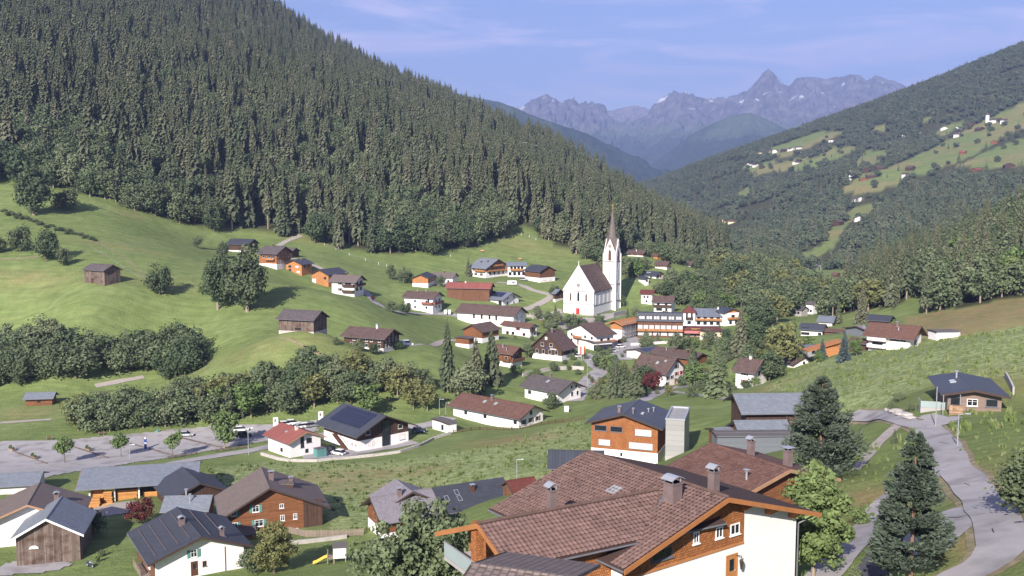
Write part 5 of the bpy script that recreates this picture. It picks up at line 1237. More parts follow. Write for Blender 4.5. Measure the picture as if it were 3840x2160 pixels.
# ---------------------------------------------------------------- roads
def ribbon(name, ptsD, width, m, kind='structure', lift=.10, step=1.5, label=None, closed=False):
    P = [gD(*p[:2]) for p in ptsD]
    P = [Vector((p.x,p.y,0)) for p in P if p is not None]
    ws = [ (p[2] if len(p)>2 else width) for p in ptsD]
    # Catmull-Rom through the points
    pts, wd = [], []
    n = len(P)
    for i in range(n-1):
        p0,p1,p2,p3 = P[max(i-1,0)],P[i],P[i+1],P[min(i+2,n-1)]
        k = max(2,int((p2-p1).length/step))
        for j in range(k):
            t_=j/k
            q = .5*((2*p1)+(p2-p0)*t_+(2*p0-5*p1+4*p2-p3)*t_*t_+(3*p1-p0-3*p2+p3)*t_**3)
            pts.append(q); wd.append(ws[i]*(1-t_)+ws[i+1]*t_)
    pts.append(P[-1]); wd.append(ws[-1])
    m_ = MB(); vs=[]; fs=[]; nc = 5
    for i,q in enumerate(pts):
        d = (pts[min(i+1,len(pts)-1)]-pts[max(i-1,0)]); d.z=0
        d = d.normalized() if d.length>1e-6 else Vector((0,1,0))
        nrm = Vector((-d.y,d.x,0))
        zs = []
        row_ = []
        for k in range(nc):
            s = (k/(nc-1)-.5)*wd[i]*(1+(.10*math.sin(i*.71+k*9)*math.sin(i*.23+k*3) if k in (0,nc-1) else 0))
            w = q+nrm*s; row_.append(w); zs.append(gz(w.x,w.y))
        zm = sum(zs)/nc
        for w,z in zip(row_,zs): vs.append((w.x,w.y,(z if 'verge' in m else max(z,.85*z+.15*zm))+lift*.8))
    for i in range(len(pts)-1):
        for k in range(nc-1):
            a = i*nc+k; fs.append((a,a+1,a+nc+1,a+nc))
    m_.add(vs,fs)
    o = m_.build(name, MATS[m], None, True); o['kind']=kind
    if label: o['label']=label
    return o
def area(name, polyD, m, lift=.09, cell=2.0, kind='structure'):
    P = [gD(*p) for p in polyD]; P = [(p.x,p.y) for p in P if p is not None]
    xs=[p[0] for p in P]; ys=[p[1] for p in P]
    nx=int((max(xs)-min(xs))/cell)+2; ny=int((max(ys)-min(ys))/cell)+2
    gx=np.linspace(min(xs)-.1,max(xs)+.1,nx); gy=np.linspace(min(ys)-.1,max(ys)+.1,ny)
    CX,CY=np.meshgrid((gx[1:]+gx[:-1])/2,(gy[1:]+gy[:-1])/2)
    ins=inpoly(CX,CY,P)
    m_=MB(); vid={}; vs=[]; fs=[]
    def v(i,j):
        if (i,j) not in vid: vid[(i,j)]=len(vs); vs.append((gx[i],gy[j],gz(gx[i],gy[j])+lift))
        return vid[(i,j)]
    for j in range(ny-1):
        for i in range(nx-1):
            if ins[j,i]: fs.append((v(i,j),v(i+1,j),v(i+1,j+1),v(i,j+1)))
    if not fs: return None
    m_.add(vs,fs); o=m_.build(name, MATS[m], None, True); o['kind']=kind; return o
area('parking_lot',[(-60,1122),(0,1112),(150,1108),(300,1095),(430,1082),(530,1073),(640,1068),(700,1066),(800,1058),(800,1085),(660,1112),(560,1128),(430,1152),(330,1165),(200,1185),(60,1215),(-60,1235)],'asphalt',.12,1.0)
ribbon('road',[(380,1180),(470,1160),(560,1145),(660,1128),(720,1110),(840,1092),(960,1080),(1060,1072),(1110,1060),(1130,1050)],5.0,'asphalt',lift=.16)
ribbon('road',[(1040,1110),(960,1125),(860,1140),(760,1146)],9.0,'asphalt',lift=.13)
ribbon('road',[(1440,1010),(1480,960),(1530,915),(1560,880),(1540,850),(1470,840),(1430,825),(1390,800),(1340,790)],6.5,'asphalt',lift=.12)
ribbon('road',[(1470,890,5),(1500,920,6),(1520,935,6)],6,'asphalt',lift=.14)
ribbon('road',[(1560,905,9),(1600,870,9),(1580,850,8),(1545,840,6)],8,'asphalt',lift=.11)
ribbon('road',[(1615,1010,4),(1660,985,6),(1700,975,6),(1760,970,5)],5,'asphalt',lift=.12)
ribbon('path',[(1690,985),(1760,995),(1850,1005)],2.5,'asphalt',lift=.10)
ribbon('lane',[(1030,870),(1060,866),(1110,860),(1160,858)],3.0,'gravel')
ribbon('lane',[(905,725,3),(930,745,4),(960,770,4),(990,783,4),(1040,788,3.5),(1110,790,3.5),(1150,795,4)],3.5,'asphalt')
ribbon('lane',[(700,618),(725,605),(757,592)],3.5,'gravel')
ribbon('lane',[(735,650),(770,662),(800,672),(830,695),(900,722)],3.5,'gravel')
ribbon('lane',[(1250,710),(1300,715),(1340,730),(1385,745),(1350,768),(1310,780)],3.5,'gravel')
ribbon('lane',[(1090,715),(1130,722),(1160,735)],4.5,'gravel')
ribbon('footpath',[(240,972),(300,960),(362,948)],2.6,'gravel')
ribbon('footpath',[(0,1064),(60,1060),(130,1055)],2.0,'gravel')
ribbon('hill_road',[(2140,1043,3.2),(2200,1050,3.3),(2270,1060,3.4),(2320,1072,3.6),(2360,1105,3.5),(2398,1170,3.4),(2450,1235,3.4),(2500,1300,3.4),(2518,1370,3.5),(2480,1420,3.6),(2430,1449,3.8),(2380,1480,3.8)],3.5,'asphalt',lift=.16)
ribbon('road_verge',[(2140,1043,4.4),(2200,1050,4.5),(2270,1060,4.6),(2320,1072,4.8),(2360,1105,4.7),(2398,1170,4.6),(2450,1235,4.6),(2500,1300,4.6),(2518,1370,4.7),(2480,1420,4.8),(2430,1449,5.0),(2380,1480,5.0)],4.6,'verge',lift=.07)
ribbon('driveway',[(2365,1200,3.2),(2330,1180,3),(2260,1240,3),(2210,1290,3),(2150,1370,3),(2090,1430,3.2),(2060,1460,3.2)],3.0,'asphalt',lift=.12)
ribbon('driveway',[(2470,1290,4),(2410,1290,5),(2360,1335,5),(2300,1400,5)],4.0,'asphalt',lift=.10)
ribbon('footpath',[(2270,1062,1.6),(2225,1100,1.8),(2180,1150,1.6),(2150,1185,1.2)],1.6,'gravel',lift=.1)
area('forecourt',[(2150,1440),(2190,1390),(2240,1370),(2262,1400),(2230,1449),(2180,1460)],'asphalt_dark',.13,.4)
area('forecourt',[(2310,1050),(2350,1042),(2420,1052),(2400,1065),(2340,1078)],'concrete',.13,.8)
area('yard',[(0,1425),(60,1405),(140,1400),(180,1420),(150,1435),(0,1449),(-40,1449)],'asphalt',.12,.8)
area('yard',[(215,1310),(260,1300),(330,1290),(345,1262),(250,1270),(210,1290)],'gravel',.12,.8)
area('churchyard',[(1350,800),(1410,775),(1420,800),(1520,800),(1590,788),(1500,815),(1400,822)],'gravel',.1,1.2)
ribbon('farm_track',[(-20,655,1.5),(60,649,1.5),(120,641,1.4),(165,632,1.2)],1.4,'verge',lift=.08)
ribbon('farm_track',[(215,605,1.0),(300,612,.9),(400,615,.9),(520,628,.8)],.9,'verge',lift=.08)
ribbon('farm_track',[(240,610,.8),(300,640,.8),(350,680,.8),(390,720,.7)],.8,'verge',lift=.08)
ribbon('farm_track',[(700,850,.9),(780,880,.9),(850,905,.8)],.9,'verge',lift=.08)
for a in ([(2345,1112),(2385,1118)],[(2395,1205),(2440,1225)],[(2440,1285),(2480,1310),(2500,1345)],[(2420,1270),(2440,1282)]): ribbon('asphalt_joint',a,.10,'asphalt_seam',lift=.18,step=.6)
# ---------------------------------------------------------------- trees
def foliage(name, c1, c2, c3, trans=.22, var=.35):
    m = bpy.data.materials.new(name); m.use_nodes=True
    t=m.node_tree; t.nodes.clear(); N=t.nodes.new; K=t.links.new
    out=N('ShaderNodeOutputMaterial'); di=N('ShaderNodeBsdfDiffuse'); tr=N('ShaderNodeBsdfTranslucent'); mx=N('ShaderNodeMixShader'); mx.inputs[0].default_value=trans
    oi=N('ShaderNodeObjectInfo'); cr=N('ShaderNodeValToRGB'); cr.color_ramp.elements[0].color=(*c1,1); cr.color_ramp.elements[1].color=(*c3,1)
    e=cr.color_ramp.elements.new(.5); e.color=(*c2,1)
    K(oi.outputs['Random'],cr.inputs['Fac'])
    tc=N('ShaderNodeTexCoord'); no=N('ShaderNodeTexNoise'); no.inputs['Scale'].default_value=14; no.inputs['Detail'].default_value=3
    K(tc.outputs['Object'],no.inputs['Vector'])
    mr=N('ShaderNodeMapRange'); mr.inputs['From Min'].default_value=.3; mr.inputs['From Max'].default_value=.7; mr.inputs['To Min'].default_value=1-var; mr.inputs['To Max'].default_value=1+var
    K(no.outputs['Fac'],mr.inputs['Value'])
    mu=N('ShaderNodeMix'); mu.data_type='RGBA'; mu.blend_type='MULTIPLY'; mu.inputs['Factor'].default_value=1
    K(cr.outputs['Color'],mu.inputs['A']); K(mr.outputs['Result'],mu.inputs['B'])
    K(mu.outputs['Result'],di.inputs['Color']); K(mu.outputs['Result'],tr.inputs['Color'])
    K(di.outputs[0],mx.inputs[1]); K(tr.outputs[0],mx.inputs[2]); K(mx.outputs[0],out.inputs['Surface'])
    MATS[name]=m; return m
foliage('spruce_needles',(.094,.116,.068),(.122,.138,.082),(.152,.156,.098),.12)
foliage('pine_needles',(.080,.104,.078),(.092,.118,.086),(.104,.128,.092),.15)
foliage('blue_needles',(.085,.115,.115),(.095,.125,.12),(.10,.13,.125),.12)
foliage('leaves_dark',(.074,.106,.058),(.096,.126,.068),(.124,.148,.084),.12)
foliage('leaves_mid',(.118,.154,.082),(.146,.178,.096),(.178,.204,.116),.14)
foliage('leaves_bright',(.115,.178,.062),(.138,.195,.072),(.165,.215,.086),.15)
foliage('leaves_maroon',(.10,.030,.032),(.12,.036,.036),(.13,.04,.04))
foliage('leaves_yellow',(.165,.180,.075),(.18,.19,.08),(.19,.195,.085))
foliage('leaves_far',(.084,.112,.070),(.104,.130,.080),(.128,.148,.092),.1)

def spruce_mesh(seed, n=24, nb=8, R=.17, lo=.10, mname='spruce_needles', full=1.0, droop=(.45,.85)):
    r=random.Random(seed); vs=[]; fs=[]
    def quad(a,b,c,d):
        k=len(vs); vs.extend((a,b,c,d)); fs.append((k,k+1,k+2,k+3))
    for i in range(n):
        f=i/(n-1); z=lo+(1-lo-.015)*f**.92
        rad=R*((1-f)**.85)*r.uniform(.85,1.12)+.012
        if f<.15: rad*=.72+f*1.9
        k=max(5,int(nb*(1-.35*f)))
        ph=r.uniform(0,6.28)
        for j in range(k):
            a=ph+6.283*j/k+r.uniform(-.25,.25); rr=rad*r.uniform(.7,1.15)
            ca,sa=math.cos(a),math.sin(a); z0=z+r.uniform(-.012,.012)
            w=rr*.30*full; dr_=r.uniform(*droop)
            def P(t,s,dz): return (ca*rr*t-sa*s, sa*rr*t+ca*s, z0+dz)
            zm=-rr*.08; zt=-rr*dr_
            quad(P(.05,-w*.25,0),P(.6,-w,zm-.01),P(.6,w,zm-.01),P(.05,w*.25,0))
            quad(P(.6,-w,zm-.01),P(1.0,-w*.25,zt),P(1.0,w*.25,zt),P(.6,w,zm-.01))
            h=rr*.42+.008
            quad(P(.25,0,zm*.4),P(.92,r.uniform(-w,w)*.5,zt*.9),P(.80,w*.3,zt*.9-h),P(.3,-w*.2,zm-h*.8))
    k=len(vs); vs.extend([(.008,0,.965),(-.004,.007,.965),(-.004,-.007,.965),(0,0,1.01)]); fs.extend([(k,k+1,k+3),(k+1,k+2,k+3),(k+2,k,k+3)])
    m=MB(); m.add(vs,fs); return m.mesh('crown',MATS[mname])
def trunk_mesh(r0, h, bark, seed=0, limbs=0, spread=.3, z0=.3):
    m=MB(); m.tube((0,0,-.06),(0,0,h),r0,r0*.25,7)
    r=random.Random(seed)
    for i in range(limbs):
        a=r.uniform(0,6.28); z=z0+r.uniform(0,.25); q=(math.cos(a)*spread*.7,math.sin(a)*spread*.7,z+r.uniform(.12,.3))
        m.tube((0,0,z),q,r0*.4,r0*.12,5)
    return m.mesh('trunk',MATS[bark])
def broad_mesh(seed, mname, nl=20, leaves=1500, size=.05, cz=.60, rx=.36, rz=.38, lobe=.15, top=0.0):
    r=np.random.RandomState(seed); Ls=[]
    for i in range(nl):
        d=r.normal(size=3); d/=np.linalg.norm(d); q=r.uniform(.35,.95)
        p=np.array([d[0]*rx*q,d[1]*rx*q,cz+d[2]*rz*q*(1 if d[2]>0 else .8)])
        k=1-.35*max(0,(p[2]-cz)/rz)*top
        p[:2]*=k
        Ls.append((p,lobe*r.uniform(.5,1.45)))
    per=leaves//nl; vs=[]; fs=[]
    for c,R in Ls:
        d=r.normal(size=(per,3)); d/=np.linalg.norm(d,axis=1)[:,None]
        p=c+d*R*r.uniform(.45,1.18,(per,1))*np.array([1,1,.85])
        nrm=d*.9+r.normal(size=(per,3))*.42+np.array([0,0,.08]); nrm/=np.linalg.norm(nrm,axis=1)[:,None]
        u=np.cross(nrm,r.normal(size=(per,3))); u/=np.linalg.norm(u,axis=1)[:,None]; v=np.cross(nrm,u)
        s=size*r.uniform(.6,1.3,(per,1))
        a,b=p-u*s*.5-v*s*.35,p+u*s*.5-v*s*.35; cc,dd=p+u*s*.4+v*s*.5,p-u*s*.4+v*s*.5
        k=len(vs); vs+=np.stack([a,b,cc,dd],1).reshape(-1,3).tolist(); fs+=[(k+4*i,k+4*i+1,k+4*i+2,k+4*i+3) for i in range(per)]
    m=MB(); m.add(vs,fs); return m.mesh('crown',MATS[mname])
KIND={}   # kind -> list of (trunk mesh, crown mesh)
KIND['spruce']=[(trunk_mesh(.013,.9,'bark_pale',s),spruce_mesh(s,26,8,R,lo,droop=(.4,.8))) for s,R,lo in ((1,.150,.10),(2,.130,.22),(3,.165,.07),(4,.115,.38),(5,.140,.15))]
KIND['bigspruce']=[(trunk_mesh(.014,.9,'bark_pale',s),spruce_mesh(s+20,27,10,R,lo,full=.75,droop=(.25,.55))) for s,R,lo in ((1,.23,.03),(2,.21,.06),(3,.19,.12))]
KIND['blue']=[(trunk_mesh(.014,.9,'bark',9),spruce_mesh(31,20,11,.26,.02,'blue_needles',.8,(.15,.4)))]
KIND['green']=[(trunk_mesh(.014,.9,'bark',9),spruce_mesh(33,24,12,.28,.03,'leaves_mid',1.0,(.2,.5)))]
KIND['dark']=[(trunk_mesh(.022,.6,'bark',s,5),broad_mesh(s,'leaves_dark',40,3200,.044,.50,.36,.47,.16)) for s in (1,2,3)]
KIND['mid']=[(trunk_mesh(.020,.6,'bark_pale',s,5),broad_mesh(s+10,'leaves_mid',36,3000,.044,.51,rx,.46,.15)) for s,rx in ((1,.34),(2,.40),(3,.28))]
KIND['bright']=[(trunk_mesh(.020,.6,'bark_pale',s,5),broad_mesh(s+20,'leaves_bright',22,1700,.05,.53,.38,.45,.15)) for s in (1,2)]
KIND['park']=[(trunk_mesh(.016,.55,'bark',s,4,z0=.35),broad_mesh(s+30,'leaves_bright',16,1500,.045,.64,.30,.33,.14)) for s in (1,2)]
KIND['yellow']=[(trunk_mesh(.020,.6,'bark_pale',s,5),broad_mesh(s+40,'leaves_yellow',24,1700,.05,.52,.34,.46,.14)) for s in (1,)]
KIND['maroon']=[(trunk_mesh(.03,.5,'bark',s,4),broad_mesh(s+50,'leaves_maroon',18,1800,.05,.52,.62,.44,.2)) for s in (1,)]
KIND['linden']=[(trunk_mesh(.03,.6,'bark_pale',s,6),broad_mesh(s+60,'leaves_dark',60,6500,.034,.50,.33,.50,.12,.7)) for s in (1,2)]
KIND['far']=[(None,broad_mesh(s+70,'leaves_far',12,300,.13,.5,.42,.44,.2)) for s in (1,2)]
KIND['farspruce']=[(None,spruce_mesh(s+80,12,6,.2,.02)) for s in (1,2)]
SRC={}
TR=random.Random(11)
def tree(kind, p, h, label, name, group=None, variant=None, wide=1.0, cat='tree'):
    vs=KIND[kind]; k=TR.randrange(len(vs)) if variant is None else variant%len(vs)
    o=empty(name,(p[0],p[1],p[2]),TR.uniform(0,6.28),label,cat,group)
    o.scale=(h*wide,h*wide,h)
    t_,c_=vs[k]
    if t_: link('trunk',t_,o)
    c=link('crown',c_,o)
    SRC.setdefault((kind,k),c)
    return o
def stuff_instances(name, data, srcs, label=None):
    """one object of kind stuff: crowns set on points (x, y, z, size, turn, which)"""
    n=len(data); me=bpy.data.meshes.new(name); A=np.array(data,float)
    me.from_pydata(A[:,:3].tolist(),[],[])
    for nm,col in (('size',3),('turn',4)):
        a=me.attributes.new(nm,'FLOAT','POINT'); a.data.foreach_set('value',A[:,col].astype(np.float32))
    a=me.attributes.new('which','INT','POINT'); a.data.foreach_set('value',A[:,5].astype(np.int32))
    o=bpy.data.objects.new(name,me); COL.objects.link(o); o['kind']='stuff'
    ng=bpy.data.node_groups.new(name,'GeometryNodeTree')
    ng.interface.new_socket('Geometry',in_out='INPUT',socket_type='NodeSocketGeometry'); ng.interface.new_socket('Geometry',in_out='OUTPUT',socket_type='NodeSocketGeometry')
    N=ng.nodes.new; K=ng.links.new
    gi,go=N('NodeGroupInput'),N('NodeGroupOutput'); jn=N('GeometryNodeJoinGeometry'); ip=N('GeometryNodeInstanceOnPoints')
    for s in reversed(srcs):
        oi=N('GeometryNodeObjectInfo'); oi.inputs['Object'].default_value=s; oi.inputs['As Instance'].default_value=True; oi.transform_space='ORIGINAL'
        K(oi.outputs['Geometry'],jn.inputs[0])
    def at(nm,ty):
        q=N('GeometryNodeInputNamedAttribute'); q.data_type=ty; q.inputs['Name'].default_value=nm; return q.outputs['Attribute']
    ip.inputs['Pick Instance'].default_value=True
    K(gi.outputs[0],ip.inputs['Points']); K(jn.outputs[0],ip.inputs['Instance']); K(at('which','INT'),ip.inputs['Instance Index'])
    K(at('size','FLOAT'),ip.inputs['Scale'])
    cx=N('ShaderNodeCombineXYZ'); K(at('turn','FLOAT'),cx.inputs['Z']); K(cx.outputs[0],ip.inputs['Rotation'])
    K(ip.outputs[0],go.inputs[0])
    md=o.modifiers.new('scatter','NODES'); md.node_group=ng
    return o
def shows(p, h):                    # does the tree's top clear the ground in front of it?
    e=Vector((0,0,CAM_Z)); q=Vector((p[0],p[1],p[2]+h*.8)); d=q-e; L_=d.length
    hit=BVH.ray_cast(e+d.normalized()*10,d.normalized(),L_-14)
    return hit[0] is None
def near_house(x,y,k=1.0):
    return any((x-a)**2+(y-b)**2<(r*k)**2 for a,b,r in HOUSES)
def scatter(x0,x1,y0,y1,sp,seed,jit=.48):
    r=np.random.RandomState(seed)
    xs=np.arange(x0,x1,sp); ys=np.arange(y0,y1,sp); A,B=np.meshgrid(xs,ys)
    A=A+r.uniform(-jit,jit,A.shape)*sp; B=B+r.uniform(-jit,jit,B.shape)*sp
    return A.ravel(),B.ravel()
def in_view(px,py,m=60): return (px>-m)&(px<2576+m)&(py>-120)&(py<1600)

# -- the spur forest on the left
A,B=scatter(-950,420,485,2000,8.0,1); Z=height(A,B); V=np.stack([A,B,Z],1); px,py=proj_np(V)
edge_noise=(fbm(A/25,B/25,3,5)-.5)*22
ok=inpoly(px,py+edge_noise*.6,FOREST)&in_view(px,py,90)&(B>485)
V=V[ok]; px=px[ok]; py=py[ok]
thin=np.random.RandomState(4).rand(len(V)) < np.where(V[:,1]>1000,.75,1.0)
V,px,py=V[thin],px[thin],py[thin]
cand=[]
rs2=random.Random(8)
clump=fbm(V[:,0]/45,V[:,1]/45,3,33)
for (x,y,z),a,b,cl_ in zip(V,px,py,clump):
    d=math.hypot(x,y)
    low = y<640
    pb = .62 if low else (.22 if y<800 else .08)
    pb += (cl_-.5)*1.9
    if cl_<.36 and rs2.random()<.45: continue
    br = rs2.random()<pb
    h = rs2.uniform(13,21) if br else rs2.triangular(18,42,30)
    if y<520: h*=.85
    if shows((x,y,z),h): cand.append((x,y,z,h,br,a,b))
cand.sort(key=lambda c: c[1])
n_s=n_b=0; stuff=[]
labS='dark spruce among the front trees of the left forest'; labB='round leafy tree at the lower edge of the left forest'
for x,y,z,h,br,a,b in cand:
    z=gz(x,y)
    if br and n_b<170:
        kd=TR.choice(['dark','dark','mid']); tree(kd,(x,y,z-.2),h,('tall ' if h>16 else 'small ')+('dark ' if kd=='dark' else 'pale ')+labB,'forest_tree','leafy trees along the forest edge',wide=TR.uniform(.9,1.25)); n_b+=1
    elif (not br) and n_s<250:
        tree('spruce',(x,y,z-.2),h,('very tall ' if h>34 else 'tall ' if h>27 else 'medium sized ' if h>22 else 'small ')+labS,'spruce_tree','front spruces of the left forest',wide=TR.uniform(.95,1.3)); n_s+=1
    else:
        k = rs2.choice([5,6,7,7,8]) if br else rs2.choice([0,1,2,3,4])
        stuff.append((x,y,z-.3,h,rs2.uniform(0,6.28),k))
srcs=[]
for k in range(5):
    if ('spruce',k) not in SRC: tree('spruce',(V[0][0],V[0][1]+300,0),18,labS,'spruce_tree','front spruces of the left forest',k)
    srcs.append(SRC[('spruce',k)])
srcs+=[SRC[('dark',0)],SRC[('dark',1)],SRC[('mid',0)],SRC[('mid',1)]]
stuff_instances('spur_forest',stuff,srcs)
print('forest', len(cand), len(stuff))

# -- the far slope: woods as masses
sF=[]
A,B=scatter(120,2300,930,3250,11.5,2); Z=height(A,B); V=np.stack([A,B,Z],1); px,py=proj_np(V)
ok=in_view(px,py,40)&(px>1585)
for P in MEADOWS: ok&=~(inpoly(px,py,P))
V2=V.copy(); V2[:,2]+=9; qx,qy=proj_np(V2); V2[:,2]+=7; tx,ty=proj_np(V2)
lucky=np.random.RandomState(12).rand(len(A))<.10
for P in MEADOWS: ok&=~((inpoly(qx,qy,P)|inpoly(tx,ty,P))&~lucky)
dn=fbm(A/90,B/90,3,14); ok&=(dn>.30)
ok&=~(inpoly(px,py,FOREST)&(B<1900))
for x,y,z in V[ok]:
    br=rs2.random()<.62; h=rs2.uniform(11,17) if br else rs2.uniform(14,22)
    if shows((x,y,z),h): sF.append((x,y,gz(x,y)-.4,h,rs2.uniform(0,6.28),rs2.choice([0,1]) if br else rs2.choice([2,3])))
# hedges and single trees scattered over the clearings
A,B=scatter(200,2300,1000,2900,34,6); Z=height(A,B); V=np.stack([A,B,Z],1); px,py=proj_np(V)
ok=in_view(px,py,20)&(px>1590)&(fbm(A/60,B/60,3,77)>.56)
for x,y,z in V[ok]: sF.append((x,y,gz(x,y)-.4,rs2.uniform(8,14),rs2.uniform(0,6.28),rs2.choice([0,1,1,2])))
def seed_src(kind,k,pd,lab):
    p=gD(*pd); tree(kind,(p.x,p.y,gz(p.x,p.y)),14,lab,'far_tree','lone trees on the far slope',k)
    return SRC[(kind,k)]
fsrc=[seed_src('far',0,(2290,470),'round tree below the farms in the largest far clearing'),seed_src('far',1,(2210,445),'round tree at the lower left end of the largest far clearing'),seed_src('farspruce',0,(2260,430),'small spruce beside the farms in the largest far clearing'),seed_src('farspruce',1,(2055,380),'small spruce in the upper left far clearing')]
stuff_instances('far_slope_forest',sF,fsrc)
print('far', len(sF))
# -- wooded knoll on the right
A,B=scatter(90,460,330,680,6.4,3); Z=height(A,B); V=np.stack([A,B,Z],1); px,py=proj_np(V)
ok=inpoly(px,py,KNOLL)&in_view(px,py,60)
kn=[]
for (x,y,z),a,b in zip(V[ok],px[ok],py[ok]):
    con=(2160<a<2300 and b>640 and rs2.random()<.85) or rs2.random()<.22
    h=rs2.uniform(20,27) if con else rs2.uniform(12,18)
    if shows((x,y,z),h): kn.append((x,y,z,h,con))
kn.sort(key=lambda c:c[1])
for x,y,z,h,con in kn[:260]:
    if con: tree('spruce',(x,y,gz(x,y)-.2),h,('tall' if h>23.5 else 'lower')+' dark spruce in the wood on the right-hand knoll','knoll_spruce','spruces on the right knoll',wide=TR.uniform(1,1.2))
    else:
        kd=TR.choice(['dark','mid','mid','bright']); tree(kd,(x,y,gz(x,y)-.2),h,{'dark':'dark green','mid':'mid green','bright':'bright green'}[kd]+(' tall' if h>15 else ' lower')+' leafy tree in the wood on the right-hand knoll','knoll_tree','leafy trees on the right knoll',wide=TR.uniform(1,1.25))
if len(kn)>260: stuff_instances('knoll_forest',[(x,y,gz(x,y)-.2,h,TR.uniform(0,6),TR.choice([0,1]) if con else TR.choice([5,6,7])) for x,y,z,h,con in kn[260:]],srcs)
print('knoll',len(kn))
# -- riverside woods, valley trees
def wood_patch(polyD, sp, seed, hlo, hhi, kinds, label, group, ymin, ymax, keep=1.0, name='leafy_tree', house_k=.9):
    W=[gD(*p) for p in polyD]; W=[(p.x,p.y) for p in W if p is not None]
    xs=[p[0] for p in W]; ys=[p[1] for p in W]
    A,B=scatter(min(xs),max(xs),min(ys),max(ys),sp,seed); ok=inpoly(A,B,W)
    n=0
    for x,y in zip(A[ok],B[ok]):
        if not(ymin<y<ymax) or TR.random()>keep or near_house(x,y,house_k): continue
        z=gz(x,y); kd=TR.choice(kinds); h=TR.uniform(hlo,hhi)*(1.25 if kd=='spruce' else 1)
        wd_=TR.uniform(1.05,1.4)
        if not shows((x,y,z),h) or hides(x,y,z,h,wd_): continue
        tree(kd,(x,y,z-.2),h,('tall ' if h>.5*(hlo+hhi) else 'lower ')+({'dark':'dark green ','mid':'mid green ','bright':'bright green ','yellow':'yellowish '}.get(kd,'dark ')+(label.replace('tree','spruce').replace('leafy ','').replace('dense ','').replace('bushy ','') if kd=='spruce' else label)),('spruce_tree' if kd=='spruce' else name),group,wide=wd_); n+=1
    return n
KEEP=[]
for g in ALLG:
    M=Matrix.Translation(g['P0'])@Matrix.Rotation(g['a'],4,'Z'); q=[]
    for x in (0,g['R']):
        for y in (0,g['L']):
            for z in (.85*g['he'],g['hr']): w=M@Vector((x,y,z)); q.append(project(w))
    xs=[p[0]/DS for p in q]; ys=[p[1]/DS for p in q]
    KEEP.append((min(xs),max(xs),min(ys),max(ys),g['P0'].y))
KEEP.append((1417,1562,560,780,CH.y))
def hides(x,y,z,h,wd):
    X1,Y1=project((x,y,z)); X2,Y2=project((x,y,z+h)); hw=.36*h*wd*FOC/DS/depth_of((x,y,z)); X1/=DS; Y1/=DS; Y2/=DS
    for a,b,c,d,Y in KEEP:
        if y<Y-3 and X1+hw*.8>a and X1-hw*.8<b and Y2<d and Y1>c: return True
    return False
k1=wood_patch([(-60,985),(40,975),(130,972),(220,960),(350,935),(470,950),(490,915),(430,880),(200,895),(-60,893)],5.4,41,10.5,13.5,['dark','dark','mid'],'dense leafy tree in the dark wood left of the meadow','trees of the left riverside wood',240,420,name='wood_tree')
k2=wood_patch([(170,1093),(300,1087),(520,1073),(660,1053),(800,1033),(1000,1006),(1095,985),(1085,968),(990,965),(900,952),(850,955),(700,970),(560,985),(480,1010),(430,1038),(300,1050),(205,1060)],4.2,42,7.5,11.5,['mid','mid','dark','bright','yellow','mid','spruce','mid'],'leafy tree in the riverside wood above the parking lot','trees of the riverside wood',200,420,name='riverside_tree')
k3=wood_patch([(1575,730),(1640,735),(1720,705),(1790,715),(1850,770),(1900,815),(1960,850),(2010,810),(2100,810),(2190,790),(2150,735),(2080,728),(1980,700),(1900,690),(1800,680),(1700,688),(1610,700)],9.0,43,11,17,['mid','dark','mid','yellow','spruce','dark','mid'],'leafy tree in the valley wood right of the church','trees of the valley wood',400,900,.95,name='valley_tree')
k4=wood_patch([(1640,668),(1760,662),(1850,668),(2000,690),(2040,660),(2010,650),(1900,655),(1830,640),(1720,645)],13,44,12,17,['mid','dark','spruce'],'tree in the distant valley floor beyond the church','trees of the distant valley floor',700,1150,.9,name='valley_tree')
k5=wood_patch([(1568,775),(1580,660),(1640,640),(1720,645),(1800,690),(1860,780),(1800,800),(1740,775),(1660,765),(1610,775)],7.0,45,7,12,['dark','mid','mid','bright','dark'],'bushy tree among the houses close behind the church','trees behind the church',430,760,.9,name='hillside_tree')
k6=wood_patch([(1150,840),(1330,800),(1400,860),(1500,900),(1520,960),(1650,1000),(1800,970),(1950,950),(2000,900),(1880,850),(1700,820),(1600,800),(1400,790),(1200,790)],8.5,46,4,8.5,['mid','dark','mid','bright','mid','spruce'],'leafy garden tree among the houses of the village centre','trees among the village houses',280,480,.7,name='village_tree')
print('woods',k6,k1,k2,k3,k4,k5)
# -- single trees (pixel of the base in the wide view, height from the pixel of the top)
def one(kind, bx, by, ty, label, name='leafy_tree', wide=1.0, variant=None, z=None, group=None):
    p = at_z(bx*DS,by*DS,z) if z is not None else gD(bx,by)
    h=p.y*(ratio(by*DS)-ratio(ty*DS))
    g_=gz(p.x,p.y) if z is None else p.z
    return tree(kind,(p.x,p.y,g_-.15),max(h,.8),label,name,group,variant,wide)
one('linden',622,784,618,'larger tree of the big linden pair in the middle of the meadow','linden_tree',1.0,0)
one('linden',548,778,632,'smaller left tree of the big linden pair in the meadow','linden_tree',.85,1)
one('dark',402,742,660,'oval dark tree alone in the meadow right of the grey hay barn','leafy_tree',.95,0)
one('dark',117,658,574,'oval dark tree on the left meadow above the path','leafy_tree',.95,1)
one('dark',50,634,560,'tree at the far left meadow edge beside the oval dark tree','leafy_tree',1.0,2)
one('dark',160,668,618,'small tree at the foot of the oval dark tree on the left','leafy_tree',.9,2)
one('dark',0,636,590,'bushy tree cut by the left picture edge above the path','leafy_tree',1.1,0)
one('mid',496,623,590,'tiny lone tree in the upper meadow left of the dark barn','leafy_tree',1.0,1)
one('dark',560,648,606,'small tree beside the dark barn at the top of the hamlet','leafy_tree',1.1,1)
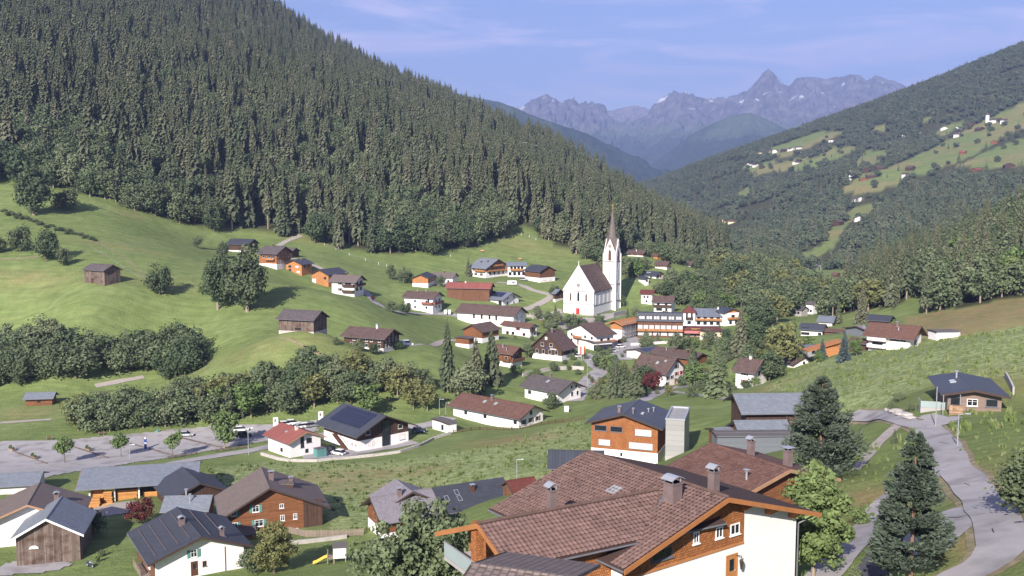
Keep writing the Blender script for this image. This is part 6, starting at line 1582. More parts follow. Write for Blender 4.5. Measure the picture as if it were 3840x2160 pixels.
one('linden',85,541,408,'large broad tree at the forest corner in the upper left meadow','linden_tree',1.05,0)
one('dark',165,528,470,'low wide bush beside the large forest corner tree','leafy_tree',1.5,2)
one('dark',792,612,530,'dense dark tree where the gravel lane meets the forest','leafy_tree',1.0,1)
one('mid',985,703,665,'small left tree of the three in the meadow beside the orange annex','leafy_tree',.9,0)
one('mid',1015,712,668,'middle tree of the three in the meadow beside the orange annex','leafy_tree',1.0,1)
one('dark',1030,712,680,'right tree of the three in the meadow beside the orange annex','leafy_tree',.9,2)
one('spruce',1178,695,645,'lone spruce at the left corner of the large chalet','spruce_tree',1.2,2)
one('mid',1110,722,690,'small tree in front of the low grey roofed house','leafy_tree',1.0,1)
one('dark',1395,745,715,'small tree between the stable and the church','leafy_tree',1.1,0)
one('bigspruce',1126,985,798,'tall slim spruce left of the reddish timber house','spruce_tree',.75,2)
one('bigspruce',1237,968,818,'right one of the two dense spruces beside the brown chalet','spruce_tree',.95,0)
one('bigspruce',1198,985,838,'left one of the two dense spruces beside the brown chalet','spruce_tree',.95,1)
one('mid',1175,1010,905,'leafy tree at the foot of the dense spruces','leafy_tree',1.1,1)
one('yellow',1040,1030,945,'yellowish green tree at the right end of the riverside wood','leafy_tree',1.1,0)
one('yellow',1075,1035,960,'pale blossoming tree beside the road bend','leafy_tree',1.0,0)
one('bright',930,1045,960,'bright green tree behind the black roofed chalet','leafy_tree',1.2,0)
one('bright',565,1128,1032,'large bright green tree at the right end of the parking lot','parking_tree',1.05,0)
one('park',305,1149,1085,'round green tree in the middle of the parking lot','parking_tree',1.15,0)
one('park',435,1148,1078,'round green tree beside the blue post in the parking lot','parking_tree',1.05,1)
one('park',163,1165,1094,'sparse young tree at the left side of the parking lot','parking_tree',1.15,2)
one('spruce',1540,1003,915,'left one of three grey-green pines above the orange shingle house','pine_tree',1.5,2)
one('spruce',1570,1000,905,'middle one of three grey-green pines above the orange shingle house','pine_tree',1.5,0)
one('spruce',1598,1003,900,'right one of three grey-green pines above the orange shingle house','pine_tree',1.6,2)
one('maroon',1640,985,930,'dark red leafed tree left of the tall white gabled house','leafy_tree',1.0,0)
one('green',1803,1000,872,'tall bright green conifer beside the white house with red shutters','conifer_tree',1.0,0)
one('mid',1742,975,902,'round tree in front of the tall white gabled house','leafy_tree',.95,0)
one('bigspruce',1862,898,768,'broad dark spruce right of the hotel','spruce_tree',1.05,0)
one('yellow',1968,935,800,'tall yellowish tree right of the broad dark spruce','leafy_tree',.95,0)
one('dark',1935,960,880,'dark tree beside the white house with red shutters','leafy_tree',1.1,1)
one('dark',1905,880,800,'shaggy tree between the dark spruce and the yellowish tree','leafy_tree',1.0,2)
one('blue',2123,910,828,'blue spruce in front of the modern orange house','spruce_tree',1.0,0)
one('blue',2068,905,845,'small blue spruce behind the modern orange house','spruce_tree',.9,0)
one('bright',2062,912,880,'green bush before the modern orange house','leafy_tree',1.1,1)
one('bright',2155,895,850,'green tree right of the blue spruce','leafy_tree',1.0,0)
one('bigspruce',2168,815,712,'tall spruce behind the blue-grey garage hall','spruce_tree',1.0,1)
one('spruce',2108,815,755,'dark spruce behind the pale pink shed roof','spruce_tree',1.3,0)
one('bright',2030,885,845,'bush hedge below the dark metal roofed house','leafy_tree',1.6,0)
one('mid',1560,770,740,'tree between the church tower and the hotel','leafy_tree',1.3,0)
one('mid',1740,790,755,'tree behind the hotel roof','leafy_tree',1.3,1)
one('mid',1330,900,860,'shrub garden tree beside the brown chalet','leafy_tree',1.1,2)
one('bright',1300,945,915,'round green bush above the white and dark timber house','garden_bush',1.4,0)
one('bright',1345,960,930,'round green bush between house and pond wall','garden_bush',1.4,1)
one('mid',1385,1030,985,'tree beside the white and dark timber house','leafy_tree',1.3,0)
one('mid',1495,1005,965,'dark green bush near the river railing','garden_bush',1.2,1)
one('mid',985,785,755,'hedge bush left of the white house with red balcony','garden_bush',1.5,0)
one('dark',1020,788,757,'dark bush at the corner of the white house with red balcony','garden_bush',1.3,0)
one('maroon',938,757,742,'small dark red bush beside the curved lane','garden_bush',.9,0)
one('bright',1738,876,842,'big round bush below the restaurant awning','garden_bush',1.6,1)
one('mid',1716,880,850,'leafy tree left of the big round bush below the restaurant','leafy_tree',1.2,1)
one('dark',1785,868,825,'dark tree between restaurant corner and broad spruce','leafy_tree',1.1,0)
one('mid',1820,905,850,'leafy tree at the foot of the broad dark spruce','leafy_tree',1.1,2)
one('mid',1880,925,860,'leafy tree left of the yellowish tree','leafy_tree',1.1,0)
one('dark',1915,955,905,'dark bushy tree above the white house with red shutters','leafy_tree',1.2,2)
one('mid',2015,915,880,'garden tree left of the modern orange house','leafy_tree',1.2,1)
one('dark',1000,880,852,'shrub row tree before the dark timber farmhouse','garden_bush',1.4,0)
one('mid',905,882,850,'left shrub in front of the dark timber farmhouse','garden_bush',1.3,1)
one('dark',940,890,860,'middle shrub in front of the dark timber farmhouse','garden_bush',1.3,2)
one('mid',845,868,846,'shrub left of the dark timber farmhouse','garden_bush',1.2,0)
# hedges and shrubs in the gardens
GARD=[(1150,800),(1330,860),(1330,1000),(1500,1010),(1650,1000),(1900,990),(1930,930),(1800,860),(1700,850),(1600,830),(1450,850),(1400,830),(1250,830)]
W=[gD(*p) for p in GARD]; W=[(p.x,p.y) for p in W]
A,B=scatter(min(p[0] for p in W),max(p[0] for p in W),min(p[1] for p in W),max(p[1] for p in W),7.5,55); ok=inpoly(A,B,W)
nbush=0
for x,y in zip(A[ok],B[ok]):
    d=min(math.hypot(x-a,y-b)-r*.80 for a,b,r in HOUSES)
    if d<.3 or TR.random()<.45: continue
    tree(TR.choice(['mid','dark','bright','mid','yellow']),(x,y,gz(x,y)-.15),TR.uniform(1.3,4.2),'garden shrub between the houses of the village centre','garden_shrub','garden shrubs of the village centre',wide=TR.uniform(1.1,1.6),cat='shrub'); nbush+=1
print('bushes',nbush)
for i in range(34):
    f=i/33; x=5+f*235; y=535+f*72+TR.uniform(-4,4); p=gD(x,y)
    tree(TR.choice(['mid','dark']),(p.x,p.y,gz(p.x,p.y)-.2),TR.uniform(1.2,2.6),'low shrub in the hedge row crossing the upper left meadow','hedge_shrub','hedge row in the upper left meadow',wide=1.7,cat='shrub')
# foreground
FINE={}
KIND['cherry']=[(trunk_mesh(.022,.62,'bark',3,7,.4),broad_mesh(91,'leaves_mid',150,20000,.021,.60,.42,.40,.075))]
KIND['walnut']=[(trunk_mesh(.02,.7,'bark_pale',4,6,.3),broad_mesh(92,'leaves_bright',130,17000,.024,.55,.27,.46,.065))]
KIND['thuja']=[(trunk_mesh(.03,.6,'bark',5,4),broad_mesh(93,'leaves_yellow',70,11000,.026,.48,.40,.50,.10,.6))]
def pine_mesh(seed, n, R, lo, mname, leaves, size):
    r=np.random.RandomState(seed); vs=[]; fs=[]
    per=leaves//n
    for i in range(n):
        f=r.uniform(0,1)**.85; z=lo+(1-lo)*f
        rad=R*(1-f)**.7*r.uniform(.5,1.15)+.015
        a=r.uniform(0,6.283); t=np.sqrt(r.uniform(.08,1,per)); 
        c,s=math.cos(a),math.sin(a)
        lat=r.normal(size=per)*rad*.16*(.35+t)
        X_=c*rad*t-s*lat; Y2=s*rad*t+c*lat; Z_=z+rad*(.22*t-.05)+r.normal(size=per)*rad*.07
        p=np.stack([X_,Y2,Z_],1)
        d=np.stack([c+r.normal(size=per)*.5,s+r.normal(size=per)*.5,.45+r.normal(size=per)*.4],1); d/=np.linalg.norm(d,axis=1)[:,None]
        u=np.cross(d,r.normal(size=(per,3))); u/=np.linalg.norm(u,axis=1)[:,None]
        L_=size*r.uniform(.7,1.3,(per,1)); w=L_*.28
        A_,B_,C2,D_=p-u*w,p+d*L_-u*w*.4,p+d*L_+u*w*.4,p+u*w
        k=len(vs); vs+=np.stack([A_,B_,C2,D_],1).reshape(-1,3).tolist(); fs+=[(k+4*j,k+4*j+1,k+4*j+2,k+4*j+3) for j in range(per)]
    m=MB(); m.add(vs,fs); return m.mesh('crown',MATS[mname])
KIND['nearpine']=[(trunk_mesh(.016,.96,'pine_bark',3,0),pine_mesh(7,110,.25,.10,'pine_needles',24000,.026)),(trunk_mesh(.018,.96,'pine_bark',3,0),pine_mesh(8,120,.45,.06,'pine_needles',26000,.028))]
one('nearpine',2290,1470,1088,'slender blue-green pine beside the hill road','pine_tree',1.0,0,z=43.0)
one('nearpine',2062,1205,950,'big broad pine in front of the grey metal roofed house','pine_tree',1.0,1)
one('walnut',2045,1475,1160,'leafy walnut tree beside the white gable of the foreground house','walnut_tree',1.0,0,z=38.0)
one('bright',2170,1320,1270,'bright green shrub on the bank below the driveway','garden_bush',1.5,1)
one('bright',2120,1365,1310,'green shrub right of the leafy walnut tree','garden_bush',1.4,0)
one('mid',2340,1410,1340,'grey-green shrub at the foot of the slender pine','garden_bush',1.3,0)
one('mid',2150,1470,1415,'small leafy shrub at the bottom edge beside the dark forecourt','garden_bush',1.0,2)
one('cherry',1062,1640,1262,'large cherry tree with dense foliage left of the foreground house','cherry_tree',1.0,0,z=19)
one('thuja',690,1442,1310,'round yellow-green thuja on the lawn beside the white house','thuja_bush',1.05,0)
one('dark',640,1440,1375,'dark shrub at the foot of the round thuja','garden_bush',1.4,1)
one('maroon',355,1318,1248,'dark red maple beside the black roofed white house','maple_tree',1.0,0)
one('mid',238,1345,1275,'small leafy tree between the grey barn and the white house','leafy_tree',1.1,0)
one('mid',255,1400,1380,'low garden shrub beside the grey barn','garden_bush',1.3,1)
one('bright',245,1415,1392,'small bright shrub in the shade beside the grey barn','garden_bush',1.0,1)
one('mid',1160,1400,1345,'green bush at the corner of the lilac roofed house','garden_bush',1.2,1)
one('yellow',1118,1375,1350,'yellow flowering bush beside the wooden fence','garden_bush',1.5,0)
one('maroon',1128,1300,1272,'dark red shrub at the end of the wooden fence','garden_bush',.8,0)
one('dark',610,1372,1352,'clipped green hedge bush beside the brown log house','garden_bush',1.3,0)
one('spruce',2250,1115,1075,'tiny dark conifer beside the upper footpath','garden_bush',1.6,2)
for i,(x,y,w) in enumerate([(2245,1035,1.5),(2262,1010,1.6),(2290,1035,1.3)]): one('mid',x,y,y-26,['left round bush on the boulder bank','upper round bush on the boulder bank','right round bush on the boulder bank'][i],'garden_bush',w,i)
one('mid',1640,1085-20,1030,'round tree right of the orange shingle house roof','leafy_tree',1.1,1,) if False else None
one('dark',2590,1290,1130,'dark tree at the right picture edge casting shade on the bank','leafy_tree',1.3,0)
# ---------------------------------------------------------------- small things
def gS(x,y): return on_ground(x,y)
def gplace(x,y,zoff=0.0):
    p=gS(x,y); return Vector((p.x,p.y,gz(p.x,p.y)+zoff))
def car(px, ang, m, label, L_=4.3, H=1.5, kind='car', van=False, z=None):
    p=gplace(*px,.13); o=empty(kind,p,R_(ang),label,'van' if van else 'car')
    w=.88; hb=.82 if not van else 1.0
    b=MB(); secs=[(-L_/2,.70*w,.42,.62*hb+.2),(-L_/2+.12,.94*w,.30,.86*hb+.08),(-L_*.18,w,.26,hb),(L_*.12,w,.26,hb),(L_*.36,.97*w,.27,hb*.90),(L_/2-.1,.90*w,.32,.66*hb+.1),(L_/2,.72*w,.42,.6*hb)]
    if van: secs=[(-L_/2,.96*w,.35,H-.1),(-L_*.2,w,.28,hb+.1),(L_*.1,w,.28,hb+.1),(L_*.34,.98*w,.28,hb),(L_/2,.85*w,.36,hb*.75)]
    vs=[];fs=[]
    for x,hw,z0,z1 in secs: vs+=[(x,-hw,z0),(x,hw,z0),(x,hw,z1*.72),(x,hw*.93,z1),(x,-hw*.93,z1),(x,-hw,z1*.72)]
    for i in range(len(secs)-1):
        for k in range(6): fs.append((i*6+k,i*6+(k+1)%6,(i+1)*6+(k+1)%6,(i+1)*6+k))
    fs+=[tuple(range(5,-1,-1)),tuple(range((len(secs)-1)*6,len(secs)*6))]
    b.add(vs,fs); b.build('body',MATS[m],o,False)
    c0,c1=(-L_*.46,L_*.28) if not van else (-L_*.49,L_*.34)
    t0,t1=(-L_*.34,L_*.08) if not van else (-L_*.485,L_*.18)
    g=MB().hexa([(c0,-w*.9,hb-.02),(c1,-w*.9,hb-.05),(c1,w*.9,hb-.05),(c0,w*.9,hb-.02)],[(t0,-w*.74,H-.06),(t1,-w*.74,H-.06),(t1,w*.74,H-.06),(t0,w*.74,H-.06)]); g.build('window_band',MATS['window_glass'],o)
    MB().hexa([(t0-.05,-w*.76,H-.07),(t1+.05,-w*.76,H-.07),(t1+.05,w*.76,H-.07),(t0-.05,w*.76,H-.07)],[(t0+.1,-w*.66,H),(t1-.1,-w*.66,H),(t1-.1,w*.66,H),(t0+.1,w*.66,H)]).build('roof_panel',MATS[m],o)
    if van: MB().box(-L_*.49,-L_*.1,-w*.93,w*.93,hb,H-.06).build('cargo_body',MATS[m],o)
    for sx in (-L_*.31,L_*.31):
        for sy in (-1,1):
            wme=cached('wheel',lambda:MB().tube((0,-.11,0),(0,.11,0),.33,.33,12).mesh('wheel',MATS['tyre']))
            q=link('wheel',wme,o); q.location=(sx,sy*(w-.08),.33)
            r=cached('rim',lambda:MB().tube((0,-.125,0),(0,.125,0),.19,.19,8).mesh('rim',MATS['galvanised'])); link('rim',r,q)
    for sy in (-1,1):
        MB().box(L_/2-.12,L_/2-.01,sy*.62*w-.16,sy*.62*w+.16,.56,.70).build('headlight',MATS['lamp_lens'],o)
        MB().box(-L_/2-.01,-L_/2+.1,sy*.66*w-.12,sy*.66*w+.12,.62,.80).build('taillight',MATS['tail_red'],o)
    return o
car((697,1637),12,'car_silver','silver car parked in the shade at the far side of the parking lot')
car((915,1641),10,'car_black','black car parked behind the bright green parking lot tree',4.5,1.7)
car((905,1618),14,'car_white','white car parked behind the black one in the tree shade')
car((1071,1598),18,'car_white','left white car in the row behind the red roofed house')
car((1098,1594),18,'car_white','right white car in the row behind the red roofed house',4.4,1.6)
car((1128,1607),30,'car_silver','silver car close behind the red roof chimney')
car((1150,1604),30,'car_white','white car in the short row left of the black chalet')
car((1172,1602),30,'car_grey','grey car in the short row left of the black chalet')
car((1268,1706),150,'car_white','white car parked between the red roofed house and the black chalet')
car((1232,1694),150,'car_black','dark car half hidden beside the teal container')
car((1572,1622),10,'car_blue','dark blue car parked right of the black chalet')
car((2049,1218),20,'car_red','red van parked below the churchyard wall',5.0,2.1,'van',True)
car((2299,1322),25,'car_silver','silver-white car on the village street below the hotel',4.2,1.55)
car((2328,1305),30,'car_white','white car half hidden behind the hedge on the village street')
car((2326,1284),75,'car_red','small red car in front of the scaffolded building',3.9,1.5)
car((1964,1052),15,'car_silver','silver car in front of the stable by the chalets')
car((1524,1297),12,'car_white','white van on the lane right of the dark timber farmhouse',4.8,2.0,'van',True)
car((2175,1340),40,'car_white','white car beside the flag poles of the village office')

def pole(px, top_y, label, name='street_lamp', arm=.9, m='galvanised', head=True, z=None, cat='lamp', ang=0):
    p=at_z(px[0],px[1],z) if z is not None else gplace(*px)
    h=p.y*(ratio(px[1])-ratio(top_y))
    o=empty(name,p,R_(ang),label,cat)
    MB().tube((0,0,-.4),(0,0,h),.09,.06,7).build('post',MATS[m],o)
    if head:
        a=MB().tube((0,0,h),(arm,0,h+.12),.04,.035,6).build('arm',MATS[m],o)
        MB().hexa([(arm-.1,-.12,h+.06),(arm+.5,-.12,h+.08),(arm+.5,.12,h+.08),(arm-.1,.12,h+.06)],[(arm-.05,-.08,h+.2),(arm+.45,-.06,h+.18),(arm+.45,.06,h+.18),(arm-.05,.08,h+.2)]).build('lamp_head',MATS['galvanised'],o)
    return o
pole((932,1705),1606,'street lamp at the right end of the parking lot')
pole((487,1722),1668,'street lamp behind the round parking lot tree')
pole((1938,1812),1724,'grey lamp post alone in the near meadow')
pole((404,1990),1917,'grey post between the small tree and the black roofed house',head=False,name='post',cat='post')
pole((2203,1452),1350,'tall street lamp at the river road bend')
pole((3590,1672),1555,'grey lamp post on the bank below the taupe bungalow')
pole((3508,1600),1450,'thin mast at the corner of the bungalow forecourt',head=False,name='mast',cat='mast')
pole((1648,1555),1498,'street lamp beside the yellowish tree at the road bend')
pole((1672,1550),1512,'second thin lamp right of the yellowish tree')
pole((2700,1330),1295,'street lamp below the broad dark spruce')
pole((3960,2080),1830,'street lamp beyond the right picture edge throwing its shadow across the road',ang=180)
pole((2636,1445),1400,'street lamp before the tall white gabled house')

def bench(px, ang, label):
    p=gplace(*px,.02); o=empty('bench',p,R_(ang),label,'bench')
    for k in range(3): MB().box(-.9,.9,-.25+.17*k,-.11+.17*k,.42,.47).build('seat_slat',MATS['brown_paint'],o)
    for k in range(2): MB().box(-.9,.9,.27,.31,.58+.18*k,.72+.18*k).build('back_slat',MATS['brown_paint'],o)
    for x in (-.7,.7): MB().box(x-.05,x+.05,-.22,.3,-.2,.42).box(x-.05,x+.05,.25,.33,.4,.9).build('leg',MATS['concrete'],o)
bench((185,1650),12,'left brown bench at the edge of the riverside wood'); bench((380,1632),10,'right brown bench at the edge of the riverside wood')
def planter(px,label,ang):
    p=gplace(*px,.1); o=empty('planter',p,R_(ang),label,'planter')
    MB().hexa([(-1.0,-.4,0),(1.0,-.4,0),(1.0,.4,0),(-1.0,.4,0)],[(-1.15,-.5,.6),(1.15,-.5,.6),(1.15,.5,.6),(-1.15,.5,.6)]).build('tub',MATS['fence_wood'],o)
    q=link('shrub',KIND['bright'][0][1],o); q.scale=(1.3,1.3,1.4); q.location=(-.5,0,.2)
    q=link('flowers',KIND['yellow'][0][1],o); q.scale=(1.2,1.2,.9); q.location=(.6,0,.3)
planter((45,1692),'planter at the far left end of the parking bay timber',-35); planter((128,1722),'planter beside the sparse young parking lot tree',-35); planter((332,1692),'planter left of the round parking lot tree',-35)
def timber(a,b,label):
    pa,pb=gplace(*a,.12),gplace(*b,.12); d=pb-pa; n=max(2,int(d.length/4)); o=empty('bay_timber',pa,0,label,'timber','bay dividing timbers')
    for i in range(n):
        s,e=d*(i/n+.01/n),d*((i+.97)/n); MB().tube(s+Vector((0,0,.16)),e+Vector((0,0,.16)),.16,.15,7).build('log',MATS['grey_boards'],o)
for i,(a,b) in enumerate((((58,1698),(175,1741)),((280,1680),(406,1719)),((488,1665),(537,1680)),((560,1685),(645,1710)),((678,1644),(831,1680)))): timber(a,b,['bay timber at the left end of the parking lot','bay timber between the sparse and the round parking tree','short bay timber left of the blue column','bay timber right of the blue column','bay timber in front of the silver parked car'][i])
def rail(a,b,label):
    pa,pb=gplace(*a),gplace(*b); d=pb-pa; n=5; o=empty('guard_rail',pa,0,label,'guard rail')
    for i in range(n+1): q=d*(i/n); MB().box(q.x-.08,q.x+.08,q.y-.08,q.y+.08,q.z-.5,q.z+.75).build('post',MATS['grey_boards'],o)
    for z in (.35,.62): MB().tube(Vector((0,0,z)),d+Vector((0,0,z)),.09,.09,6).build('rail',MATS['grey_boards'],o)
rail((630,1722),(738,1705),'wooden guard rail between road and parking lot on its left half'); rail((808,1695),(928,1680),'wooden guard rail between road and parking lot below the large tree')
p=gplace(546,1684,.1); o=empty('information_column',p,R_(10),'slim blue column with white band in the parking lot','column')
MB().box(-.28,.28,-.28,.28,0,2.7).build('shaft',MATS['blue_paint'],o); MB().box(-.30,.30,-.30,.30,1.3,1.75).build('panel',MATS['white_paint'],o); MB().box(-.16,.16,-.16,.16,2.7,3.1).build('lamp_head',MATS['white_paint'],o)
p=gplace(592,1622,.05); o=empty('litter_bin',p,0,'small green litter bin at the wood edge behind the parking lot','bin'); MB().lathe([(.28,0),(.33,.9),(.2,1.0)],n=10).build('bin_body',MATS['green_paint'],o); MB().tube((.4,0,-.1),(.4,0,1.3),.04,.04,5).build('post',MATS['galvanised'],o)
for px,lab in (((1034,1603),'white information board left of the red roofed house'),((1203,1580),'white information board behind the black chalet roof')):
    p=gplace(*px,.05); o=empty('notice_board',p,R_(20),lab,'sign'); MB().box(-.7,.7,-.06,.06,.4,2.9).build('panel',MATS['white_paint'],o); MB().box(-.35,.1,-.08,-.05,1.6,2.4).build('poster',MATS['roof_rust'],o); MB().box(-.75,-.65,-.05,.05,-.2,2.9).box(.65,.75,-.05,.05,-.2,2.9).build('post',MATS['galvanised'],o)
p=gplace(1200,1712,.1); o=empty('container',p,R_(40),'teal ribbed container beside the red roofed house','container'); MB().box(-1.3,1.3,-1,1,0,2.1).build('body',MATS['teal_metal'],o); MB().box(-1.35,1.35,-1.05,1.05,2.1,2.2).build('lid',MATS['roof_flat'],o)

def wall_along(name, ptsS, h, th, m, label, cat='wall', cap=None, hs=None):
    P=[gplace(*p) for p in ptsS]; o=empty(name,P[0],0,label,cat)
    for i in range(len(P)-1):
        d=P[i+1]-P[i]; n=max(1,int(d.length/2.5))
        for k in range(n):
            a,b=P[i]+d*(k/n),P[i]+d*((k+1)/n); a.z=gz(a.x,a.y); b.z=gz(b.x,b.y)
            w=Vector((-d.y,d.x,0)).normalized()*th/2; a,b=a-P[0],b-P[0]; dn=Vector((0,0,-.6)); up=Vector((0,0,h+TR.uniform(-.05,.05)))
            MB().hexa([a-w+dn,b-w+dn,b+w+dn,a+w+dn],[a-w+up,b-w+up,b+w+up,a+w+up]).build('stone_course',MATS[m],o)
            if cap: MB().hexa([a-w*1.15+up,b-w*1.15+up,b+w*1.15+up,a+w*1.15+up],[a-w*1.15+up*1.08,b-w*1.15+up*1.08,b+w*1.15+up*1.08,a+w*1.15+up*1.08]).build('coping',MATS[cap],o)
    return o
wall_along('stone_wall',[(980,1706),(1040,1724),(1090,1732),(1190,1732),(1290,1722),(1400,1712),(1500,1698),(1570,1676),(1625,1648),(1690,1628)],.7,.5,'pale_stone','low dry stone wall along the road below the black chalet')
wall_along('churchyard_wall',[(1975,1188),(2010,1192),(2060,1196),(2108,1203)],1.1,.5,'pale_stone','grey churchyard wall beside the red van',cap='concrete')
wall_along('retaining_wall',[(2225,1198),(2260,1196),(2300,1190),(2342,1178)],2.0,.5,'concrete','concrete retaining wall below the church on its right',cap='concrete')
wall_along('terrace_wall',[(2365,1296),(2440,1292),(2520,1287)],1.0,.4,'old_plaster','white terrace wall below the hotel garden')
wall_along('garden_wall',[(1050,2042),(1100,2042),(1160,2036),(1300,2018)],.7,.4,'pale_stone','low garden wall below the wooden fence')
wall_along('garden_wall',[(1960,1412),(2010,1400),(2080,1388),(2140,1385),(2190,1388)],1.3,.4,'pale_stone','stone garden wall around the office lawn')
wall_along('retaining_wall',[(3800,1480),(3770,1420)],1.2,.3,'concrete','slanting concrete wall right of the bungalow')
def fence(name, ptsS, h, label, m='fence_wood', gap=.16, bw=.12, rails=2, tops=True, postgap=2.4):
    P=[gplace(*p) for p in ptsS]; o=empty(name,P[0],0,label,'fence')
    for i in range(len(P)-1):
        d=P[i+1]-P[i]; Ln=math.hypot(d.x,d.y); a=math.atan2(d.y,d.x)
        npst=max(1,int(Ln/postgap)); n=int(Ln/gap) if gap else 0
        def put(me,nm,f,zo):
            q=P[i]+d*f; c=link(nm,me,o); c.location=(q.x-P[0].x,q.y-P[0].y,gz(q.x,q.y)-P[0].z+zo); c.rotation_euler=(0,0,a)
        pm=cached((name,'post',m,h),lambda:MB().box(-.07,.07,-.07,.07,-.4,h+.1).mesh('post',MATS[m]))
        for k in range(npst+1): put(pm,'post',k/npst,0)
        if gap:
            bm=cached((name,'board',m,h,bw),lambda:MB().box(-bw/2,bw/2,-.10,-.07,.06,h).mesh('board',MATS[m]))
            for k in range(n): put(bm,'board',(k+.5)/n,TR.uniform(-.04,.04))
        for k in range(npst):
            q0,q1=P[i]+d*(k/npst),P[i]+d*((k+1)/npst); z0,z1=gz(q0.x,q0.y),gz(q1.x,q1.y)
            for r in range(rails):
                zz=h*(.25+.55*r/max(1,rails-1))
                MB().tube((q0.x-P[0].x,q0.y-P[0].y,z0-P[0].z+zz),(q1.x-P[0].x,q1.y-P[0].y,z1-P[0].z+zz),.035 if gap else .02,.035 if gap else .02,5).build('rail' if gap else 'wire',MATS[m if gap else 'galvanised'],o)
    return o
fence('garden_fence',[(1085,2000),(1150,2014),(1260,2014),(1362,2006)],1.25,'weathered wooden board fence right of the brown log house')
fence('pasture_fence',[(1216,920),(1260,938),(1310,958),(1370,978),(1420,993),(1450,1000)],1.3,'pale post fence climbing the meadow above the hamlet','white_paint',None,postgap=9)
fence('pasture_fence',[(1890,893),(1920,884),(1955,882),(1985,890),(2010,900)],1.3,'pale post fence around the top of the cow pasture','white_paint',None,postgap=9)
fence('pasture_fence',[(1585,940),(1640,950),(1690,963)],1.3,'pale post fence at the forest edge left of the chalet','white_paint',None,postgap=9)
fence('roadside_fence',[(1700,1626),(1800,1612),(1950,1610),(2030,1595),(2110,1585),(2190,1572)],1.0,'dark wooden fence at the upper edge of the near meadow','brown_paint',.45,.1,2)
fence('river_railing',[(2140,1460),(2190,1450),(2230,1440)],1.1,'orange wooden railing beside the river road','larch_plain',None,2)
fence('hillside_fence',[(330,920),(360,940),(400,960),(440,990),(520,1040),(560,1050)],.8,'low weathered fence running down the left meadow','fence_wood',None,postgap=6)

# playhouse with slide
p=gplace(1275,2108); o=empty('playhouse',p,R_(8),'white play tower with yellow slide on the lawn','playhouse')
for x in (-.9,.9):
    for y in (-.8,.8): MB().box(x-.07,x+.07,y-.07,y+.07,-.3,1.0).build('leg',MATS['fence_wood'],o)
MB().box(-1.0,1.0,-.9,.9,.95,2.6).build('cabin',MATS['white_paint'],o)
MB().hexa([(-1.1,-1.0,2.6),(1.1,-1.0,2.6),(1.1,1.0,2.6),(-1.1,1.0,2.6)],[(-1.1,-1.0,2.7),(1.1,-1.0,2.7),(1.1,1.0,3.0),(-1.1,1.0,3.0)]).build('roof',MATS['roof_flat'],o)
MB().box(-1.9,-1.0,-.7,.7,.9,1.0).box(-1.95,-1.85,-.75,-.65,-.3,1.9).box(-1.95,-1.85,.65,.75,-.3,1.9).build('platform',MATS['fence_wood'],o)
s=MB(); q=[(-1.9,1.02),(-2.5,.8),(-3.6,.2),(-4.2,.02)]
for (a,b),(c,d) in zip(q,q[1:]):
    s.hexa([(c,-.28,d),(a,-.28,b),(a,.28,b),(c,.28,d)],[(c,-.28,d+.05),(a,-.28,b+.05),(a,.28,b+.05),(c,.28,d+.05)]); s.hexa([(c,-.33,d),(a,-.33,b),(a,-.28,b),(c,-.28,d)],[(c,-.33,d+.25),(a,-.33,b+.25),(a,-.28,b+.25),(c,-.28,d+.25)]); s.hexa([(c,.28,d),(a,.28,b),(a,.33,b),(c,.33,d)],[(c,.28,d+.25),(a,.28,b+.25),(a,.33,b+.25),(c,.33,d+.25)])
s.build('slide',MATS['yellow_plastic'],o)
for k in range(4): MB().box(-1.98,-1.88,-.5,.5,.15+.2*k,.2+.2*k).build('ladder_rung',MATS['fence_wood'],o)

# flags by the office
for i,(x,y,m,lab) in enumerate(((2168,1350,'white_paint','leftmost of the white and red flags beside the village office'),(2175,1352,'car_red','second of the flags beside the village office'),(2181,1352,'white_paint','third of the flags beside the village office'),(2187,1350,'orange_cloth','rightmost orange flag beside the village office'))):
    p=gplace(x,y); o=empty('flag_pole',p,R_(20),lab,'flag'); MB().tube((0,0,-.3),(0,0,5.4),.05,.04,6).build('pole',MATS['white_paint'],o)
    f=MB(); vs=[];fs=[]
    for k in range(5):
        for j in range(2): vs.append((.05+.8*j,.08*math.sin(k*1.3+j*2),5.3-.75*k))
    for k in range(4): fs.append((k*2,k*2+1,k*2+3,k*2+2))
    f.add(vs,fs); f.add([(a,b+.02,c) for a,b,c in vs],fs); f.build('flag',MATS[m],o)

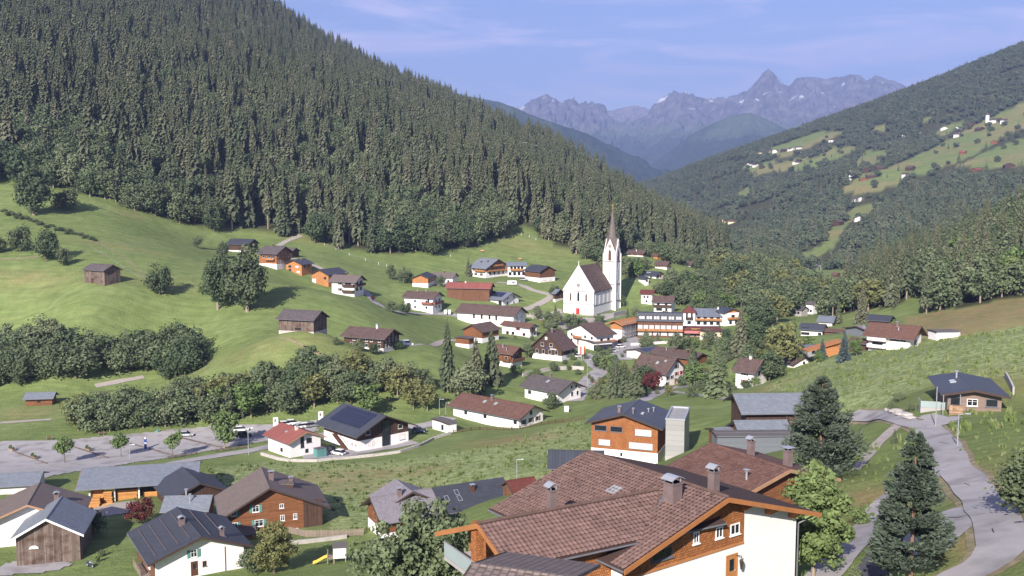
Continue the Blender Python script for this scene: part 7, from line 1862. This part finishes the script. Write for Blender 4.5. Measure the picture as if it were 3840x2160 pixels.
# cows
def cow(px, ang, label):
    p=gplace(*px); o=empty('cow',p,R_(ang),label,'cow')
    b=bpy.data.meshes.new('body')
    V=[(-1.0,0,1.05),(-.6,0,1.05),(0,0,1.0),(.6,0,1.08),(.95,0,1.2),(1.3,0,1.1),(1.6,0,.85)]; Rr=[(.24,.30),(.34,.38),(.38,.42),(.32,.38),(.18,.22),(.14,.16),(.09,.10)]
    E=[(i,i+1) for i in range(6)]
    for bx,k in ((-.75,1),(.62,3)):
        for sy in (-1,1):
            n=len(V); kx=.06 if bx<0 else -.03
            V+=[(bx,sy*.2,.72),(bx+kx*-1,sy*.2,.42),(bx,sy*.2,.03)]; Rr+=[(.13,.13),(.07,.07),(.06,.06)]; E+=[(k,n),(n,n+1),(n+1,n+2)]
    n=len(V); V+=[(1.25,.16,1.25),(1.25,-.16,1.25)]; Rr+=[(.04,.04)]*2; E+=[(5,n),(5,n+1)]
    n=len(V); V+=[(-1.12,0,.95),(-1.14,0,.45)]; Rr+=[(.03,.03)]*2; E+=[(0,n),(n,n+1)]
    b.from_pydata(V,E,[]); q=bpy.data.objects.new('body',b); COL.objects.link(q); q.parent=o; b.materials.append(MATS['cow_coat'])
    md=q.modifiers.new('skin','SKIN'); sv=b.skin_vertices[0].data
    for i,r in enumerate(Rr): sv[i].radius=r
    sv[2].use_root=True
    q.modifiers.new('sub','SUBSURF').render_levels=1
    return o
cow((1809,946),175,'light brown cow grazing near the forest edge'); cow((1950,976),10,'light brown cow above the chalet annex')
def bale(px,label,r=.75):
    p=gplace(*px); o=MB().tube((-.65,0,r),(.65,0,r),r,r,14).build('round_bale',MATS['bale_wrap']); o.location=p; tag(o,label,'bale'); return o
bale((2124,1547),'white wrapped object beside the near meadow fence',1.0)
p=gplace(1920,1069); o=empty('caravan',p,R_(8),'white camper parked below the chalet drive','caravan'); MB().hexa([(-2.6,-1,.4),(2.6,-1,.4),(2.6,1,.4),(-2.6,1,.4)],[(-2.3,-.95,2.4),(2.1,-.95,2.4),(2.1,.95,2.4),(-2.3,.95,2.4)]).build('body',MATS['car_white'],o); MB().box(-.2,1.4,-1.03,-.9,1.3,1.9).build('window',MATS['window_glass'],o)
for sx in (-1.2,1.2): MB().tube((sx,-.95,.35),(sx,-.7,.35),.33,.33,10).build('wheel',MATS['tyre'],o)
for i,x in enumerate((1671,1686)): bale((x,1180),['left white wrapped bale beside the lane','right white wrapped bale beside the lane'][i],1.2)

# gravestones
rg=random.Random(2)
gme=[MB().box(-.28,.28,-.08,.08,-.1,h).box(-.34,.34,-.14,.14,-.1,.15).mesh('gravestone',MATS[m]) for h,m in ((.75,'pale_stone'),(.85,'lead_grey'),(.7,'concrete'))]
for k in range(46):
    x,y=rg.uniform(1985,2110),rg.uniform(1178,1208)
    if y>1196 and x<2040: continue
    p=gplace(x,y)
    if near_house(p.x,p.y,.7): continue
    o=link('gravestone',rg.choice(gme)); o.location=p; o.rotation_euler=(0,0,CA-math.pi/2+rg.uniform(-.05,.05)); tag(o,'gravestone in the churchyard left of the church front','gravestone','gravestones in the churchyard')

# boulders on the right bank
p0=gplace(3330,1540); o=empty('boulder_bank',p0,0,'row of pale boulders holding the bank beside the hill road','rock')
for k in range(15):
    f=k/14; q=gplace(3326+f*90,1532+f*34+rg.uniform(-5,5)); r=rg.uniform(.5,.95); vs=[];
    prof=[(r*math.sin(t)*rg.uniform(.85,1.15),r*.8*(1-math.cos(t))*.5) for t in (.25,.9,1.6,2.3,2.9)]
    b=MB().lathe(prof,n=8); b.v=[(x*rg.uniform(.85,1.15),y*rg.uniform(.85,1.15),z) for x,y,z in b.v]; s=b.build('boulder',MATS['pale_stone'],o); s.location=q-p0-Vector((0,0,.2))
# sign and emblem on the village office
t=G['office']; r=t['root']
for k in range(9): MB().box(-.07,-.02,.18*t['L']+k*.32,.18*t['L']+k*.32+.2,4.15,4.55).build('sign_letter',MATS['white_paint'],r)
e=MB(); e.prism([(-.09,.50*t['L']+.35*math.cos(a),4.6+.4*math.sin(a)) for a in [i*math.pi/4 for i in range(8)]],(.07,0,0)); e.build('emblem',MATS['blue_paint'],r)

# far houses on the sunny slope
fl=[(575,120,2),(640,122,1),(700,115,2),(740,132,2),(880,140,3),(485,158,0),(685,210,0),(760,218,0),(800,224,0),(850,234,1),(940,128,0),(990,124,1),(1030,118,0),(1070,108,0),(1095,134,0),(1065,208,0),(1090,192,1),(1250,102,0),(1275,112,2),(1310,58,0),(1450,178,0),(1490,168,0),(1405,294,0),(1445,274,2),(1410,324,0),(1490,318,4),(1535,304,1),(1550,262,1),(1600,246,1),(1830,248,1),(1805,292,0),(2260,254,4),(2450,234,1),(1740,32,0),(1880,14,0),(1915,14,0),(2135,17,0),(2185,138,4),(2400,68,4),(1470,456,0),(1455,588,0),(1350,612,1),(345,565,2),(310,562,0),(590,597,2),(615,604,2)]
fl=[((2380+a*.5668),(500+b*.5668),k) for a,b,k in fl]+[((1700+a*.8307),(200+b*.8307),k) for a,b,k in ((2495,314,0),(2400,247,2),(2285,348,0),(2200,350,0),(2100,372,0),(2010,384,0),(1990,383,0),(2280,377,0),(2375,352,1),(2330,327,4),(2450,312,0),(2340,335,1))]
FM=[('white_plaster','roof_brown','white house with brown roof on the far sunny slope'),('dark_boards','roof_brown','dark timber farmhouse on the far sunny slope'),('cream_plaster','roof_rust','cream house with reddish roof on the far sunny slope'),('cream_plaster','roof_brown','large tan hotel block on the far ridge shoulder'),('brown_log','roof_red','small barn with orange roof on the far sunny slope')]
for i,(x,y,k) in enumerate(fl):
    p=gS(x,y)
    if p is None: continue
    w=rg.uniform(11,15) if k!=3 else 30; a=rg.choice([25,40,55,-10])
    h=house('far_house',FM[k][2],Vector((p.x,p.y,gz(p.x,p.y))),gz(p.x,p.y),a,w*.8,w,5.2 if k!=4 else 3.5,25,rg.choice('FL'),FM[k][1],FM[k][0],oe=.8,og=.8,group='houses on the far slope',ctrl=False,gutter=False,barge=None,fdepth=5)
p=gS(1700+2410*.8307,200+318*.8307); o=empty('far_church',p,.5,'white church tower with dark cap high on the far slope','church')
MB().box(-2.4,2.4,-2.4,2.4,-4,17).build('tower',MATS['white_plaster'],o); MB().lathe([(2.9,17),(2.5,18.5),(1,21),(.2,24)],n=8).build('cap',MATS['roof_brown'],o); MB().box(2.4,12,-3.6,3.6,-4,6).build('nave',MATS['white_plaster'],o); MB().prism([(2.4,-4.2,6),(2.4,4.2,6),(2.4,0,10)],(10,0,0)).build('roof',MATS['roof_brown'],o)
# cable car pylons on the spur
for i,(x,y) in enumerate(((1320,412),(1344,418))):
    p=gD(x,y+8); o=empty('lift_pylon',(p.x,p.y,gz(p.x,p.y)),.3,['left steel lift pylon among the spur trees','right steel lift pylon among the spur trees'][i],'pylon')
    MB().tube((0,0,-1),(0,0,24),.45,.3,8).build('mast',MATS['lead_grey'],o); MB().box(-2.5,2.5,-.3,.3,23.5,24.1).build('crossarm',MATS['galvanised'],o)
# motorbike and small yard things
p=gplace(338,2128,.05); o=empty('motorcycle',p,R_(-30),'dark motorcycle parked beside the porch of the white house','motorcycle')
for x in (-.65,.65):
    w_=MB().tube((x,-.06,.3),(x,.06,.3),.31,.31,14).build('wheel',MATS['tyre'],o); MB().tube((x,-.07,.3),(x,.07,.3),.18,.18,8).build('rim',MATS['galvanised'],w_)
MB().hexa([(-.5,-.12,.45),(.4,-.15,.4),(.4,.15,.4),(-.5,.12,.45)],[(-.75,-.1,.85),(.3,-.16,.8),(.3,.16,.8),(-.75,.1,.85)]).build('body',MATS['car_blue'],o); MB().hexa([(0,-.15,.8),(.4,-.15,.8),(.4,.15,.8),(0,.15,.8)],[(.05,-.12,1.0),(.35,-.1,1.0),(.35,.1,1.0),(.05,.12,1.0)]).build('tank',MATS['car_silver'],o)
MB().tube((.65,0,.3),(.42,0,1.05),.04,.04,6).box(.36,.44,-.35,.35,1.02,1.07).build('handlebar',MATS['galvanised'],o)

# tall grass in the uncut meadows near the camera
gt=MB(); rgt=random.Random(4)
for k in range(16):
    a=rgt.uniform(0,6.28); d=rgt.uniform(0,.5); x,y=math.cos(a)*d,math.sin(a)*d; b=rgt.uniform(0,3.14); w=.10; h=rgt.uniform(.25,.6); lx,ly=rgt.uniform(-.2,.2),rgt.uniform(-.2,.2)
    c_,s_=math.cos(b)*w,math.sin(b)*w
    gt.add([(x-c_,y-s_,-.05),(x+c_,y+s_,-.05),(x+lx+c_*.5,y+ly+s_*.5,h),(x+lx-c_*.5,y+ly-s_*.5,h)],[(0,1,2,3)])
foliage('grass_blades',(.135,.185,.062),(.175,.215,.082),(.235,.265,.125),.2,.2)
p=gD(1000,1200); src=gt.build('grass',MATS['grass_blades']); src['kind']='stuff'; src.location=(p.x,p.y,gz(p.x,p.y))
gd=[]
A,B=scatter(-90,140,60,330,1.45,66); Zg=height(A,B); Vg=np.stack([A,B,Zg],1); qx,qy=proj_np(Vg)
BANK=[(2350,1080),(2576,960),(2640,960),(2640,1340),(2540,1330),(2470,1230),(2400,1130)]; BANK2=[(2150,1150),(2290,1075),(2320,1120),(2250,1230),(2180,1290),(2130,1330),(2110,1260)]
okg=(inpoly(qx,qy,TALL)|inpoly(qx,qy,TALL2)|inpoly(qx,qy,BANK)|inpoly(qx,qy,BANK2))&(np.random.RandomState(3).rand(len(A))<.25+.9*(fbm(A/5,B/5,3,8)-.3))
for x,y in zip(A[okg],B[okg]):
    if near_house(x,y,.85): continue
    if rgt.random()<.5: continue
    gd.append((x,y,gz(x,y),rgt.uniform(.7,1.5)*(.55 if y<125 else 1),rgt.uniform(0,6.28),0))
stuff_instances('meadow_grass',gd,[src]); print('grass',len(gd))
# ---------------------------------------------------------------- far mountains
def rockmat(name, zg, zr, forest, alp, rock, snow_lo):
    m=bpy.data.materials.new(name); m.use_nodes=True; t=m.node_tree; t.nodes.clear(); N=t.nodes.new; K=t.links.new
    out=N('ShaderNodeOutputMaterial'); bs=N('ShaderNodeBsdfPrincipled'); bs.inputs['Roughness'].default_value=.95; bs.inputs['Specular IOR Level'].default_value=.1
    K(bs.outputs[0],out.inputs[0]); ge=N('ShaderNodeNewGeometry'); sx=N('ShaderNodeSeparateXYZ'); K(ge.outputs['Position'],sx.inputs[0])
    def noise(s,d=8):
        n=N('ShaderNodeTexNoise'); n.inputs['Scale'].default_value=s; n.inputs['Detail'].default_value=d; n.inputs['Roughness'].default_value=.65; K(ge.outputs['Position'],n.inputs['Vector']); return n.outputs['Fac']
    def ma(op,a,b):
        q=N('ShaderNodeMath'); q.operation=op
        for i,v in ((0,a),(1,b)):
            if isinstance(v,(int,float)): q.inputs[i].default_value=v
            else: K(v,q.inputs[i])
        return q.outputs[0]
    def mrr(v,a,b):
        q=N('ShaderNodeMapRange'); q.interpolation_type='SMOOTHSTEP'; K(v,q.inputs['Value']); q.inputs['From Min'].default_value=a; q.inputs['From Max'].default_value=b; return q.outputs['Result']
    def mi(f,a,b):
        q=N('ShaderNodeMix'); q.data_type='RGBA'; K(f,q.inputs['Factor'])
        for s,v in (('A',a),('B',b)):
            if isinstance(v,tuple): q.inputs[s].default_value=(*v,1)
            else: K(v,q.inputs[s])
        return q.outputs['Result']
    zz=ma('ADD',sx.outputs['Z'],ma('MULTIPLY',ma('SUBTRACT',noise(.0022),.5),900.))
    c=mi(mrr(zz,zg-120,zg+120),forest,alp)
    rk=mi(mrr(noise(.006),.35,.65),rock,tuple(x*.45 for x in rock))
    c=mi(mrr(zz,zr-110,zr+110),c,rk)
    if snow_lo:
        sn=ma('MULTIPLY',mrr(noise(.0035,6),.60,.65),mrr(sx.outputs['Z'],snow_lo-50,snow_lo+120)); c=mi(sn,c,(.75,.75,.76))
    K(c,bs.inputs['Base Color'])
    bu=N('ShaderNodeBump'); bu.inputs['Strength'].default_value=.9; bu.inputs['Distance'].default_value=60; K(noise(.012,8),bu.inputs['Height']); K(bu.outputs[0],bs.inputs['Normal'])
    MATS[name]=m; return m
rockmat('rock_wall',640,800,(.045,.068,.038),(.115,.150,.075),(.21,.195,.185),1050)
rockmat('green_ridge',560,2600,(.040,.062,.035),(.10,.14,.07),(.25,.24,.22),0)
rockmat('snow_peak',820,1000,(.06,.08,.05),(.13,.14,.08),(.36,.31,.27),900)
def ridge(name, sky_pts, Y0, ybase, depth, rough, jag, m, seed, nu=420, nv=90, gully=60, pw=1.25, flank=None):
    xs=np.array([p[0] for p in sky_pts],float); ys=np.array([p[1] for p in sky_pts],float)
    u=np.linspace(xs[0],xs[-1],nu); yy=np.interp(u,xs,ys)
    yy=yy+(fbm(u/11,u*0+seed,4,seed)-.5)*jag
    az_=(u*DS-IMG_W/2)/FOC
    rt=np.array([ratio(v*DS) for v in yy]); ztop=CAM_Z-Y0*rt
    zb=CAM_Z-(Y0-depth)*ratio(ybase*DS)
    V=[]
    S=np.concatenate([[-.25],np.linspace(0,1,nv)])
    for s in S:
        if s<0: Y=Y0+Y0*.04; z=ztop*.55; V.append(np.stack([az_*Y,np.full(nu,Y),z],1)); continue
        Y=Y0-s*depth
        z=zb+(ztop-zb)*(1-s)**pw
        X=az_*Y
        n1=1-np.abs(fbm(X/gully/9+s*1.2,Y*np.ones(nu)/gully/22,5,seed+3)*2-1)
        n2=fbm(X/gully/2.2,Y*np.ones(nu)/gully/3.5,5,seed+7)-.5
        f=np.clip(s*6,0,1)
        z=z+f*rough*((n1-.6)*1.3+n2*.7)*(1-s*.4)
        V.append(np.stack([X+f*n2*rough*.4,Y+f*(n1-.5)*rough*.8,z],1))
    V=np.concatenate(V); nr=len(S); idx=np.arange(nr*nu).reshape(nr,nu)
    F=np.stack([idx[:-1,:-1],idx[:-1,1:],idx[1:,1:],idx[1:,:-1]],2).reshape(-1,4)
    me=bpy.data.meshes.new(name); me.from_pydata(V.tolist(),[],F.tolist()); me.materials.append(MATS[m]); me.polygons.foreach_set('use_smooth',[True]*len(F))
    o=bpy.data.objects.new(name,me); COL.objects.link(o); o['kind']='structure'; return o
ROCK=[(1240,300),(1290,285),(1310,271),(1335,251),(1372,237),(1391,248),(1408,257),(1441,261),(1486,258),(1508,274),(1530,300),(1560,310),(1590,305),(1625,290),(1642,265),(1664,248),(1689,229),(1720,237),(1742,248),(1776,251),(1815,248),(1848,240),(1871,229),(1893,207),(1912,179),(1922,173),(1937,187),(1957,209),(1974,215),(1993,198),(2027,193),(2060,198),(2099,194),(2124,186),(2149,187),(2166,204),(2188,192),(2210,197),(2233,204),(2266,218),(2330,230),(2420,250),(2520,280)]
ridge('mountains',ROCK,14000,470,5200,420,8,'rock_wall',5,900,150,48,1.35)
ridge('snow_mountains',[(1480,330),(1508,285),(1525,280),(1553,273),(1586,265),(1620,271),(1650,290),(1700,330)],17500,340,2500,200,4,'snow_peak',9,160,40,60)
ridge('green_mountains',[(1000,180),(1080,215),(1130,233),(1160,238),(1200,246),(1250,255),(1290,268),(1330,287),(1400,312),(1480,338),(1540,372),(1600,408),(1660,445),(1720,480)],6800,520,2300,150,3,'green_ridge',12,320,70,45)
ridge('green_foothills',[(1540,460),(1590,440),(1640,410),(1690,375),(1740,335),(1790,308),(1840,290),(1880,284),(1920,300),(1970,325),(2040,330),(2140,330),(2250,330),(2400,330)],9200,520,2600,190,3,'green_ridge',15,320,70,50)
b=MB().box(-9000,9000,3200,18500,-170,-165); fl_=b.build('valley_floor',gmat); fl_['kind']='structure'
# ---------------------------------------------------------------- haze
hm=bpy.data.materials.new('haze'); hm.use_nodes=True; t=hm.node_tree; t.nodes.clear()
out=t.nodes.new('ShaderNodeOutputMaterial'); pv=t.nodes.new('ShaderNodeVolumePrincipled')
pv.inputs['Color'].default_value=(.41,.54,1.0,1); pv.inputs['Density'].default_value=8.2e-5; pv.inputs['Anisotropy'].default_value=0.0
t.links.new(pv.outputs[0],out.inputs['Volume'])
hz=MB().box(-9500,9500,-600,19500,-190,2250).build('haze',hm); hz['kind']='stuff'
